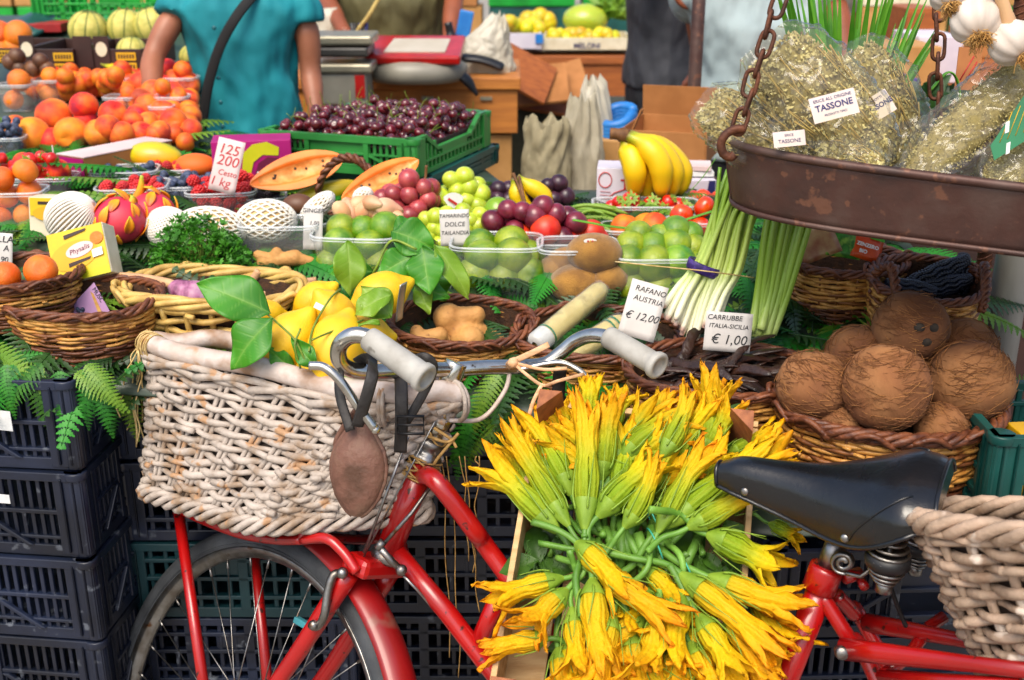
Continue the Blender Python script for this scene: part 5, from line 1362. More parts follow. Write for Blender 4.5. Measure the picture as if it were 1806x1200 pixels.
for pts in ([(470, 553, 1.59), (495, 575, 1.54), (520, 600, 1.51), (540, 640, 1.5)], [(530, 580, 1.52), (520, 610, 1.5), (530, 650, 1.5)], [(545, 620, 1.5), (552, 580, 1.55), (580, 530, 1.6), (600, 510, 1.65)], [(640, 565, 1.58), (585, 585, 1.53), (550, 600, 1.5)]):
    mb.tube(bez([at(*q) for q in pts], 6), .0016, 6)
mb.obj('lemon_twigs', m_stem, label='thin green twigs joining the leaves over the lemons', cat='twigs', local=False)
# leaves by the lime punnet
for lab, pts, w_, Y, m_ in (('pale broad leaf hanging before the lime punnet', ((612, 425, 0), (622, 515, -.05)), 58, 1.80, m_lleaf2), ('large glossy leaf reaching right from the lime punnet', ((690, 408, 0), (762, 425, -.03)), 70, 1.82, m_lleaf), ('glossy leaf folded below the lime punnet', ((735, 448, 0), (665, 480, -.04)), 56, 1.80, m_lleaf), ('broad dark leaf hanging between lime punnet and ginger basket', ((745, 435, 0), (755, 510, -.06)), 66, 1.80, m_lleaf), ('long pale leaf pointing down to the ferns before the limes', ((765, 432, 0), (835, 515, -.05)), 44, 1.80, m_lleaf2), ('small curled leaf low beside the ginger basket', ((735, 500, 0), (758, 550, -.03)), 34, 1.78, m_lleaf2), ('small dark leaf at the top of the spray by the limes', ((695, 415, 0), (735, 380, .02)), 40, 1.84, m_lleaf), ('dark leaf behind the silver label', ((720, 500, 0), (790, 520, -.02)), 46, 1.8, m_lleaf), ('dark leaf left of the silver label', ((660, 480, .02), (580, 470, .0)), 40, 1.82, m_lleaf), ('round dark leaf under the long pale leaf', ((760, 480, .02), (790, 530, .0)), 44, 1.82, m_lleaf)):
    leaf(lab, pts, w_, Y, m_, up=(U(-.3, .3), -.7, .6))
MB().tube(bez([at(735, 440, 1.79), at(690, 425, 1.8), at(665, 470, 1.79), at(655, 490, 1.8)], 6), .0022, 6).obj('citrus_twig', m_stem, label='green twig carrying the leaves beside the limes', cat='twig', local=False)
# ------------------------------------------------------------------ price cards
m_card = mat('price_card', '#cfcbc6', '#bdb8b2', rough=.55, scale=8)
m_cardp = mat('price_card_pink', '#d8c4c0', '#c8b0ac', rough=.55, scale=8)
m_cardv = mat('price_card_violet', '#b088b0', '#a078a2', rough=.55, scale=10)
m_ink = mat('black_ink', '#0a0a0c', '#16161a', rough=.5)
m_inkr = mat('red_ink', '#b83030', '#a82428', rough=.5)
m_inkb = mat('blue_ink', '#1c2060', '#181a50', rough=.5)
def card(label, px, py, w, h, Y, roll=0, tilt=-.2, yaw=0, lines=(), m=m_card, curl=0, outline=None):
    c = at(px, py, Y); s = mpp(Y, py); W, H_ = w*s, h*s
    R = Matrix.Rotation(yaw, 3, 'Z') @ Matrix.Rotation(tilt, 3, 'X') @ Matrix.Rotation(roll, 3, 'Y')
    mb = MB()
    if outline: mb.plate([(x*s, 0, z*s) for x, z in outline], (0, 1, 0), .0008)
    else: mb.grid(lambda u, v: ((u-.5)*W, curl*(4*(v-.5)**2+(u-.5)**2)*s*10, (v-.5)*H_), 6, 8)
    o = mb.obj('price_card', m, label=label, cat='price card', loc=c, solid=0 if outline else .0008)
    o.rotation_euler = R.to_euler()
    for ln in lines:
        t, sz, x, z = ln[:4]; mm = ln[4] if len(ln) > 4 else m_ink; rz = ln[5] if len(ln) > 5 else 0
        text(t, sz*s, o, (x*s, -.0012+(curl*(4*(z/h)**2)*s*10), z*s), mm, (pi/2, -rz, 0), shear=ln[6] if len(ln) > 6 else .15, bold=ln[7] if len(ln) > 7 else 0)
    return o
card('tall price card with red handwriting standing among the berry punnets', 400, 293, 48, 94, 2.20, .24, -.25, 0, (('125', 25, -2, 28, m_inkr), ('200', 26, 0, 8, m_inkr), ('Cesto', 14, 4, -13, m_inkr), ('1 kg', 22, -6, -30, m_inkr)), m_cardp)
card('small price card reading ginger behind the plastic ginger punnet', 552, 402, 34, 78, 1.99, .05, -.2, 0, (('GINGER', 11, 0, 30), ('1,00', 10, 2, 8), ('hg', 9, 0, -8)), curl=.02)
card('price card for sweet tamarind standing between the green grapes', 802, 402, 52, 64, 1.985, -.03, -.15, 0, (('TAMARINDO', 9.2, 0, 21), ('DOLCE', 11, 0, 6), ('TAILANDIA', 9.6, 0, -9), ('€', 14, -8, -26)))
card('price card for Austrian horseradish leaning in the horseradish basket', 1134, 548, 66, 100, 1.685, .26, -.35, -.05, (('RAFANO', 14, 4, 36), ('AUSTRIA', 13.5, 4, 19), ('€ 12,00', 19, 0, -12, m_ink, .06, .35)), curl=-.03)
card('price card for Sicilian carob standing in the carob basket', 1284, 586, 82, 70, 1.645, .06, -.2, -.05, (('CARRUBBE', 12.5, -8, 25), ('ITALIA-SICILIA', 11, 0, 10), ('€ 1,00', 24, 2, -14, m_ink, 0, .2)), curl=.015)
card('small price card half hidden behind the pale garlic basket', 266, 512, 46, 52, 1.93, .04, -.2, 0, (('Trifo', 16, -3, 12),))
card('price card cut by the left edge above the mandarins', 3, 440, 38, 58, 1.86, .08, -.2, 0, (('ELLA', 17, 2, 18), ('A', 15, 8, 2), ('9,90', 14, 0, -18)))
card('violet price card with grape drawing inside the oval brown basket', 152, 528, 80, 60, 1.78, 0, -.3, -.1, (('MUSC', 11, 22, 8, m_ink, -.95, 0), ), m_cardv, outline=[(-48, -34), (52, -34), (14, 30)])
o = [q for q in C.objects if q.get('label', '').startswith('violet price')][0]; s = mpp(1.78)
for i in range(14): MB().ball(((-14+U(-16, 12))*s, -.002, (-24+U(-5, 7))*s), .0036, 8, 6).obj('grape_print', m_blue, o) if i < 9 else None
MB().plate([(x*s, -.0012, z*s) for x, z in ((8, 14), (14, 10), (32, -26), (24, -26))], (0, 1, 0), .0006).obj('gold_stripe', m_groot, o)
m_foil = mat('silver_label', '#a8aaa6', '#8a8c88', rough=.3, metal=.7, scale=20)
MB().tube(bez([at(712, 500, 1.66), at(707, 530, 1.66), at(704, 565, 1.66)], 6), .014, 8, el=(.06, 1), ref=(.9, -.3, .1)).obj('label_strip', m_foil, label='curved silver label strip beside the topmost lemon', cat='label', local=False)
# ------------------------------------------------------------------ cartons
m_yel = mat('carton_yellow', '#c9c410', '#a8b818', rough=.4, scale=16, c3='#d8b010', pos=(.3, .7))
m_cream = mat('carton_cream', '#d8cfb4', '#c4b898', rough=.6, scale=20)
m_magenta = mat('carton_magenta', '#a8086e', '#94065e', rough=.45, scale=8)
m_kraft = mat('cardboard', '#a9703c', '#94602f', rough=.8, scale=12, bump=.15)
m_kraft2 = mat('cardboard_pale', '#b98a50', '#a57840', rough=.8, scale=12)
m_dark = mat('carton_brown', '#2c1712', '#3a2018', rough=.5, scale=10)
m_yp = mat('panel_yellow', '#d8a80e', '#c8980a', rough=.5, scale=10)
m_ylw = mat('blob_yellow', '#b8b808', '#c4be10', rough=.5)
m_wine = mat('panel_wine', '#6c0838', '#5c0630', rough=.5)
m_whitep = mat('carton_white', '#cfc8d0', '#bfb8c4', rough=.5, scale=8)
def obox(name, label, c, size, rot, m, cat=None, open_=False, th=.003, flaps=False):
    o = thing(name, label, cat or name, c, rot)
    L, W, H_ = size; mb = MB()
    if not open_: mb.box((0, 0, H_/2), size)
    else:
        mb.box((0, 0, th/2), (L, W, th))
        for sx in (-1, 1): mb.box((sx*(L/2-th/2), 0, H_/2), (th, W, H_))
        for sy in (-1, 1): mb.box((0, sy*(W/2-th/2), H_/2), (L-2*th-.0004, th, H_))
    mb.obj('carton_body', m, o, bevel=.0012)
    return o
# physalis carton, tilted, with its printed face
p = at(148, 492, 1.80); s = mpp(1.80)
o = thing('fruit_carton', 'yellow physalis carton leaning at the back of the oval basket', 'carton', p, (-.42, -.24, .02))
w_, h_, d_ = 105*s, 92*s, 50*s
mb = MB(); mb.box((0, d_/2, h_/2), (w_, d_, h_)); mb.obj('carton_body', m_cream, o, bevel=.002)
def rect(x0, z0, x1, z1, y=-.001, k=0): return [(x0*s, y, z0*s), (x1*s, y, (z0+k)*s), (x1*s, y, (z1+k)*s), (x0*s, y, z1*s)]
def ell(x, z, a_, b_, y, rot=0, n=24): return [((x+a_*cos(q)*cos(rot)-b_*sin(q)*sin(rot))*s, y, (z+a_*cos(q)*sin(rot)+b_*sin(q)*cos(rot))*s) for q in [2*pi*k/n for k in range(n)]]
MB().plate(rect(-51, 14, 51, 91), (0, 1, 0), .0012).obj('yellow_face', m_yel, o)
MB().plate(ell(-8, 44, 44, 26, -.0022, .12), (0, 1, 0), .0006).obj('orange_print', m_yp, o)
MB().plate(ell(4, 52, 26, 12.5, -.0032, .16), (0, 1, 0), .0006).obj('name_oval', m_cardp, o)
text('Physalis', 12.5*s, o, (4*s, -.0042, 52*s), m_wine, (pi/2, -.16, 0), shear=.2)
for z, y in ((82, -.0032), (31, -.0032)): MB().plate([(x*s, y, (z+zz+x*.14)*s) for x, zz in ((-20, -3.5), (20, -2), (22, 2), (-20, 3.5))], (0, 1, 0), .0006).obj('brown_bar', m_dark, o)
MB().plate(ell(38, 66, 12, 11, -.0032), (0, 1, 0), .0006).obj('fruit_print', m_orange, o)
MB().plate(rect(26, 32, 45, 46, -.0045, 2), (0, 1, 0), .0006).obj('price_sticker', m_spot, o)
MB().plate(rect(-51, 0, 51, 14, -.0012), (0, 1, 0), .001).obj('green_base', m_ylw, o)
p = at(98, 422, 2.03); s = mpp(2.03)
o = thing('fruit_carton', 'upright yellow and cream fruit carton behind the foam wrapped fruit', 'carton', p, (-.12, .04, .05))
MB().box((0, 28*s, 36*s), (86*s, 55*s, 72*s)).obj('carton_body', m_cream, o, bevel=.002)
MB().plate(rect(-40, 40, 42, 71), (0, 1, 0), .001).obj('yellow_face', m_yel, o)
MB().plate(ell(0, 44, 36, 14, -.0022), (0, 1, 0), .0006).obj('fruit_print', m_yp, o)
MB().plate(rect(-26, 60, 30, 65, -.0022), (0, 1, 0), .0006).obj('brown_bar', m_dark, o)
# pink carton at left: thin tray seen end on
o = obox('fruit_carton', 'pink and brown fruit tray standing left of the mango', on(185, 318)+V((0, .09, -.005)), (.085, .24, .058), (0, 0, -.55), m_kraft, 'carton')
MB().plate([(-.043, -.1225, .002), (.043, -.1225, .002), (.043, -.1225, .056), (-.043, -.1225, .056)], (0, 1, 0), .001).obj('magenta_end', m_magenta, o)
MB().box((0, 0, .0595), (.087, .243, .002)).obj('pink_top', m_cardp, o)
MB().plate([(-.052, -.124, -.006), (-.045, -.124, -.006), (-.047, -.124, .078), (-.050, -.124, .078)], (.3, 1, 0), .001).obj('raised_flap', m_cardp, o)
p = at(440, 318, 2.42); s = mpp(2.42)
o = obox('fruit_carton', 'magenta fruit carton with yellow and wine shapes behind the red written card', p+V((.0, .05, 0)), (132*s, .09, 66*s), (0, 0, .18), m_magenta, 'carton')
MB().plate([(x*s, -.0462, z*s) for x, z in ((-6, 2), (2, 30), (18, 42), (44, 40), (46, 54), (26, 64), (2, 60), (-14, 46), (-20, 2))], (0, 1, 0), .001).obj('yellow_shape', m_ylw, o)
MB().plate([(x*s, -.0462, z*s) for x, z in ((0, 0), (10, 28), (26, 38), (44, 36), (52, 14), (48, 0))], (0, 1, 0), .0008).obj('wine_shape', m_wine, o)
text('FIT', 20*s, o, (36*s, -.0475, 20*s), m_spot, (pi/2, -.5, 0), bold=.001); text('A', 14*s, o, (10*s, -.0475, 8*s), m_spot, (pi/2, -.4, 0), bold=.001)
# white and violet cartons by the bananas
p = at(1085, 368, 2.36); s = mpp(2.36)
o = obox('fruit_carton', 'white carton with a red T standing left of the bananas', p+V((.03, .06, 0)), (105*s, .11, 66*s), (-.04, 0, -.10), m_whitep, 'carton')
text('T', 24*s, o, (-4*s, -.057, 38*s), m_red_s, (pi/2, 0, 0), bold=.0008)
MB().tube([(x*s, -.0565, z*s) for x, z in [(-38+11*cos(q), 46+13*sin(q)) for q in [2*pi*k/20 for k in range(20)]]], .0012, 5, closed=True).obj('ring_print', m_red_s, o)
MB().tube([(x*s, -.0565, z*s) for x, z in ((-34, 12), (-22, 24), (0, 32))], .0013, 5).obj('swash_print', m_red_s, o)
for z in (14, 20, 26): MB().tube([(-46*s, -.0565, z*s), (-28*s, -.0565, (z-1)*s)], .0006, 4).obj('text_line', m_inkr, o)
p = at(1228, 345, 2.46); s = mpp(2.46)
o = obox('fruit_carton', 'low white carton with a blue corner right of the bananas', p+V((0, .05, 0)), (60*s, .1, 26*s), (0, 0, .1), m_whitep, 'carton')
MB().plate([(x*s, -.0512, z*s) for x, z in ((14, 1), (28, 1), (28, 25), (17, 25))], (0, 1, 0), .001).obj('blue_corner', m_inkb, o)
for i, (px, py, m_, lab) in enumerate(((1222, 314, m_dark, 'dark flat booklet lying right of the bananas'), (1218, 302, m_spot, 'white flat booklet lying on the dark one'), (1216, 292, m_cardp, 'pink topped booklet, uppermost of the pile by the bananas'))):
    p = at(px, py, 2.52); MB().box(p, (.095, .07, .011), Matrix.Rotation(.1-.12*i, 3, 'Z')).obj('booklet', m_, label=lab, cat='booklet', local=False, bevel=.001)
# brown open cardboard box behind
p = at(1200, 292, 2.66)
o = obox('cardboard_box', 'open brown cardboard box behind the bananas, under the herb bags', p+V((.0, .15, .0)), (.21, .26, .075), (0, 0, -.32), m_kraft, 'box', True)
MB().box((-.07, -.11, .09), (.003, .03, .07), Matrix.Rotation(.4, 3, 'Y')).obj('corner_flap', m_kraft, o)
MB().box((-.01, .128, .105), (.19, .003, .09), Matrix.Rotation(.15, 3, 'X')).obj('back_flap', m_kraft, o)
# dark cartons with yellow panels at the far left
def darkcarton(label, px, py, wpx, hpx, Y, tab):
    s = mpp(Y, py); p = at(px, py, Y); o = obox('fruit_carton', label, p+V((0, .16, 0)), (wpx*s, .32, hpx*s), (0, 0, 0), m_dark, 'carton', True, .006)
    for x0, x1 in tab:
        f = MB().plate([((x-wpx/2)*s, -.163, z*s) for x, z in ((x0, hpx*.2), (x1, hpx*.2), (x1, hpx*1.55), (x0, hpx*1.55))], (0, 1, 0), .004).obj('raised_panel', m_dark, o)
        if x1-x0 < 32: MB().plate([((x0+x1)/2*s-wpx/2*s+10*s*cos(q), -.1665, hpx*1.0*s+12.5*s*sin(q)) for q in [2*pi*k/24 for k in range(24)]], (0, 1, 0), .001).obj('round_emblem', m_cream, f)
    for z0, z1 in ((.10, .42), (.52, .86)):
        a_ = wpx*.36 if wpx < 90 else wpx*.62
        pn = MB().plate([((x-wpx/2)*s, -.1632, hpx*z*s) for x, z in ((a_, z0), (a_+34, z0), (a_+34, z1), (a_, z1))], (0, 1, 0), .001).obj('yellow_panel', m_yp, o)
        for j in range(6): MB().plate([((a_+3+j*5+x-wpx/2)*s, -.1642, hpx*z*s) for x, z in ((0, z0+.08), (3, z0+.08), (3, z1-.08), (0, z1-.08))], (0, 1, 0), .0004).obj('print_mark', m_dark, pn)
darkcarton('dark brown carton with round emblem in front of the oranges at far left', 88, 130, 92, 42, 3.18, ((0, 26),))
darkcarton('dark brown carton with round emblem holding the pale melons', 195, 128, 118, 40, 3.20, ((0, 32), (36, 62)))
darkcarton('dark carton holding oranges at the left edge', 10, 112, 70, 26, 3.3, ())
p = at(60, 60, 4.0); s = mpp(4.0, 60)
obox('fruit_carton', 'red topped carton above the oranges at far left', at(80, 52, 4.1), (90*s, .25, 14*s), (0, 0, .1), mat('carton_red', '#a81412', '#8c0e0e', rough=.5), 'carton')
MB().grid(lambda u, v: at(lerp(-10, 60, u), 46-14*sin(pi*min(1, u*.9+.25)), 3.9)+V((0, .3*v, -.03*(1-v))), 10, 3).obj('plastic_cover', m_dgreen, label='dark green plastic cover behind the oranges at far left', cat='cover', local=False, solid=.01)
o = crate_mb(.62, .4, .13, 1).obj('produce_crate', m_bgreen, label='bright green crate behind the row of melons', cat='crate', loc=at(212, 22, 4.15)+V((0, .2, -.04)), bevel=.002)
K_gbean = Proto(MB().tube(bez([(0, 0, 0), (.03, .004, .012), (.07, .002, .012), (.12, -.004, 0)], 6), [.001]+[.0048]*16+[.003, .001], 8).obj('green_bean', mat('bean_green', '#5f8420', '#7c9c34', rough=.5, scale=30, var=.15), label='x', cat='bean'))
for i in range(14): K_gbean.put(at(U(990, 1030), U(370, 396), 2.2+U(-.04, .04)), (U(-.4, .4), U(-.2, .2), U(-.6, .4)), U(.6, .95), 'slim green bean in the heap right of the dark grapes', 'green beans by the grapes')
# ------------------------------------------------------------------ green crate full of cherries on a darker one
Kb = on(745, 338); z0 = Kb.z+.050; Kc = atz(735, 316, z0); aY = radians(-20)
fx = V((cos(aY), sin(aY), 0)); fy_ = V((-sin(aY), cos(aY), 0)); L, W = .385, .44
cc_ = Kc-fx*L/2+fy_*W/2
crate_mb(L, W, .050, 1).obj('produce_crate', m_dgreen, label='dark green crate underneath the crate of cherries', cat='crate', loc=(cc_.x+.02, cc_.y+.03, z0-.052)).rotation_euler = (0, 0, aY)
gc = crate_mb(L, W, .086, 0, cut='W').obj('produce_crate', m_green, label='green crate heaped with dark cherries behind the papayas', cat='crate', loc=(cc_.x, cc_.y, z0), bevel=.0015); gc.rotation_euler = (0, 0, aY)
random.seed(9)
def csamp(r):
    x = U(-1, 1)*(L/2-.026); y = U(-1, 1)*(W/2-.026); q = cc_+fx*x+fy_*y; return q.x, q.y
def cfl(x, y):
    d = V((x, y, 0))-V((cc_.x, cc_.y, 0)); u = d.dot(fx)/(L/2); v = d.dot(fy_)/(W/2)
    e = V((x, y, 0))-V((cc_.x-fx.x*.04, cc_.y-fx.y*.04, 0))
    return z0+.040+.052*math.exp(-((u+.12)**2*2.6+(v-.1)**2*2.2))+.004*sin(40*x)
ch = dropfill(290, csamp, lambda: .0122*U(.9, 1.1), cfl, 7)
for i, (p, r_) in enumerate(ch):
    K = K_cher if i % 3 == 0 else K_cher2
    K.put(p, (U(-.9, .9), U(-.9, .9), U(0, 6.3)), r_, 'dark red cherry in the heap filling the green crate', 'cherries in the green crate')
MB().box((0, 0, .03), (L-.03, W-.03, .055)).obj('bedding', mat('cherry_bed', '#1c0609', '#35101a', rough=.6, scale=60, bump=.8, bscale=90), gc)
# ------------------------------------------------------------------ garlic, ginger, horseradish, carob, coconuts, corn
def garlic(label, px, py, r_, Y, axis_, m_, stem=None, roots=True, lobes=9):
    s = r_*mpp(Y, py); c = at(px, py, Y); R = align(axis_); th = thing('garlic_bulb', label, 'garlic', c)
    mb = MB(); mb.ball((0, 0, 0), (s, s, s*.92), 40, 22, lambda d: (1-.12*(1-abs(cos(lobes*.5*atan2(d.y, d.x))))**1.5*(1-abs(d.z)**3))*(1+.55*max(0, d.z)**9-.12*max(0, -d.z)**6), R); mb.obj('bulb', m_, th)
    if stem: mb = MB(); P = [c]+[at(x, y, Y+dy) for x, y, dy in stem]; mb.tube(bez(P, 6), [lerp(.010, .0055, k/(len(P)*6-6)) for k in range(len(P)*6-5)], 10); mb.obj('stem', m_gstem, th, local=False)
    if roots:
        mb = MB()
        for k in range(150):
            q = U(0, 6.3); r0 = s*.34*sqrt(random.random()); b_ = V((r0*cos(q), r0*sin(q), -s*.80)); e = b_+V((U(-1, 1)*s*.3+b_.x*.5, U(-1, 1)*s*.3+b_.y*.5, -s*U(.15, .5)))
            mb.tube([R @ b_, R @ ((b_+e)/2+V((U(-1, 1), U(-1, 1), 0))*s*.1), R @ e], s*.014, 4)
        mb.obj('roots', m_groot, th)
garlic('purple garlic bulb with a long pink stem in the pale basket', 342, 530, 36, 1.79, (-.8, 0, .6), m_pgarlic, ((310, 505, .0), (262, 492, .02), (212, 486, .03)), False)
garlic('purple garlic stem end lying behind the largest lemon leaf', 455, 545, 24, 1.86, (.9, .2, .4), m_pgarlic, ((470, 515, 0), (510, 502, .01), (558, 494, .02)), False)
th = thing('pink_garlic_stalk', 'cut pink garlic stem in front of the purple bulb', 'garlic stalk', at(330, 540, 1.75)); MB().tube(bez([at(288, 525, 1.75), at(330, 540, 1.75), at(352, 548, 1.76)], 5), .0065, 8).obj('stalk', m_gstem, th, local=False)
th = thing('pink_garlic_stalk', 'short pink stem poking up by the parsley', 'garlic stalk', at(440, 500, 1.86)); MB().tube(bez([at(440, 500, 1.86), at(450, 488, 1.86), at(456, 478, 1.86)], 5), .007, 8).obj('stalk', m_gstem, th, local=False)
garlic('white garlic bulb with shaggy roots hanging above the iron pan', 1722, 38, 46, 1.48, (.05, .62, .55), m_garlic, ((1745, -30, .0), (1760, -70, .02)))
garlic('white garlic bulb hanging at the right edge', 1785, 76, 42, 1.46, (-.35, .62, .5), m_garlic, ((1770, 10, 0), (1740, -50, 0)))
garlic('garlic bulb partly above the frame beside the chain', 1678, -14, 40, 1.50, (.1, .6, .6), m_garlic, ((1690, -60, 0), (1710, -90, 0)))
MB().tube(bez([at(1742, -20, 1.5), at(1775, 25, 1.5), at(1790, 50, 1.5), at(1830, 60, 1.5)], 6), .008, 8).obj('dry_garlic_stalk', m_gstem, label='dry brown stem running between the hanging garlic bulbs', cat='garlic stem', local=False)
for i, (px, py, r_) in enumerate(((602, 372, 15), (620, 378, 16), (640, 372, 17), (660, 374, 16), (680, 366, 17), (655, 358, 14), (632, 360, 14), (612, 360, 12), (670, 382, 13), (692, 378, 14))):
    p = at(px, py, 2.06+U(-.02, .02)); s = r_*mpp(2.06)
    MB().ball((0, 0, 0), (s, s, s*1.25), 20, 14, lambda d: 1+.5*max(0, d.z)**10-.06*(1-abs(cos(3*atan2(d.y, d.x)))), rrot().to_matrix()).obj('shallot', m_shal, label='pale brown shallot in the small handled basket', cat='shallot', group='shallots in the handled basket', loc=p)
def ginger(label, pts, Y, par=None, name='ginger_root'):
    mb = MB(); c = at(pts[0][0], pts[0][1], Y)
    for (x0, y0, d0, r0, x1, y1, d1, r1) in [q[2] for q in pts if len(q) > 2]:
        pass
    return mb
def ging(label, segs, Y, rem=.0030):
    mb = MB(); s = mpp(Y)
    for a_, b_, r0, r1 in segs:
        A_, B_ = at(a_[0], a_[1], Y+(a_[2] if len(a_) > 2 else 0)), at(b_[0], b_[1], Y+(b_[2] if len(b_) > 2 else 0))
        for k in range(9):
            t = k/8; r_ = lerp(r0, r1, t)*s*(1+.08*sin(t*17+r0)); mb.ball(A_.lerp(B_, t), (r_, r_, r_*.95), 14, 10)
        mb.ball(B_, r1*s*1.06, 14, 10)
    return mb.obj('ginger_root', m_ginger, label=label, cat='ginger', local=False, remesh=rem)
ging('fat branching ginger root lying in the brown basket', [((790, 560), (800, 592), 26, 24), ((800, 592), (830, 600, -.03), 24, 24), ((806, 570), (870, 605), 24, 22), ((790, 590), (782, 575), 14, 12), ((835, 562), (840, 580), 15, 13), ((800, 560), (840, 556), 20, 16)], 1.80)
ging('long ginger root right of the fat one', [((825, 556, .03), (880, 600, .02), 18, 17), ((880, 600, .02), (884, 606, 0), 16, 14)], 1.83)
ging('small ginger root at the left side of the basket', [((742, 600, -.03), (775, 592, -.02), 17, 15), ((740, 600, -.03), (735, 585, -.02), 14, 12), ((765, 592), (790, 600), 12, 11)], 1.78)
ging('knobbly ginger root inside the plastic punnet', [((460, 462), (520, 455), 12, 14), ((480, 458), (488, 445), 10, 9), ((520, 456), (548, 462), 12, 9), ((455, 450), (470, 455), 9, 10)], 1.965)
m_hr = mat('horseradish_skin', '#b7a256', '#9a8844', rough=.5, scale=26, bump=.6, bscale=70, c3='#c6b36a', coat=.5)
m_hrl = mat('horseradish_cut', '#c8c8c4', '#b0b0ac', rough=.3, scale=40, bump=.4)
m_ring = mat('green_band', '#0e6a40', '#0c5c36', rough=.4)
def horser(label, a, b, r_, Y0, Y1, rings):
    A_, B_ = at(*a, Y0), at(*b, Y1); s = mpp(Y0); th = thing('horseradish', label, 'horseradish', A_); R = align(B_-A_); L = (B_-A_).length; q = r_*s
    MB().lathe([(q*.2, L*.02), (q*.9, L*.01), (q*1.02, L*.10), (q, L*.3), (q*1.03, L*.5), (q*.96, L*.75), (q*.95, L*.93), (q*.75, L), (q*.2, L*1.01)], (0, 0, 0), R, 26, wob=lambda a_, t: 1+.04*noise.noise(V((cos(a_)*2, sin(a_)*2, t*9)))).obj('root', m_hr, th)
    MB().lathe([(q*.3, -.003), (q*.85, -.002), (q*1.06, .004), (q*1.07, L*.14)], (0, 0, 0), R, 26).obj('wrapped_end', m_hrl, th)
    for z in rings: MB().lathe([(q*1.06, L*z), (q*1.10, L*z+.0005), (q*1.10, L*z+.0030), (q*1.06, L*z+.0035)], (0, 0, 0), R, 26).obj('green_ring', m_ring, th)
    MB().lathe([(q*1.02, L*.99), (q*1.10, L*.9), (q*1.10, L*.2), (q*1.10, 0)], (0, 0, 0), R, 26, wob=lambda a_, t: 1+.03*sin(5*a_+t*20)).obj('cling_film', m_clear, th)
horser('wrapped horseradish root, upper of the pair, cut end towards the handlebar', (945, 607), (1062, 510), 20, 1.70, 1.83, (.15,))
horser('wrapped horseradish root with two green bands beside the price card', (985, 640), (1098, 568), 21, 1.68, 1.76, (.78, .86))
random.seed(14)
def carob_mb(seed):
    random.seed(seed); mb = MB(); P = bez([(0, 0, 0), (.04, .012*U(-1, 1), .006), (.09, .02*U(-1, 1), .008), (.14, .03*U(-1, 1), U(-.01, .01))], 8); N = len(P)
    mb.tube(P, [.010*interp(i/(N-1), [(0, .25), (.1, .8), (.5, 1), (.9, .85), (1, .2)])*(1+.13*sin(i*1.7)) for i in range(N)], 10, el=(.36, 1), ref=(0, 0, 1)); return mb
Kcar = [Proto(carob_mb(k).obj('carob_pod', m_carob, label='x', cat='carob')) for k in range(4)]
random.seed(15)
bcx_ = b_carob.location
for i in range(46):
    q = U(0, 6.3); r_ = .085*sqrt(random.random()); p = V((bcx_.x+r_*cos(q)-.05, bcx_.y+r_*.6*sin(q), bcx_.z+.085+.0008*i+U(0, .012)))
    Kcar[i % 4].put(p, (U(-.8, .8), U(-.35, .35), U(-.9, .9)+(pi if i % 3 == 0 and False else 0)), U(.75, 1.0), 'dry dark brown carob pod in the basket with the Sicilian card', 'carob pods')
# coconuts
m_coco2 = mat('coconut_hair_dark', '#5a3416', '#70431f', rough=.9, scale=40)
def coconut(label, px, py, r_, Y, rot, eyes=False, seed=0):
    random.seed(seed); s = r_*mpp(Y, py); th = thing('coconut', label, 'coconut', at(px, py, Y), rot)
    MB().ball((0, 0, 0), (s*1.02, s, s), 40, 26, lambda d: 1+.075*noise.noise(d*1.5+V((seed, 0, 0)))+.02*noise.noise(d*6)+.05*max(0, d.x)**6).obj('shell', m_coco, th)
    mb = MB()
    for k in range(620):
        d = V((U(-1, 1), U(-1, 1), U(-1, 1))).normalized(); t = V((0, 0, 1)).cross(d)
        if t.length < .1: continue
        t = (t.normalized()+d.cross(t).normalized()*U(-.6, .6)).normalized(); pts = []; p = d.copy(); hh = U(1.0, 1.02); ln = U(.25, .7); lift = U(.0, .10)*(random.random() < .35)
        for j in range(6):
            pts.append(p*s*(hh+.012+lift*(j/5)**2)); p = (p+t*ln/5+V((U(-1, 1), U(-1, 1), U(-1, 1)))*.03).normalized()
        mb.tube(pts, .00042, 3, caps=False)
    mb.m = [(i//15) % 3 for i in range(len(mb.f))]; mb.obj('husk_hair', [m_fibre, m_coco, m_coco2], th)
    if eyes:
        for x, z in ((-.22, .13), (.24, .12), (.02, -.30)):
            d = V((x+.12, -1, z+.22)).normalized(); MB().ball(d*s*.99, (s*.15, s*.13, s*.06), 14, 8, None, align(d)).obj('eye', m_eye, th)
CO = [(1605, 578, 64, 1.575, 'coconut with three dark eyes on top of the heap', True), (1434, 680, 63, 1.50, 'coconut at the left rim of the basket', False), (1563, 684, 76, 1.455, 'largest coconut, front centre of the basket', False), (1712, 672, 72, 1.50, 'coconut at the right side of the basket near the green crate', False), (1512, 630, 56, 1.59, 'coconut at the back left, below the topmost one', False), (1700, 620, 58, 1.60, 'coconut at the back right, close to the steel pole', False), (1480, 752, 42, 1.47, 'small part of a coconut low at the front left rim', False), (1660, 756, 46, 1.46, 'coconut low in the basket between the front two', False), (1610, 660, 60, 1.58, 'coconut buried in the middle of the heap', False)]
for i, (px, py, r_, Y, lab, e) in enumerate(CO): coconut(lab, px, py, r_, Y, (U(-.3, .3)*(not e), U(-.5, .5)*(not e), U(0, 6)*(not e)), e, 40+i)
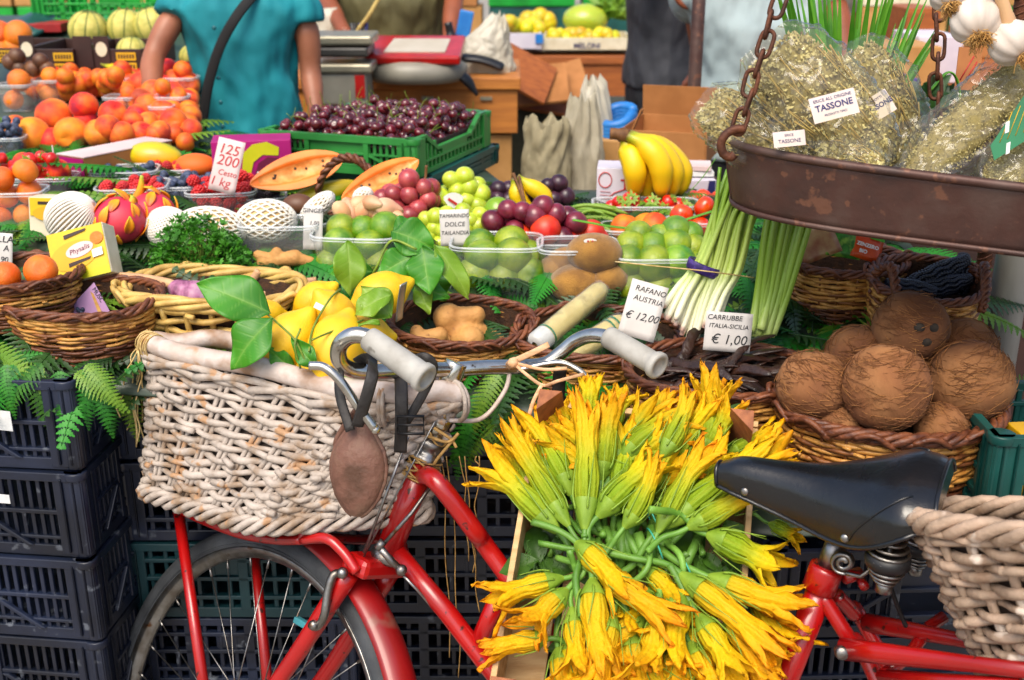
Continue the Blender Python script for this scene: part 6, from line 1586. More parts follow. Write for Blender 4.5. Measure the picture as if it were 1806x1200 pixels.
# black maize cobs
def corn(label, a, b, r_, Y0, Y1):
    A_, B_ = at(*a, Y0), at(*b, Y1); R = align(B_-A_); L = (B_-A_).length; q = r_*mpp(Y0); th = thing('corn_cob', label, 'corn', A_); mb = MB()
    MB().lathe([(q*.3, 0), (q*.8, L*.05), (q*.85, L*.6), (q*.35, L)], (0, 0, 0), R, 14).obj('cob', m_corn, th)
    n = 11
    for i in range(24):
        t = i/24; rr = q*interp(t, [(0, .75), (.1, .95), (.6, .95), (1, .4)])
        for k in range(n): qq = 2*pi*k/n+.12*sin(i); mb.ball(R @ V((rr*cos(qq), rr*sin(qq), L*(t+.02))), (q*.25, q*.25, q*.2), 6, 5, None, R)
    mb.obj('kernels', m_corn, th)
corn('black corn cob lying flat in front in the hooped basket', (1562, 505), (1650, 515), 15, 1.745, 1.735)
corn('black corn cob rising to the right in the hooped basket', (1600, 510), (1706, 458), 17, 1.76, 1.80)
corn('black corn cob at the bottom right of the hooped basket', (1620, 518), (1712, 492), 16, 1.75, 1.77)
corn('black corn cob against the hoop handle', (1690, 515), (1700, 450), 16, 1.78, 1.82)
# seed packets lying in the basket
m_pkg = mat('packet_green', '#3f8a2c', '#7aa438', rough=.4, scale=60, c3='#2a641c')
m_pkt = mat('packet_tan', '#b59a68', '#8a5038', rough=.4, scale=30)
m_pko = mat('packet_orange', '#b8380c', '#c44a14', rough=.35)
m_pkl = mat('packet_lime', '#4a9a1c', '#3c8a14', rough=.4)
for lab, px, py, w, h, m_, roll in (('tan seed packet with a root picture in the brown basket', 1440, 428, 70, 60, m_pkt, -.4), ('leafy green seed packet in the middle of the basket', 1488, 425, 60, 60, m_pkg, .15), ('orange seed packet with a bright green mark on the right', 1530, 432, 54, 56, m_pko, .3)):
    s = mpp(1.84); o = MB().grid(lambda u, v: ((u-.5)*w*s, .004*sin(pi*u)*sin(pi*v)*-1, (v-.5)*h*s), 6, 6).obj('seed_packet', m_, label=lab, cat='packet', loc=at(px, py, 1.84), solid=.003); o.rotation_euler = (-.5, roll, 0)
    if m_ is m_pko:
        MB().plate([(x*s, -.0068, z*s) for x, z in ((0, 10), (26, 10), (26, 30), (6, 30))], (0, 1, 0), .0008).obj('green_mark', m_pkl, o); text('B', 14*s, o, (13*s, -.008, 20*s), m_spot, bold=.0006); text('ZENZERO', 9*s, o, (-2*s, -.0072, -4*s), m_spot, bold=.0003); text('BIO', 9*s, o, (-8*s, -.0072, -16*s), m_spot, bold=.0003)
# ------------------------------------------------------------------ spring onions and leek leaves
m_so = mat('spring_onion', '#c8d890', '#a8c060', rough=.4, scale=30, stretch=(1, 1, .2), var=.1, tcramp=[(0, '#d8b0a0'), (.04, '#dcd8c0'), (.30, '#d6dcac'), (.50, '#b4c860'), (.8, '#7ea02c'), (1, '#5f8a20')], attrmix=.12, coat=.15)
m_so2 = mat('lemongrass_stalk', '#90b040', '#6f9428', rough=.4, scale=30, stretch=(1, 1, .2), var=.12, tcramp=[(0, '#b8cc74'), (.3, '#8fb23c'), (1, '#55801c')], attrmix=.15)
m_blade = mat('green_blade', '#3f7f18', '#5e9a24', rough=.4, scale=20, var=.2, thin=.2)
m_band = mat('violet_band', '#2c1a5c', '#4a3580', rough=.4, scale=90, pos=(.48, .56))
th = thing('spring_onions', 'bundle of white ended spring onions tied with a violet band', 'spring onions', at(1215, 590, 1.72))
random.seed(22)
for k in range(30):
    d = U(-.012, .012)
    if k < 13:
        u = k/12; bx, by = lerp(1174, 1214, u)+U(-6, 6), lerp(552, 604, u)+U(-10, 6); mx = lerp(1224, 1258, u); tx, ty = lerp(1268, 1316, U(0, 1)), U(255, 330)
    else:
        u = (k-13)/16; bx, by = lerp(1218, 1268, u)+U(-6, 6), lerp(604, 560, u)+U(-8, 8); mx = lerp(1258, 1306, u); tx, ty = lerp(1296, 1362, U(.2, 1)*.3+u*.7), U(280, 360)
    pts = [at(bx, by, 1.70+d), at(bx*.5+mx*.5-3, by*.5+472*.5, 1.72+d), at(mx, 472+U(-3, 3), 1.735+d), at(lerp(mx, tx, .5)+U(-4, 4), 385, 1.75+d), at(tx, ty, 1.77+d*2)]
    P = bez(pts, 6); N = len(P); r_ = U(.0044, .0060)
    MB().tube(P, [r_*interp(i/(N-1), [(0, .7), (.06, 1.12), (.2, 1.0), (.5, .95), (1, .6)]) for i in range(N)], 8, a=lambda a_, b_: (a_, b_, 0)).obj('stalk', m_so, th, local=False)
bc_ = at(1241, 473, 1.733); MB().tube([bc_+V((.0255*cos(q), .018*sin(q), -.010*cos(q))) for q in [2*pi*k/30 for k in range(30)]], .0085, 8, closed=True, el=(1.0, .16), ref=(.25, 0, 1)).obj('band', m_band, th, local=False)
MB().tube(bez([at(1085, 462, 1.80), at(1160, 470, 1.75), at(1240, 478, 1.70), at(1330, 490, 1.74)], 6), .0011, 5).obj('string', m_raffia, label='thin straw string running across the limes to the onion bundle', cat='string', local=False)
th = thing('spring_onions', 'bunch of all green stalks standing right of the white ended onions', 'green stalks', at(1345, 585, 1.74))
for k in range(12):
    u = k/11; bx = lerp(1325, 1362, u); tx = lerp(1352, 1425, u)+U(-8, 8)
    P = bez([at(bx, 590+U(-8, 6), 1.72+U(-.01, .01)), at(lerp(bx, tx, .4), 520, 1.735), at(tx, 395, 1.75+U(-.01, .01)), at(tx+20, 330, 1.77)], 7); r_ = U(.006, .0078)
    MB().tube(P, [r_*lerp(1.1, .7, i/(len(P)-1)) for i in range(len(P))], 8, a=lambda a_, b_: (a_, b_, 0)).obj('stalk', m_so2, th, local=False)
th = thing('leek_leaves', 'tall fan of thin green leaves rising behind the herb bags', 'leaves', at(1490, 250, 1.78))
random.seed(23)
for k in range(46):
    u = k/45; bx = 1440+u*95; tx = 1362+u*300+U(-18, 18); ty = -U(15, 60) if u < .75 else U(-30, 60)
    A_ = at(bx, 250, 1.74+U(-.03, .03)); B_ = at(tx, ty, 1.74+U(-.10, .06)); mb = MB()
    d = (B_-A_); leafblade(mb, A_, d, (U(-.4, .4), -1, U(-.1, .3)), d.length, U(.006, .011), U(-.15, .15), .3, N=8); mb.obj('blade', m_blade, th, local=False)
for lab, pts in (('long green blade crossing in front of the strawberry tray', [(1010, 388), (1100, 402), (1170, 398), (1260, 372)]), ('bent green blade hanging behind the iron chain', [(1640, 160), (1672, 128), (1690, 150), (1694, 225)]), ('thin green sprig crossing in front of the white booklet', [(1215, 340), (1240, 312), (1262, 280)])):
    MB().tube(bez([at(x, y, 2.02 if x < 1300 else 1.8) for x, y in pts], 8), .0055 if 'sprig' not in lab else .002, 8, el=(.3, 1)).obj('grass_leaf', m_blade, label=lab, cat='leaf', local=False)
# ------------------------------------------------------------------ hanging iron scale pan
m_iron = mat('rusty_iron', '#352926', '#57463f', rough=.5, scale=7, metal=.35, bump=.3, bscale=60, c3='#4a3029', spots=('#694636', 45, .60))
m_chain = mat('rusty_chain', '#40251a', '#6a3c24', rough=.6, scale=40, metal=.4, bump=.4, bscale=150)
pl = at(1290, 268, 1.50); pn = at(1806, 333, 1.375); ex_ = V((pn.x-pl.x, pn.y-pl.y, 0)).normalized(); ey_ = V((-ex_.y, ex_.x, 0)); zr = pl.z-.004
pan = thing('scale_pan', 'old rusty iron scale pan hanging on chains, filled with herb bags', 'scale pan', pl+ex_*.36+ey_*.16)
pc_ = V((pl.x, pl.y, zr))+ex_*.345+ey_*.165; A_, B_ = .375, .19
def PP(q, t, o=0):
    x, y = sup(q, 3.6); k = lerp(.955, 1, t); return pc_+ex_*((A_*k+o)*x)+ey_*((B_*k+o)*y)+V((0, 0, (-.011-.021*x)*t+(-.095-.015*x)*(1-t)))
mb = MB(); mb.grid(lambda u, v: PP(2*pi*u, v), 120, 8, cu=True); mb.add([PP(2*pi*k/80, 0) for k in range(80)], [tuple(range(80))]); mb.obj('side', m_iron, pan, local=False, solid=.003)
mb = MB(); mb.tube([PP(2*pi*k/120, 1, .001) for k in range(120)], .0062, 8, closed=True); mb.obj('rolled_rim', m_iron, pan, local=False)
mb = MB(); mb.tube([PP(2*pi*k/120, 0, .001) for k in range(120)], .0042, 8, closed=True); mb.obj('base_bead', m_iron, pan, local=False)
MB().tube([PP(3.6, k/6, .0015) for k in range(7)], .0018, 6).obj('seam', m_iron, pan, local=False)
def link(mb, c, d, nrm, L, W, r_):
    d = V(d).normalized(); n = V(nrm); n = (n-d*n.dot(d)).normalized(); pts = []
    for k in range(24):
        q = 2*pi*k/24; x = W*cos(q); z = (L-W)*(1 if sin(q) > 0 else -1)*(abs(sin(q))**.15 if abs(sin(q)) > 1e-6 else 0)*.0
        pts.append(c+n*(W*cos(q))+d*(W*sin(q)+(L-W)*max(-1, min(1, sin(q)*3))))
    mb.tube(pts, r_, 8, closed=True)
def chain(label, a, b, Ya, Yb, n, L):
    A2, B2 = at(*a, Ya), at(*b, Yb); th = thing('chain', label, 'chain', A2); d = (B2-A2); 
    for k in range(n):
        mb = MB(); t = (k+.5)/n; c = A2.lerp(B2, t)+V((.003*sin(k*2.2), .002*cos(k*1.7), 0)); link(mb, c, d+V((.2*sin(k*2.2), 0, 0))*d.length*.3, V((.9, -.35, .2)) if k % 2 == 0 else V((.35, .9, .1)), d.length/n*.68, L, L*.34); mb.obj('chain_link', m_chain, th, local=False)
    return th
c1 = chain('rusty iron chain at the left end of the scale pan', (1301, 232), (1386, -45), 1.475, 1.50, 8, .0085)
mb = MB(); hk = [at(x, y, 1.472) for x, y in ((1312, 228), (1298, 228), (1282, 236), (1272, 252), (1275, 270), (1288, 278), (1296, 272))]; mb.tube(bez(hk, 6), .0058, 10); mb.obj('hook', m_chain, c1, local=False)
chain('rusty iron chain at the back of the scale pan near the pole', (1650, 236), (1657, -40), 1.70, 1.72, 8, .0085)
# herb bags
m_herb = mat('dried_oregano', '#80723e', '#665830', rough=.9, scale=40, c3='#8d7f4e', bump=.5, bscale=120)
m_herbl = mat('dried_herb_leaf', '#c4b880', '#a49766', rough=.8, scale=60, var=.2)
m_stalkd = mat('dried_stalk', '#b49c58', '#957a40', rough=.8, scale=60)
m_film = clear_mat('bag_film', (.97, .965, .88), .03, .08, 1.5, .7)
m_lab = mat('bag_label', '#d0c0bc', '#c8b8a8', rough=.4, scale=14)
def herbbag(label, a, b, wpx, Y0, Y1, up, seed, lab=None, flow=True, crumb=False):
    random.seed(seed); A2, B2 = at(*a, Y0), at(*b, Y1); x = (B2-A2).normalized(); L = (B2-A2).length; s = mpp(Y0); W = wpx*s/2
    up = V(up); R = frame_rot(x, up); th = thing('herb_bag', label, 'herb bag', A2)
    def prof(t): return W*interp(t, [(0, .30), (.08, .62), (.3, .95), (.6, 1.0), (.85, .86), (.95, .62), (1, .50)])
    def dep(t): return W*interp(t, [(0, .18), (.15, .40), (.5, .52), (.8, .42), (.95, .14), (1, .03)])
    def film(u, v):
        q = 2*pi*v; t = u; w_ = prof(t)*1.14; d = dep(t)*1.16+.004
        p = V((L*(t*1.06-.03), w_*cos(q), d*sin(q))); k = noise.noise(V((t*7+seed, cos(q)*2.4, sin(q)*2.4)))*.008+abs(noise.noise(V((t*13+seed, cos(q)*5, sin(q)*5))))*.010+abs(noise.noise(V((t*26+seed, cos(q)*11, sin(q)*9))))*.004
        return A2+R @ (p+V((0, cos(q)*k, sin(q)*k*1.2)))
    mb = MB(); mb.grid(film, 60, 72); mb.obj('clear_film', m_film, th, local=False)
    mb = MB(); mb.grid(lambda u, v: A2+R @ V((L*lerp(.03, .93, u), prof(lerp(.03, .93, u))*.76*cos(2*pi*v)*(1+.1*noise.noise(V((u*8, v*9, seed)))), dep(lerp(.03, .93, u))*.70*sin(2*pi*v)*(1+.2*noise.noise(V((u*8, v*9, seed+3)))))), 24, 22); mb.obj('herb_core', m_herb, th, local=False)
    mb = MB()
    for k in range(3400 if not crumb else 4200):
        t = U(.03, .95); q = U(0, 2*pi); rr = U(.86, 1.02); w_ = prof(t)*.90*rr; d = dep(t)*.88*rr
        p = A2+R @ V((L*t, w_*cos(q), d*sin(q))); dd = (R @ V((U(.2, 1), U(-.6, .6), U(-.5, .5)))).normalized() if not crumb else V((U(-1, 1), U(-1, 1), U(-1, 1))).normalized()
        ln = U(.003, .008) if not crumb else U(.0018, .004); e = dd.orthogonal().normalized()*ln*U(.18, .35)
        mb.add([p-e, p+dd*ln*.5-e*1.2+dd.cross(e)*.6, p+dd*ln, p+dd*ln*.5+e*1.2], [(0, 1, 2, 3)])
    mb.m = [0 if (i*7919) % 10 < 6 else 1 for i in range(len(mb.f))]; mb.obj('herb_leaves', [m_herbl, m_herb], th, local=False)
    if flow:
        mb = MB()
        for k in range(70):
            t = U(.02, .7); q = U(.1, pi-.1) if k < 50 else U(0, 6.3); p = V((L*t, prof(t)*.9*cos(q), dep(t)*.93*sin(q))); e = p+V((L*U(.1, .28), U(-.012, .012), U(-.004, .006)))
            mb.tube([A2+R @ p, A2+R @ ((p+e)/2+V((0, 0, .003))), A2+R @ e], U(.0005, .0011), 4)
        mb.obj('dry_stalks', m_stalkd, th, local=False)
    if lab:
        (lx, ly, lw, lh, roll, Yl, lines) = lab
        c = at(lx, ly, Yl); s2 = mpp(Yl); lb = MB().box((0, 0, 0), (lw*s2, .0006, lh*s2)).obj('paper_label', m_lab, th, bevel=.0)
        lb.location = c-A2; lb.rotation_euler = (Matrix.Rotation(-.35, 3, 'X') @ Matrix.Rotation(roll, 3, 'Y')).to_euler()
        for t, sz, x_, z_ in lines: text(t, sz*s2, lb, (x_*s2, -.0008, z_*s2), m_inkb, bold=.00022 if sz > 9 else 0)
    return th
TL_ = (('ERICE ALL ORIGINE', 7.5, 0, 14), ('TASSONE', 15, 0, 1), ('PRODOTTI TIPICI', 5, 0, -12))
herbbag('large bag of dried oregano, middle of the pan, its label tilted up', (1545, 300), (1350, 78), 165, 1.50, 1.56, (-.25, -.85, .5), 1, (1471, 187, 78, 43, -.26, 1.435, TL_))
herbbag('oregano bag leaning behind the large one, its label half covered', (1600, 290), (1500, 82), 140, 1.60, 1.66, (.1, -.9, .45), 2, (1546, 190, 56, 40, -.55, 1.525, (('TASSONE', 12, 4, 0), ('PRODOTTI', 6, 2, 12))))
herbbag('oregano bag lying at the left end of the pan behind the chain', (1420, 292), (1240, 178), 110, 1.52, 1.58, (-.2, -.75, .6), 3, (1392, 245, 54, 26, -.1, 1.46, (('TASSONE', 9, 0, -4), ('ERICE', 6, 0, 6))))
herbbag('low crumpled bag of oregano tips along the front of the pan', (1560, 300), (1440, 268), 70, 1.46, 1.50, (0, -.7, .7), 4)
herbbag('long bag of crumbled herbs rising to the right edge of the pan', (1600, 322), (1830, 110), 105, 1.46, 1.50, (-.35, -.85, .4), 5, None, False, True)
herbbag('bag of crumbled herbs in the right corner of the pan', (1745, 335), (1880, 232), 110, 1.42, 1.48, (-.2, -.8, .5), 6, None, False, True)
m_gtag = mat('green_tag', '#0f5a34', '#147044', rough=.35, scale=8)
s = mpp(1.42); o = MB().plate([(x*s, 0, z*s) for x, z in ((-50, -42), (-42, -66), (60, 10), (60, 110), (0, 50))], (0, 1, 0), .0012).obj('bag_tag', m_gtag, label='dark green folded tag on the long herb bag', cat='tag', loc=at(1806, 215, 1.415)); o.rotation_euler = (-.3, 0, -.2)
for k in range(7): MB().tube([((-36+k*12)*s, -.001, (-36+k*6)*s), ((-20+k*12)*s, -.001, (16+k*10)*s)], .0005, 4).obj('gold_line', m_yp, o)
for x, z in ((-26, -10), (-22, -45)): MB().plate([((x+a_)*s, -.0012, (z+b_)*s) for a_, b_ in ((-3, -11), (3, -8), (3, 11), (-3, 8))], (0, 1, 0), .0006).obj('white_mark', m_spot, o)
# ------------------------------------------------------------------ poles
m_pole = mat('painted_steel', '#a5a49e', '#8a8780', rough=.4, scale=10, bump=.15, bscale=60, spots=('#50483e', 34, .67), stretch=(1, 1, .3))
p = at(1772, 560, 1.92); MB().tube([(p.x, p.y, .0), (p.x, p.y, 3.0)], .0305, 24).obj('steel_pole', m_pole, label='pale steel pole standing behind the coconuts', cat='pole', local=False)
p = at(1727, 520, 1.90); mb = MB(); mb.tube([(p.x, p.y, 0), (p.x, p.y, 3.0)], .0125, 12)
for k in range(150): z = .8+k*.012; mb.tube([(p.x+.0132*cos(q), p.y+.0132*sin(q), z+.008*cos(q)) for q in [2*pi*j/10 for j in range(10)]], .0014, 4, closed=True)
mb.obj('rusty_rod', m_chain, label='dark ribbed iron rod beside the pale steel pole', cat='rod', local=False)
p = at(1228, 90, 2.95); mb = MB(); mb.tube([(p.x, p.y, 0), (p.x, p.y, 2.2)], .017, 16); mb.obj('rusty_pole', m_iron, label='brown rusty pole between the dark and the pale blue shirts', cat='pole', local=False)
o = MB().box((0, 0, 0), (.038, .002, .066)).obj('price_card', mat('brown_tag', '#a86a34', '#94582a', rough=.6), label='small brown card hung behind the chain below the garlic', cat='price card', loc=at(1708, 122, 1.84)); o.rotation_euler = (-.2, .06, 0)
for i, pts in enumerate(([(-.012, -.0014, -.018), (.006, -.0014, .02)], [(-.002, -.0014, -.016), (.012, -.0014, .012)])): MB().tube(pts, .001, 4).obj('red_stroke', m_inkr, o)
# green crate at the right edge with an orange carton strip inside
p = at(1752, 875, 1.36); o = crate_mb(.30, .20, .145, 1).obj('produce_crate', m_dgreen, label='deep green crate at the right edge beside the coconuts', cat='crate', loc=p+V((.15, .11, -.062)), bevel=.0018); o.rotation_euler = (0, 0, -.02)
obox('fruit_carton', 'orange carton standing inside the deep green crate at the right edge', p+V((.07, .09, -.05)), (.03, .04, .11), (0, 0, .1), m_yp, 'carton')
# ------------------------------------------------------------------ wooden crate of courgette flowers tied to the handlebar
m_wood = mat('poplar_wood', '#c9a877', '#b08a58', rough=.7, scale=10, stretch=(1, 8, 8), bump=.25, bscale=60)
m_wood2 = mat('crate_post', '#9a5a30', '#7c4524', rough=.65, scale=10, stretch=(8, 8, 1), bump=.25)
O_ = at(948, 702, 1.500); TR_ = at(1338, 742, 1.44); BL_ = at(880, 1230, 1.19)
qx = (TR_-O_).normalized(); qd = BL_-O_; qd = (qd-qx*qd.dot(qx)).normalized(); qn = qx.cross(qd)
if qn.y > 0: qn = -qn
Wd = (TR_-O_).length; Ln = .52; Dp = .085
Rq = Matrix((qx, qd, qn)).transposed()
wc = thing('flower_crate', 'shallow pale wooden crate tied to the handlebar and full of courgette flowers', 'crate', O_+qx*Wd/2+qd*Ln*.98-qn*Dp)
def qp(x, y, z): return O_+qx*x+qd*y+qn*z
def qbox(nm, m, x0, x1, y0, y1, z0, z1): return MB().box(qp((x0+x1)/2, (y0+y1)/2, (z0+z1)/2), (x1-x0, y1-y0, z1-z0), Rq).obj(nm, m, wc, local=False, bevel=.0012)
for nm, a_ in (('side_board', (0, .008, .012, Ln, -Dp*.55, 0)), ('side_board', (Wd-.008, Wd, .012, Ln, -Dp*.55, 0)), ('side_board', (0, .006, .012, Ln, -Dp, -Dp*.65)), ('side_board', (Wd-.006, Wd, .012, Ln, -Dp, -Dp*.65)), ('end_board', (0, Wd, 0, .009, -Dp*.62, -.002)), ('end_board', (0, Wd, Ln, Ln+.009, -Dp*.62, 0))):
    qbox(nm, m_wood, *a_)
for i in range(5): x = Wd*i/5; qbox('floor_slat', m_wood, x+.003, x+Wd/5-.003, .004, Ln, -Dp-.005, -Dp)
for x, y, sx, sy in ((.009, .010, 1, 1), (Wd-.009, .010, -1, 1), (.009, Ln-.004, 1, -1), (Wd-.009, Ln-.004, -1, -1), (.009, .405, 1, 1)):
    a_ = .032; mb = MB(); out = [(x, y), (x+sx*a_, y), (x, y+sy*a_)]
    vs = [qp(u, v, -Dp) for u, v in out]+[qp(u, v, .052) for u, v in out]
    mb.add(vs, [(0, 1, 2), (5, 4, 3), (0, 3, 4, 1), (1, 4, 5, 2), (2, 5, 3, 0)], flat=True); mb.obj('corner_post', m_wood2, wc, local=False, bevel=.001)
m_petal = mat('petal', '#f0a808', rough=.62, spec=.3, scale=3, thin=.36, var=.08, hue=.012, rib=('#a9b422', .5), attrmix=.18, tcramp=[(0, '#78981a'), (.34, '#9ab41e'), (.54, '#ccc61a'), (.68, '#f0ca10'), (.9, '#f6c00a'), (1, '#f2a808')], bump=.25, bscale=8, bdist=.03)
m_petal2 = mat('petal_open', '#f0a808', rough=.62, spec=.3, scale=3, thin=.36, var=.08, hue=.012, rib=('#c8b414', .5), attrmix=.22, tcramp=[(0, '#a8b428'), (.2, '#dcc418'), (.42, '#f4c60c'), (.75, '#f7c00c'), (1, '#f3a808')], bump=.3, bscale=8, bdist=.03)
m_cal = mat('calyx_green', '#6f8f24', '#8cab34', rough=.5, scale=4, thin=.15, bump=.2, bscale=20)
m_fstem = mat('courgette_stem', '#446f1e', '#6b9838', rough=.5, scale=5, stretch=(1, 1, .2), bump=.3, bscale=24, var=.15)
def flower(seed, opn, bend, split=.58, curl=.6, m=m_petal):
    random.seed(seed); th = thing('courgette_flower', 'x', 'flower'); mb = MB()
    for k in range(5):
        a0 = 2*pi*k/5+U(-.1, .1); ln = U(.88, 1.06); tw = U(-.25, .25); fl = opn*U(.7, 1.3); cu = curl*U(.3, 1.5); ph = U(0, 6)
        NV, NU = 16, 8; vs = []; at_ = []
        for i in range(NV+1):
            t = i/NV*ln
            r_ = interp(t, [(0, .030), (.06, .075), (.16, .112), (.34, .122), (split, .095), (1.1, .07)])
            fr_ = max(0, (t-split)/(1-split))
            out = r_+fl*fr_**1.5*.42; zz = t-fl*fr_**2*.30*cu
            hw = (pi/5*1.12)*(1 if t < split else max(.02, (1-fr_/max(.2, (ln-split)/(1-split)))**.62))
            for j in range(NU+1):
                e = j/NU*2-1; rel = abs(e)
                an = a0+tw*t+hw*e*(1 if t < split else .122/max(.122, out)*1.75)
                rr = out-(.016 if t > .08 else 0)*rel**1.5*(1+fr_)+.010*noise.noise(V((t*9, e*3, ph)))*(1+4.5*fr_)
                bx = bend*t*t
                z2 = zz+.03*fr_*sin(e*5+ph+t*11)
                vs.append((rr*cos(an)+bx, rr*sin(an), z2)); rib = max(0, 1-rel*7)*(1-.6*fr_)+max(0, 1-abs(rel-.55)*9)*.4*(1-fr_)+max(0, rel-.88)*5*(1-fr_)*.5
                at_.append((t, min(1, rib), 0))
        w_ = NU+1
        mb.add(vs, [(i*w_+j, i*w_+j+1, (i+1)*w_+j+1, (i+1)*w_+j) for i in range(NV) for j in range(NU)], 0, at_)
    mb.obj('corolla', m, th, solid=.004)
    mb = MB(); mb.lathe([(.028, -.06), (.045, -.03), (.058, 0), (.080, .05), (.108, .13), (.112, .16)], n=20, wob=lambda q, t: 1+.05*cos(5*q)); 
    for k in range(5):
        q = 2*pi*k/5+.6; e = U(.25, .45); P = bez([(.10*cos(q), .10*sin(q), .08), (.135*cos(q), .135*sin(q), .2), ((.13+.1*opn)*cos(q)+U(-.05, .05), (.13+.1*opn)*sin(q)+U(-.05, .05), .15+e)], 4)
        mb.tube(P, [lerp(.012, .003, i/8) for i in range(9)], 5)
    mb.obj('calyx', m_cal, th)
    P = bez([(0, 0, .01), (0, 0, -.2), (U(-.1, .1), U(-.1, .1), -.42), (U(-.25, .25), U(-.25, .25), -.68)], 6)
    MB().tube(P, [lerp(.026, .034, i/18) for i in range(19)], 10).obj('stem', m_fstem, th)
    return Proto(th)
FC = [flower(1, .22, .06, .5), flower(2, .36, -.16, .48), flower(3, .12, .2, .55), flower(4, .5, .14, .46), flower(9, .28, -.1, .5)]
FO = [flower(5, .50, .05, .42, .6, m_petal2), flower(6, .34, -.12, .40, .5, m_petal2), flower(7, .66, .14, .38, .8, m_petal2), flower(8, .22, .1, .45, .4, m_petal2)]
UP = [((977, 930), (862, 790), 0, 1), ((997, 918), (888, 745), .01, 0), ((990, 890), (905, 745), -.01, 3), ((1032, 920), (1045, 690), .02, 0), ((1005, 865), (942, 712), -.015, 1), ((1060, 905), (1165, 785), .02, 4), ((1105, 925), (1185, 822), .025, 2), ((1170, 800), (1245, 692), .025, 2), ((1165, 930), (1242, 765), .02, 1),
      ((1185, 920), (1375, 768), .01, 0), ((1220, 928), (1340, 868), .03, 2), ((1255, 945), (1405, 1003), .025, 3), ((1100, 805), (1205, 700), -.005, 1), ((1070, 770), (1100, 668), -.01, 3), ((1245, 795), (1312, 712), -.005, 1), ((1290, 800), (1370, 762), -.01, 0), ((1035, 770), (1040, 655), -.01, 0), ((1360, 925), (1425, 958), .0, 1), ((965, 800), (930, 735), -.03, 3), ((1140, 760), (1180, 680), -.02, 0),
      ((1130, 880), (1215, 745), .0, 4), ((1090, 880), (1120, 730), -.01, 1), ((1205, 880), (1300, 780), -.01, 0), ((1010, 800), (985, 700), -.02, 4), ((1240, 860), (1345, 790), -.01, 3), ((1060, 840), (1075, 705), .0, 2), ((950, 880), (880, 770), -.02, 4), ((1280, 900), (1370, 850), -.02, 1)]
DN = [((1022, 962), (1105, 1028), .03, 1), ((985, 1022), (868, 1055), .015, 0), ((1045, 1030), (1048, 1160), .03, 3), ((1070, 1022), (1180, 1092), .03, 1), ((995, 1045), (925, 1115), .02, 2), ((1210, 1020), (1350, 1128), .03, 3), ((1258, 1022), (1392, 1082), .02, 1), ((1200, 1050), (1178, 1172), .02, 0), ((1160, 1090), (1152, 1205), .02, 2), ((1235, 1090), (1302, 1195), .03, 1), ((1285, 1080), (1345, 1190), .02, 3),
      ((1080, 1090), (1055, 1210), .025, 1), ((1010, 1080), (1025, 1190), .02, 0), ((960, 1128), (872, 1133), .01, 3), ((1115, 1120), (1130, 1230), .01, 0), ((985, 1150), (1000, 1240), .0, 1), ((1220, 1140), (1270, 1230), .01, 0), ((1140, 1005), (1215, 1062), .0, 2), ((1300, 1130), (1380, 1180), -.01, 2), ((1170, 1150), (1200, 1250), -.01, 3), ((1060, 1160), (1085, 1260), -.01, 2), ((1330, 1050), (1390, 1150), -.02, 0), ((1090, 1060), (1120, 1140), -.01, 0)]
random.seed(43)
for i in range(28):
    a_ = lerp(-2.75, -.25, (i+.5)/28); r0 = U(20, 70); cx_, cy_ = 1120+U(-90, 110), 900+U(-40, 20); ln = U(130, 190)
    UP.append(((cx_+r0*cos(a_), cy_+r0*sin(a_)), (cx_+(r0+ln)*cos(a_), cy_+(r0+ln)*sin(a_)*.9), U(-.035, -.012), i % 5))
for i in range(16):
    cx_, cy_ = U(940, 1340), U(1020, 1190); a_ = pi/2+U(-1.2, 1.2)+(cx_-1120)/400*-1
    DN.append(((cx_, cy_), (cx_+U(70, 110)*cos(a_), cy_+U(70, 110)*sin(a_)), U(-.02, .01), i % 4))
random.seed(44)
def plantf(lst, KK, grp, lab, base, ext=1.0, lo=.76, hi=1.5):
    for (b_, t_, dn, k) in lst:
        P0 = onplane(b_[0], b_[1], O_+qn*(base+dn), qn); P1 = onplane(t_[0], t_[1], O_+qn*(base+dn+.012), qn)
        d = (P1-P0)*ext; L_ = d.length; R = align(d+qn*L_*U(-.05, .15), qn) @ Matrix.Rotation(U(0, 6.28), 3, 'Z')
        wd = min(hi, max(lo, .145/L_*U(.85, 1.15)))*L_
        KK[k].put(P0, R, (wd, wd, L_*1.0), lab, grp)
plantf(UP, FC, 'courgette flowers of the upper bunch', 'yellow green courgette flower of the upper bunch, pointing up out of the crate', .0)
plantf(DN, FO, 'courgette flowers of the lower bunches', 'open orange yellow courgette flower in the lower part of the crate, hanging downward', -.005, 1.28, .95, 1.5)
random.seed(45)
mst = thing('stem_bundle', 'bundle of cut green courgette stems held by thin bands', 'stems', qp(Wd*.5, .26, -.03))
for k in range(26):
    x0 = U(1000, 1240); y0 = U(915, 950); x1 = lerp(1090, 1170, (x0-1000)/240)+U(-35, 35); y1 = y0+U(40, 90)
    A2 = onplane(x0, y0, O_+qn*U(-.03, .0), qn); B2 = onplane(x1, y1, O_+qn*U(-.05, -.01), qn)
    MB().tube([A2, A2.lerp(B2, .5)+qn*.006, B2], U(.0045, .0075), 8).obj('stem', m_fstem, mst, local=False)
m_rb = mat('rubber_band', '#2f9a80', '#48b098', rough=.4)
for px, py, r_ in ((1155, 962, .024), (1150, 915, .02), (1210, 1003, .018)):
    c = onplane(px, py, O_+qn*.0, qn); ax = (qx*.8-qd*.5).normalized(); e1 = ax.orthogonal().normalized(); e2 = ax.cross(e1)
    MB().tube([c+(e1*cos(q)+e2*sin(q))*r_ for q in [2*pi*k/24 for k in range(24)]], .0011, 6, closed=True).obj('band', m_rb, mst, local=False)
random.seed(46)
mb = MB()
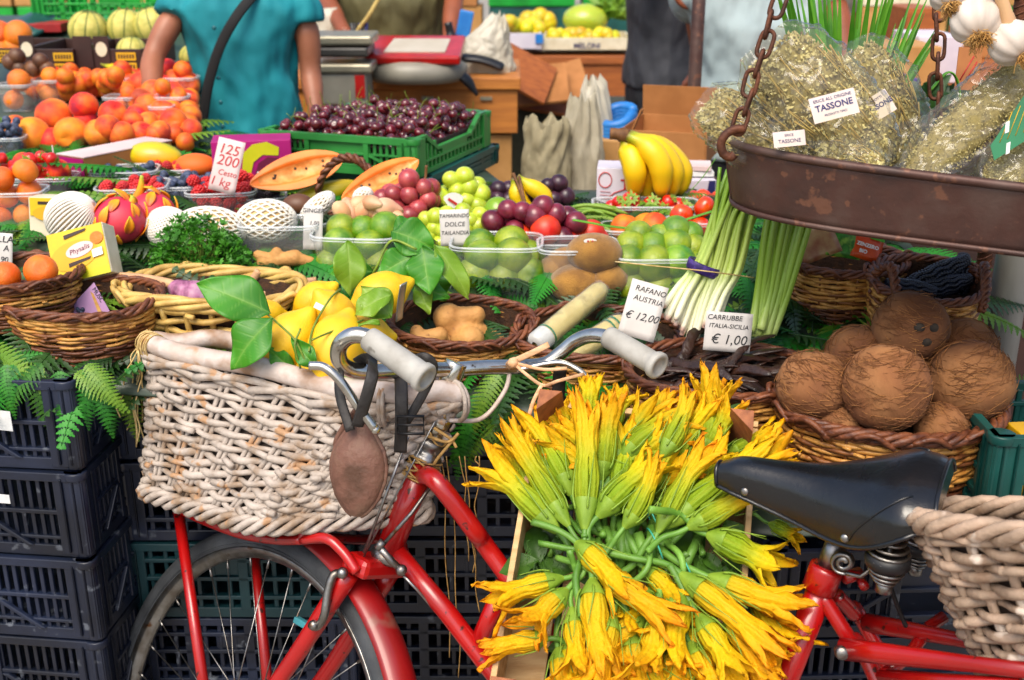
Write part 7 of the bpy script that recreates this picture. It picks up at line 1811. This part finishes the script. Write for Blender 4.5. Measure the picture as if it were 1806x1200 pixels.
for k in range(50):                        # young leaves and tendrils tucked between
    px, py = random.choice(((U(935, 985), U(960, 1010)), (U(1220, 1320), U(955, 1000)), (U(950, 1350), U(1020, 1200)), (U(950, 1300), U(740, 900)))); p = onplane(px, py, O_-qn*U(.035, .06), qn); q = U(0, 6.3)
    leafblade(mb, p, qx*cos(q)+qd*sin(q)+qn*U(0, .5), qn, U(.03, .07), U(.02, .04), U(.2, 1), .3, N=6, wave=.002)
for k in range(26):
    p = onplane(U(1230, 1320) if k % 2 else U(930, 990), U(940, 1000), O_-qn*U(.0, .03), qn); P = [p]
    for j in range(5): P.append(P[-1]+(qd*U(.002, .010)+qx*U(-.007, .007)+qn*U(-.004, .004)))
    mb.tube(bez(P, 3), .0006, 4)
mb.obj('young_leaves', m_fern, label='small courgette leaves and tendrils tucked among the flowers', cat='leaves', kind='stuff', local=False)
# ribbon that ties the crate to the handlebar
m_rib = mat('raffia_ribbon', '#d8ae86', '#c49468', rough=.55, scale=30, stretch=(1, 6, 6))
rt = thing('raffia_ribbon', 'pale raffia ribbon tying the flower crate to the handlebar', 'ribbon', at(905, 640, Sy))
for pts, w_ in (([(905, 638, Sy-.0), (940, 622, Sy-.005), (968, 608, Sy-.0)], .011), ([(905, 640, Sy-.01), (930, 662, Sy-.03), (958, 680, 1.49), (985, 672, 1.47), (1030, 660, 1.50)], .006), ([(905, 640, Sy-.01), (925, 645, Sy-.02), (960, 652, 1.50), (1000, 650, 1.49)], .006), ([(955, 680, 1.49), (940, 710, 1.48), (930, 745, 1.47), (925, 760, 1.47)], .007), ([(905, 636, Sy-.012), (895, 642, Sy+.01), (900, 650, Sy+.02)], .007)):
    strap([at(*q) for q in pts], w_, (0, -1, .3), rt, 'strip', m_rib, .0012)
MB().ball(at(905, 640, Sy-.012), .008, 12, 8, lambda d: 1+.2*noise.noise(d*4)).obj('knot', m_rib, rt, local=False)
# ------------------------------------------------------------------ people
def smat(n, a, b, **k): return mat(n, a, b, rough=k.pop('rough', .8), scale=k.pop('scale', 5), bump=.7, bscale=k.pop('bs', 8), bdist=.12, bdetail=2, stretch=(1, 1, .55), **k)
m_skin1 = mat('skin_tan', '#9a6146', '#8a543a', rough=.5, scale=12, sss=.08)
m_skin2 = mat('skin_brown', '#8a4a2c', '#7a4026', rough=.5, scale=12, sss=.08)
m_hair = mat('hair_dark', '#1c1410', '#2a1e16', rough=.5, scale=60)
m_eyew = mat('eye_white', '#d8d4cc', rough=.3); m_lip = mat('lip', '#8a3c34', rough=.5)
m_turq = smat('turquoise_cloth', '#04858f', '#026f7a'); m_olive = smat('olive_cloth', '#5f5a34', '#4a4628'); m_gcloth = smat('charcoal_cloth', '#34363c', '#26282e'); m_pale = smat('pale_blue_cloth', '#a3b2b2', '#93a4a6')
m_jean = smat('dark_trousers', '#12151c', '#0c0f15'); m_shoe = mat('shoe', '#1a1614', rough=.6); m_btn = mat('button', '#0a5a62', rough=.4)
def person(label, x, y, yaw, Hh, shirt, trous, skin, sh_w, arms, sleeve, hem, bulk=1.0, hairm=m_hair, folds=.006):
    """standing figure facing -Y when yaw is 0; arms: world elbow, wrist and finger direction for image-left and image-right arm"""
    th = thing('person', label, 'person', (x, y, 0), (0, 0, yaw)); Mi = th.matrix_basis.inverted(); k = Hh/1.70
    def loft(mb, secs, n=28, wob=None):
        def f(u, v):
            z = lerp(secs[0][0], secs[-1][0], v); rx = interp(z, [(q[0], q[1]) for q in secs]); ry = interp(z, [(q[0], q[2]) for q in secs]); cy = interp(z, [(q[0], q[3] if len(q) > 3 else 0) for q in secs]); q = 2*pi*u; cx_, sx_ = sup(q, 2.4)
            w_ = wob(q, z) if wob else 0
            return V(((rx+w_)*cx_, (ry+w_)*sx_+cy, z))
        mb.grid(f, n, 40, cu=True)
        for v in (0, 1): mb.add([f(u/n, v) for u in range(n)], [tuple(range(n))])
    b = MB(); zs = 1.39*k; sw = sh_w/2
    loft(b, [(.80*k, .13*bulk, .09), (.95*k, .16*bulk, .10*bulk), (1.08*k, .13*bulk, .09*bulk), (1.25*k, .15*bulk, .105*bulk), (zs-.03, sw-.05, .085), (zs+.02, .09, .07), (zs+.06, .05, .05)])
    b.tube([(0, .0, zs), (0, -.01, zs+.10*k), (0, -.02, zs+.16*k)], [.062, .052, .055], 14)
    hc = V((0, -.03, zs+.205*k)); 
    b.ball(hc, (.074*k, .093*k, .112*k), 24, 18, lambda d: 1-.12*max(0, -d.z)*max(0, 1-abs(d.y))-.05*max(0, -d.y)*max(0, d.z)); b.ball(hc+V((0, -.035, -.06))*k, (.048*k, .05*k, .045*k), 14, 10)
    b.tube([hc+V((0, -.088, .012))*k, hc+V((0, -.103, -.012))*k, hc+V((0, -.112, -.026))*k], [.009, .012, .014], 10)
    for s in (-1, 1): b.ball(hc+V((s*.075, .005, -.005))*k, (.010, .020, .030), 10, 8)
    for s in (-1, 1):
        hx = .085*bulk
        b.tube([(s*hx, 0, .92*k), (s*hx*1.05, -.01, .48*k), (s*hx*1.1, .01, .09*k)], [.085*bulk, .056, .040], 14)
        b.tube([(s*hx*1.1, .03, .045), (s*hx*1.1, -.10, .03), (s*hx*1.15, -.16, .025)], [.042, .038, .028], 10)
    sl = MB()
    for s, arm in zip((-1, 1), arms):
        S_ = V((s*(sw-.035), 0, zs-.035)); E_ = Mi @ V(arm[0]); W_ = Mi @ V(arm[1]); fd = ((Mi.to_3x3() @ V(arm[2]))).normalized()
        b.tube(bez([S_, S_.lerp(E_, .5)+V((s*.006, 0, 0)), E_, E_.lerp(W_, .45), W_], 5), [q_*(.80 if bulk < .9 else 1) for q_ in [.050*bulk, .049*bulk, .048*bulk, .046*bulk, .045, .044, .043, .041, .039, .038, .038, .039, .039, .038, .036, .034, .031, .029, .027, .026, .026]], 14)
        pl_ = fd.cross(V((0, 1, .2))).normalized(); nn = pl_.cross(fd)
        pc2 = W_+fd*.045; b.ball(pc2, (.040, .018, .050), 14, 10, None, Matrix((pl_, nn, fd)).transposed())
        for f_, (o_, ln) in enumerate(((-.030, .058), (-.010, .072), (.010, .076), (.029, .062))):
            base = W_+fd*.078+pl_*o_; mid = base+fd*ln*.5+nn*.008; tip = base+fd*ln*.9+nn*.028; b.tube([W_+fd*.05+pl_*o_*.8, base, mid, tip], [.010, .0098, .0090, .0078], 8)
        b.tube([W_+fd*.02-pl_*.025, W_+fd*.055-pl_*.052+nn*.01, W_+fd*.085-pl_*.056+nn*.026], [.013, .0115, .009], 8)
        e = S_.lerp(E_, sleeve); sl.tube(bez([S_+V((-s*.03, 0, .012)), S_.lerp(E_, sleeve*.5)+V((0, 0, .005)), e], 6), [.064*bulk+.0006*i for i in range(13)], 16)
    b.obj('body', skin, th, remesh=.0075)
    def fold(q, z): return folds*(noise.noise(V((q*1.6, z*5, yaw+x)))*1.6+.8*noise.noise(V((q*3.2+z*6, z*2.2, x*3)))+.45*sin(q*7+z*26+3*noise.noise(V((q*2, z*4, x))))*noise.noise(V((q*1.5, z*3, x+7)))*2)
    sh = MB(); sh.v += sl.v; sh.f += sl.f; sh.m += sl.m; sh.a += sl.a
    loft(sh, [(hem, .172*bulk, .125*bulk), (1.00*k, .168*bulk, .122*bulk), (1.10*k, .150*bulk, .112*bulk), (1.25*k, .168*bulk, .125*bulk), (zs-.05, sw-.012, .108), (zs+.015, sw*.62, .088), (zs+.05, .074, .068)], 40, fold)
    sh.obj('shirt', shirt, th, remesh=.011)
    tr = MB(); loft(tr, [(.78*k, .165*bulk, .112), (.92*k, .170*bulk, .115*bulk), (1.0*k, .155*bulk, .11*bulk)])
    for s in (-1, 1): tr.tube([(s*.088*bulk, 0, .88*k), (s*.092*bulk, -.005, .5*k), (s*.097*bulk, .008, .08*k)], [.10*bulk, .078, .068], 16)
    tr.obj('trousers', trous, th, remesh=.013)
    for s in (-1, 1): MB().tube([(s*.095*bulk, .055, .04), (s*.095*bulk, -.08, .036), (s*.1*bulk, -.17, .03)], [.048, .046, .036], 12, el=(.8, 1)).obj('shoe', m_shoe, th)
    h = MB(); h.ball(hc+V((0, .012, .014))*k, (.082*k, .096*k, .112*k), 24, 16, lambda d: 1 if d.z > -.35 and d.y > -.55+.5*max(0, -d.z) or d.z > .45 else .82); h.obj('hair', hairm, th)
    for s in (-1, 1):
        MB().ball(hc+V((s*.030, -.083, .008))*k, (.012, .007, .007), 10, 8).obj('eye', m_eyew, th)
        MB().ball(hc+V((s*.030, -.089, .008))*k, (.005, .003, .005), 8, 6).obj('pupil', m_hair, th)
    MB().ball(hc+V((0, -.092, -.055))*k, (.022, .008, .007), 12, 8).obj('mouth', m_lip, th)
    return th, zs
a3 = at(430, 150, 3.22)
arms = [((at(270, 105, 3.14)), at(264, 222, 2.93), V((.75, -.35, -.35))), (at(548, 130, 3.24), at(560, 215, 3.16), V((.1, -.5, -.8)))]
wm, zs = person('woman in a turquoise short sleeved shirt with a black bag strap, reaching for fruit', a3.x+.008, 3.24, .06, 1.70, m_turq, m_jean, m_skin1, .39, arms, .27, .86, .86, folds=.016)
mb = MB(); mb.tube(bez([at(470, -40, 3.24), at(452, -15, 3.15), at(418, 28, 3.098), at(390, 78, 3.088), (at(371, 135, 3.09)), at(360, 195, 3.095), at(352, 275, 3.10)], 8), .0135, 8, el=(.18, 1), ref=(.1, -1, .2)); mb.obj('bag_strap', mat('strap_black', '#060608', '#0c0c0e', rough=.8), wm, local=False)
MB().box((-.20, -.02, .80), (.07, .20, .22), Matrix.Rotation(.2, 3, 'Z')).obj('shoulder_bag', m_shoe, wm, bevel=.02)
for i in range(6): MB().ball((-.055, -.137, 1.30-.065*i), (.006, .003, .006), 10, 6).obj('button', m_btn, wm)
o3 = at(692, 40, 4.7)
person('man in an olive T-shirt standing behind the wooden counter', o3.x, 4.75, -.1, 1.74, m_olive, m_jean, m_skin2, .56, [(at(578, 5, 4.6), at(610, 60, 4.35), V((.4, -.6, -.4))), (at(800, 8, 4.6), at(790, 80, 4.4), V((-.3, -.6, -.4)))], .48, .9, 1.36)
o3 = at(1168, 90, 4.35)
person('man in a charcoal T-shirt and black trousers seen from the side', o3.x, 4.4, radians(100), 1.78, m_gcloth, m_jean, m_skin2, .46, [(at(1190, -30, 4.55), at(1215, 60, 4.7), V((.2, 0, -1))), (at(1150, -40, 4.2), at(1120, -60, 4.1), V((-1, 0, .3)))], .55, .98, 1.06)
o3 = at(1338, 60, 3.6)
person('person in a pale grey blue shirt behind the iron scale pan', o3.x, 3.65, .2, 1.72, m_pale, m_jean, m_skin2, .50, [(at(1225, 0, 3.9), at(1235, 120, 3.9), V((0, -.3, -1))), (at(1475, 20, 3.6), at(1500, 130, 3.5), V((0, -.4, -1)))], .9, .86, 1.2)
# ------------------------------------------------------------------ counter with scales and clutter
m_ow = mat('orange_wood', '#b8742c', '#a06022', rough=.6, scale=6, stretch=(1, 10, 10), bump=.2)
m_bw = mat('brown_wood', '#a25a22', '#86461a', rough=.6, scale=6, stretch=(1, 10, 10), bump=.2)
m_greyp = mat('grey_plastic', '#8e8a7c', '#7a766a', rough=.45, scale=10); m_dgrey = mat('dark_grey_plastic', '#3c3a36', '#2c2a28', rough=.4, scale=10); m_bl = mat('black_plastic', '#0c0d10', '#15161a', rough=.35)
m_redp = mat('red_plastic', '#b01410', '#980f0c', rough=.35, coat=.3); m_plate = mat('steel_plate', '#a8a28c', '#908a78', rough=.35, metal=.6, scale=14); m_wbag = mat('white_bag', '#d8d2c0', '#c6be a8'.replace(' ', ''), rough=.5, scale=7, thin=.3)
m_sack = mat('sackcloth', '#b8ad8c', '#9c9070', rough=.8, scale=20, bump=.3, bscale=60, thin=.3); m_wsack = mat('white_sack', '#d0c8b0', '#b8ae94', rough=.6, scale=16, bump=.2, bscale=40, thin=.4); m_bluep = mat('blue_plastic', '#1c6ab4', '#2a7cc4', rough=.45)
A2 = at(655, 135, 3.95); B2 = at(905, 135, 3.95); tz = A2.z; cw = B2.x-A2.x
ct = thing('wooden_counter', 'orange wooden counter with drawers carrying scales and a telephone', 'counter', ((A2.x+B2.x)/2-.15, 4.2, 0))
wx = cw+.35
MB().box((0, 0, tz-.02), (wx, .58, .04)).obj('counter_top', m_ow, ct, bevel=.004)
MB().box((0, 0, tz-.115), (wx-.02, .55, .15)).obj('drawer_front', m_ow, ct, bevel=.003)
MB().box((0, .0, (tz-.20)/2), (wx-.06, .50, tz-.20)).obj('counter_body', m_kraft2, ct, bevel=.003)
for x in (.1, .3): MB().box((x, -.279, tz-.07), (.04, .008, .012)).obj('metal_catch', m_plate, ct)
p = at(735, 205, 3.80); s = mpp(3.8, 180)
rs = thing('weighing_scale', 'red electronic scale with grey rounded base on the counter', 'scale', (p.x, p.y+.06, tz))
MB().lathe([(.0, 0), (.135, 0), (.15, .02), (.15, .05), (.12, .07), (0, .075)], (0, 0, 0), None, 30, wob=lambda q, t: 1+.12*abs(cos(q))).obj('base', m_greyp, rs)
mb = MB(); mb.plate([(-.16, -.11, .075), (.15, -.13, .075), (.16, .12, .12), (-.15, .13, .12)], (0, -.2, 1), .03); mb.obj('red_top', m_redp, rs, bevel=.008)
mb = MB(); mb.plate([(-.10, -.08, .098), (.10, -.09, .098), (.11, .07, .125), (-.08, .08, .125)], (0, -.2, 1), .004); mb.obj('key_panel', m_wbag, rs)
p = at(612, 165, 3.7)
ss = thing('weighing_scale', 'steel weighing scale with flat platform behind the turquoise shirt', 'scale', (p.x, p.y, tz-.05))
for z, w_, m_, nm in ((.20, .20, m_plate, 'platform'), (.165, .17, m_dgrey, 'neck'), (.115, .19, m_plate, 'lower_plate')): MB().box((0, 0, z), (w_, .2, .03)).obj(nm, m_, ss, bevel=.008)
MB().box((0, 0, .05), (.15, .18, .10)).obj('casing', m_greyp, ss, bevel=.008); MB().box((.055, -.092, .06), (.03, .006, .07)).obj('red_scale_strip', m_redp, ss)
MB().box((0, 0, (tz-.06)/2), (.2, .2, tz-.06)).obj('wooden_stand', m_bw, None, label='wooden stand carrying the steel weighing scale', cat='stand', loc=(p.x, p.y, 0))
def phone(lab, pts, r_, Y): return MB().tube(bez([at(x, y, Y) for x, y in pts], 6), r_, 10, el=(.5, 1), ref=(0, -.3, 1)).obj('telephone_handset', m_bl, label=lab, cat='handset', local=False)
phone('black curved handset lying across the red scale', [(708, 103), (735, 112), (770, 128), (805, 130), (822, 140), (842, 168)], [.02, .03, .034, .036, .035, .033, .03]+[.028]*18+[.026, .024, .02, .016, .012, .01], 3.82)
phone('second dark handset at the back of the counter', [(808, 102), (840, 104), (865, 110), (888, 120)], [.02]+[.026]*17+[.02], 4.0)
MB().tube(bez([at(790, 40, 4.15), at(796, 70, 4.15), at(800, 112, 4.15)], 6), [.014]*5+[.022]*8, 10).obj('bar_code_reader', m_bl, label='upright black device in front of the olive T-shirt', cat='device', local=False)
MB().box(at(820, 42, 4.2), (.05, .03, .09), Matrix.Rotation(.2, 3, 'Y')).obj('blue_packet', m_bluep, label='small blue packet hung beside the white bag', cat='packet', local=False, bevel=.004)
def sack(name, label, c, rx, ry, h, m, seed, neck=.5, cat='sack', knot=True):
    random.seed(seed); mb = MB()
    def f(u, v):
        q = 2*pi*u; k = interp(v, [(0, .85), (.08, 1), (.5, 1.05), (.75, .98), (.88, neck*1.15), (.95, neck), (1, neck*.9)]); x_, y_ = sup(q, 2.6)
        w_ = 1+(.2*noise.noise(V((x_*2.4+seed, y_*2.4, v*3.2)))+.11*noise.noise(V((x_*6, y_*6+seed, v*5))))*(1-.5*v)
        return V((c.x+rx*k*x_*w_, c.y+ry*k*y_*w_, c.z+h*v+.008*noise.noise(V((x_*3, y_*3, seed)))*v))
    mb.grid(f, 48, 30, cu=True); mb.add([f(u/48, 1) for u in range(48)], [tuple(range(48))]); mb.add([f(u/48, 0) for u in range(48)], [tuple(range(48))])
    return mb.obj(name, m, label=label, cat=cat, local=False)
def crumple(name, label, rows, Y, m, seed, cat='sack', pl=.07):
    # rows: silhouette of a gathered bag (height, left, right) as seen, pleated round its own axis
    mb = MB(); y0, y1 = rows[0][0], rows[-1][0]
    def f(u, v):
        py = lerp(y0, y1, v); xl = interp(py, [(r[0], r[1]) for r in rows]); xr = interp(py, [(r[0], r[2]) for r in rows]); q = 2*pi*u; s_ = mpp(Y, py)
        c = at((xl+xr)/2, py, Y); R_ = (xr-xl)/2*s_; top_ = max(0, 1-v*2.2)
        k = 1+pl*sin(8*q+5*noise.noise(V((v*3, seed, q*.3)))+v*3)*(.5+top_)+.13*noise.noise(V((cos(q)*2, sin(q)*2, v*4+seed)))+.09*abs(noise.noise(V((cos(q)*4+v*2, sin(q)*4, v*9+seed))))-.03
        return c+V((R_*k*cos(q), R_*.75*k*sin(q), .010*noise.noise(V((cos(q)*2.5, sin(q)*2.5, seed)))*(1+3*top_)))
    mb.grid(f, 110, 60, cu=True); mb.add([f(u/110, 1) for u in range(110)], [tuple(range(110))])
    mb.grid(lambda u, v: f(u, .02)*(1-v*.9)+sum((f(k/8, .02) for k in range(8)), V())/8*(v*.9)-V((0, 0, .012*v)), 110, 3, cu=True)
    return mb.obj(name, m, label=label, cat=cat, local=False)
crumple('plastic_bag', 'crumpled white plastic bag standing on the counter', ((28, 868, 888), (42, 850, 894), (65, 822, 898), (92, 812, 902), (118, 812, 908), (130, 816, 906)), 4.1, m_wbag, 3, 'bag')
crumple('grey_sack', 'crumpled grey beige sack left of the taller pale sack', ((216, 930, 1002), (232, 924, 1006), (300, 922, 1006), (352, 924, 1008), (420, 928, 1004)), 2.95, m_sack, 5)
crumple('white_sack', 'tall crumpled pale sack behind the black grapes and the carton with a T', ((172, 1008, 1050), (190, 1002, 1052), (212, 996, 1056), (245, 984, 1060), (290, 980, 1066), (352, 982, 1072), (420, 986, 1070)), 3.02, m_wsack, 8)
MB().box((at(995, 345, 2.98).x, 3.0, .35), (.34, .22, .70)).obj('cardboard_box', m_kraft2, label='brown box on the ground carrying the two beige sacks', cat='box', local=False, bevel=.003)
p = at(1050, 225, 3.2); crumple('plastic_bag', 'white plastic bag standing behind the tall pale sack', ((146, 1032, 1056), (160, 1024, 1068), (190, 1020, 1074), (240, 1022, 1082), (330, 1020, 1086), (420, 1020, 1086)), 3.2, m_wbag, 11, 'bag')
mb = MB(); mb.box((0, 0, .35), (.3, .3, .7)); mb.obj('cardboard_box', m_kraft, label='brown cardboard box under the white plastic bag behind the sacks', cat='box', loc=(p.x, p.y, 0), bevel=.003)
p = at(1088, 205, 3.2); mb = MB(); mb.tube([p+V((.044*cos(q)*(1+.1*sin(3*q)), .04*sin(q), .022*sin(q+.6)-.010*k2)) for k2 in range(4) for q in [2*pi*k/20 for k in range(20)]], .0145, 8); mb.obj('blue_hose', m_bluep, label='coil of bright blue hose beside the black trousers', cat='hose', local=False)
MB().box((p.x+.02, p.y+.02, (p.z-.05)/2), (.2, .2, p.z-.06)).obj('cardboard_box', m_kraft2, label='cardboard box below the blue hose coil', cat='box', loc=None, local=False, bevel=.003)
# things left on the counter
p = at(638, 98, 3.9); o = thing('pen_cup', 'cup with blue and dark pens near the bamboo stick', 'cup', (p.x, p.y, p.z)); MB().lathe([(.03, 0), (.033, .05), (.030, .05), (.027, .004)], n=18).obj('cup', m_dgrey, o)
for dx, m_ in ((.012, m_bluep), (-.012, m_shoe), (.0, m_bluep), (-.018, m_bl)): MB().tube([(dx, 0, .01), (dx*1.6, 0, .105)], .007, 8).obj('pen', m_ if m_ is not m_bluep else m_inkb, o)
MB().tube(bez([at(622, 98, 3.88), at(628, 60, 3.88), at(650, 28, 3.9), at(672, -10, 3.95)], 6), .007, 8).obj('bamboo_stick', m_stalkd, label='pale bent bamboo stick rising in front of the olive T-shirt', cat='stick', local=False)
p = at(590, 98, 4.0); mb = MB()
random.seed(6)
for k in range(9): mb.ball(p+V((U(-.05, .05), U(-.03, .03), U(0, .03))), U(.018, .03), 10, 8)
mb.obj('bread_rolls', m_kraft2, label='small heap of golden bread behind the turquoise shoulder', cat='bread', kind='stuff', local=False)
p = at(592, 62, 4.5); sack('paper_bag', 'creased pale paper bag behind the turquoise shoulder', V((p.x-.02, p.y, p.z-.10)), .045, .05, .20, m_wbag, 21, .9, 'bag')
for i, (px, py, a_) in enumerate(((925, 128, .5), (950, 150, -.1), (965, 165, .15), (985, 150, -.3))):
    MB().box(at(px, py, 4.7+i*.06), (.24, .26, .012), Matrix.Rotation(a_, 3, 'Y') @ Matrix.Rotation(.5, 3, 'X')).obj('cardboard_sheet', m_kraft if i % 2 else m_bw, label=['folded cardboard sheet standing steepest beside the white bag', 'folded cardboard sheet in the middle of the heap', 'flattened cardboard lowest in the heap above the sacks', 'flattened cardboard at the right of the heap'][i], cat='cardboard', local=False)
MB().box((at(960, 200, 4.9).x, 4.95, .42), (.75, .4, .84)).obj('dark_bin', mat('bin', '#3a3c2c', '#2c2e22', rough=.8), label='dark olive bin under the heap of flattened cardboard', cat='bin', local=False, bevel=.01)
# ------------------------------------------------------------------ far stalls
p = at(1000, 96, 6.0)
ft = thing('stall_table', 'brown wooden table of the far stall with lemon crates on it', 'table', (p.x, 6.3, 0))
MB().box((0, 0, p.z-.02), (1.9, .8, .04)).obj('table_top', m_bw, ft, bevel=.004); MB().box((0, -.37, p.z-.16), (1.86, .03, .24)).obj('front_board', m_bw, ft, bevel=.003)
for x in (-.9, .9):
    for y in (-.34, .34): MB().box((x, y, (p.z-.04)/2), (.06, .06, p.z-.04)).obj('leg', m_bw, ft)
def produce_box(label, px, py, wpx, hpx, Y, m, dep=.4):
    s = mpp(Y, py); q = at(px, py, Y); return obox('fruit_carton', label, V((q.x, q.y+dep/2, q.z)), (wpx*s, dep, hpx*s), (0, 0, 0), m, 'carton', True, .012), s
o, s = produce_box('cream carton with dark print on the far stall, full of lemons and pears', 1035, 92, 160, 24, 5.95, m_cream)
text('MELONI', 13*s, o, (0, -.2012, 10*s), m_inkb, bold=.001)
o, s = produce_box('white and blue carton of green fruit on the far stall', 925, 90, 60, 30, 5.93, m_whitep); MB().box((26*s, -.206, 21*s), (14*s, .01, 16*s)).obj('blue_corner', m_bluep, o)
random.seed(60)
m_yf = mat('far_yellow_fruit', '#d8b010', '#b8b814', rough=.4, scale=1.2, var=.2, hue=.03)
K_far = Proto(MB().ball((0, 0, 0), (1, 1, .95), 14, 10).obj('pear', m_yf, label='x', cat='fruit'))
for i in range(30): K_far.put(at(U(972, 1105), U(58, 72), 6.1+U(-.1, .1)), rrot(), .032*U(.9, 1.3), 'yellow fruit in the cream carton on the far stall', 'yellow fruit in the cream carton')
for i in range(26): K_far.put(at(U(898, 952), U(38, 62), 6.1+U(-.08, .08)), rrot(), .034*U(.9, 1.2), 'yellow green fruit heaped in the white and blue carton far back', 'fruit in the white and blue carton')
for i in range(9): K_far.put(at(U(925, 990), U(26, 46), 6.45), rrot(), .05, 'yellow melon in the row behind the far cartons', 'yellow melons far back')
mb = MB()
for k in range(260): leafblade(mb, at(U(1058, 1112), U(0, 34), 6.4+U(-.1, .1)), (U(-1, 1), U(-1, 1), U(0, 1)), (0, -1, .5), U(.05, .1), .04, .6, .2, N=3)
mb.obj('salad_heads', m_fern_l, label='mass of green salad leaves at the back of the far stall', cat='salad', kind='stuff', local=False)
o = MB().ball((0, 0, 0), (.12, .10, .085), 24, 14, lambda d: 1+.08*noise.noise(d*5)).obj('cabbage', m_grape_g, label='pale green cabbage behind the cream carton', cat='cabbage', loc=at(1032, 36, 6.3))
cols = [m_kraft, m_dgreen, m_kraft2, m_kraft2, m_cream, m_kraft, m_bgreen, m_kraft2]
random.seed(70)
row = 0
for x in [-3.6+i*.62 for i in range(15)]:
    for lv in range(5):
        m_ = cols[(row*3+lv*5+int(x*7)) % 8]; nm = {m_kraft: 'brown', m_bgreen: 'bright green', m_whitep: 'white', m_kraft2: 'tan', m_bluep: 'blue', m_redp: 'red', m_dgreen: 'dark green', m_cream: 'cream'}[m_]
        MB().box((0, 0, .13), (.57, .4, .26)).obj('stacked_box', m_, label='plain box in the tall wall of coloured boxes far behind the stalls', cat='box', group='boxes stacked far behind', loc=(x+U(-.02, .02), 8.0+U(-.03, .03), lv*.265), bevel=.006)
    row += 1
# clutter at the upper right, behind the pan
bt = thing('stall_table', 'dark table behind the iron scale pan carrying boxes and leafy greens', 'table', (1.35, 3.4, 0))
MB().box((0, 0, 1.085), (1.2, 2.1, .035)).obj('table_top', m_bw, bt, bevel=.003)
MB().box((0, -1.03, .55), (1.16, .02, 1.03)).obj('front_board', m_dark, bt, bevel=.003)
for x in (-.56, .56):
    for y in (-.98, .98): MB().box((x, y, .53), (.05, .05, 1.06)).obj('leg', m_bw, bt)
for lab, px, py, w, h, Y, m_ in (('cardboard box behind the herb bags near the chain', 1600, 118, 110, 70, 3.3, m_kraft2), ('white box with red print behind the iron chain', 1655, 95, 80, 60, 3.5, m_whitep), ('orange brown box at the top behind the garlic', 1625, 45, 60, 60, 3.9, m_bw), ('violet blue box right of the herb bags', 1598, 165, 40, 50, 3.1, mat('violet_box', '#3a2a8c', '#302278', rough=.5)), ('large brown box behind the hanging garlic', 1760, 120, 120, 130, 4.2, m_kraft)):
    s = mpp(Y, py); q = at(px, py+h/2, Y); hh = at(px, py-h/2, Y).z-1.105; MB().box((0, 0, hh/2), (w*s, .25, hh)).obj('cardboard_box', m_, label=lab, cat='box', loc=(q.x, q.y+.13, 1.105), bevel=.003)
random.seed(80)
mb = MB()
for k in range(160): leafblade(mb, at(U(1610, 1720), U(165, 225), 2.5+U(-.1, .1)), (U(-1, 1), U(-1, .4), U(-.2, 1)), (0, -1, .5), U(.03, .07), .03, .6, .2, N=4)
mb.obj('leafy_greens', m_fern_d, label='dark leafy greens behind the iron chain at the back of the pan', cat='greens', kind='stuff', local=False)
for i, (px, py, r_) in enumerate(((1675, 190, 18), (1655, 200, 15), (1690, 205, 14))): big('mushroom', ['tan mushroom, largest of the three behind the chain', 'tan mushroom left of the largest one', 'tan mushroom lowest on the right behind the chain'][i], px, py, (r_, r_, r_*.7), 2.42, m_kraft2)
for i in range(5): K_orange.put(at(1585+i*12, 168+U(-4, 6), 2.9), rrot(), 13*mpp(2.9), 'orange fruit showing beside the violet blue box', 'oranges by the violet box')
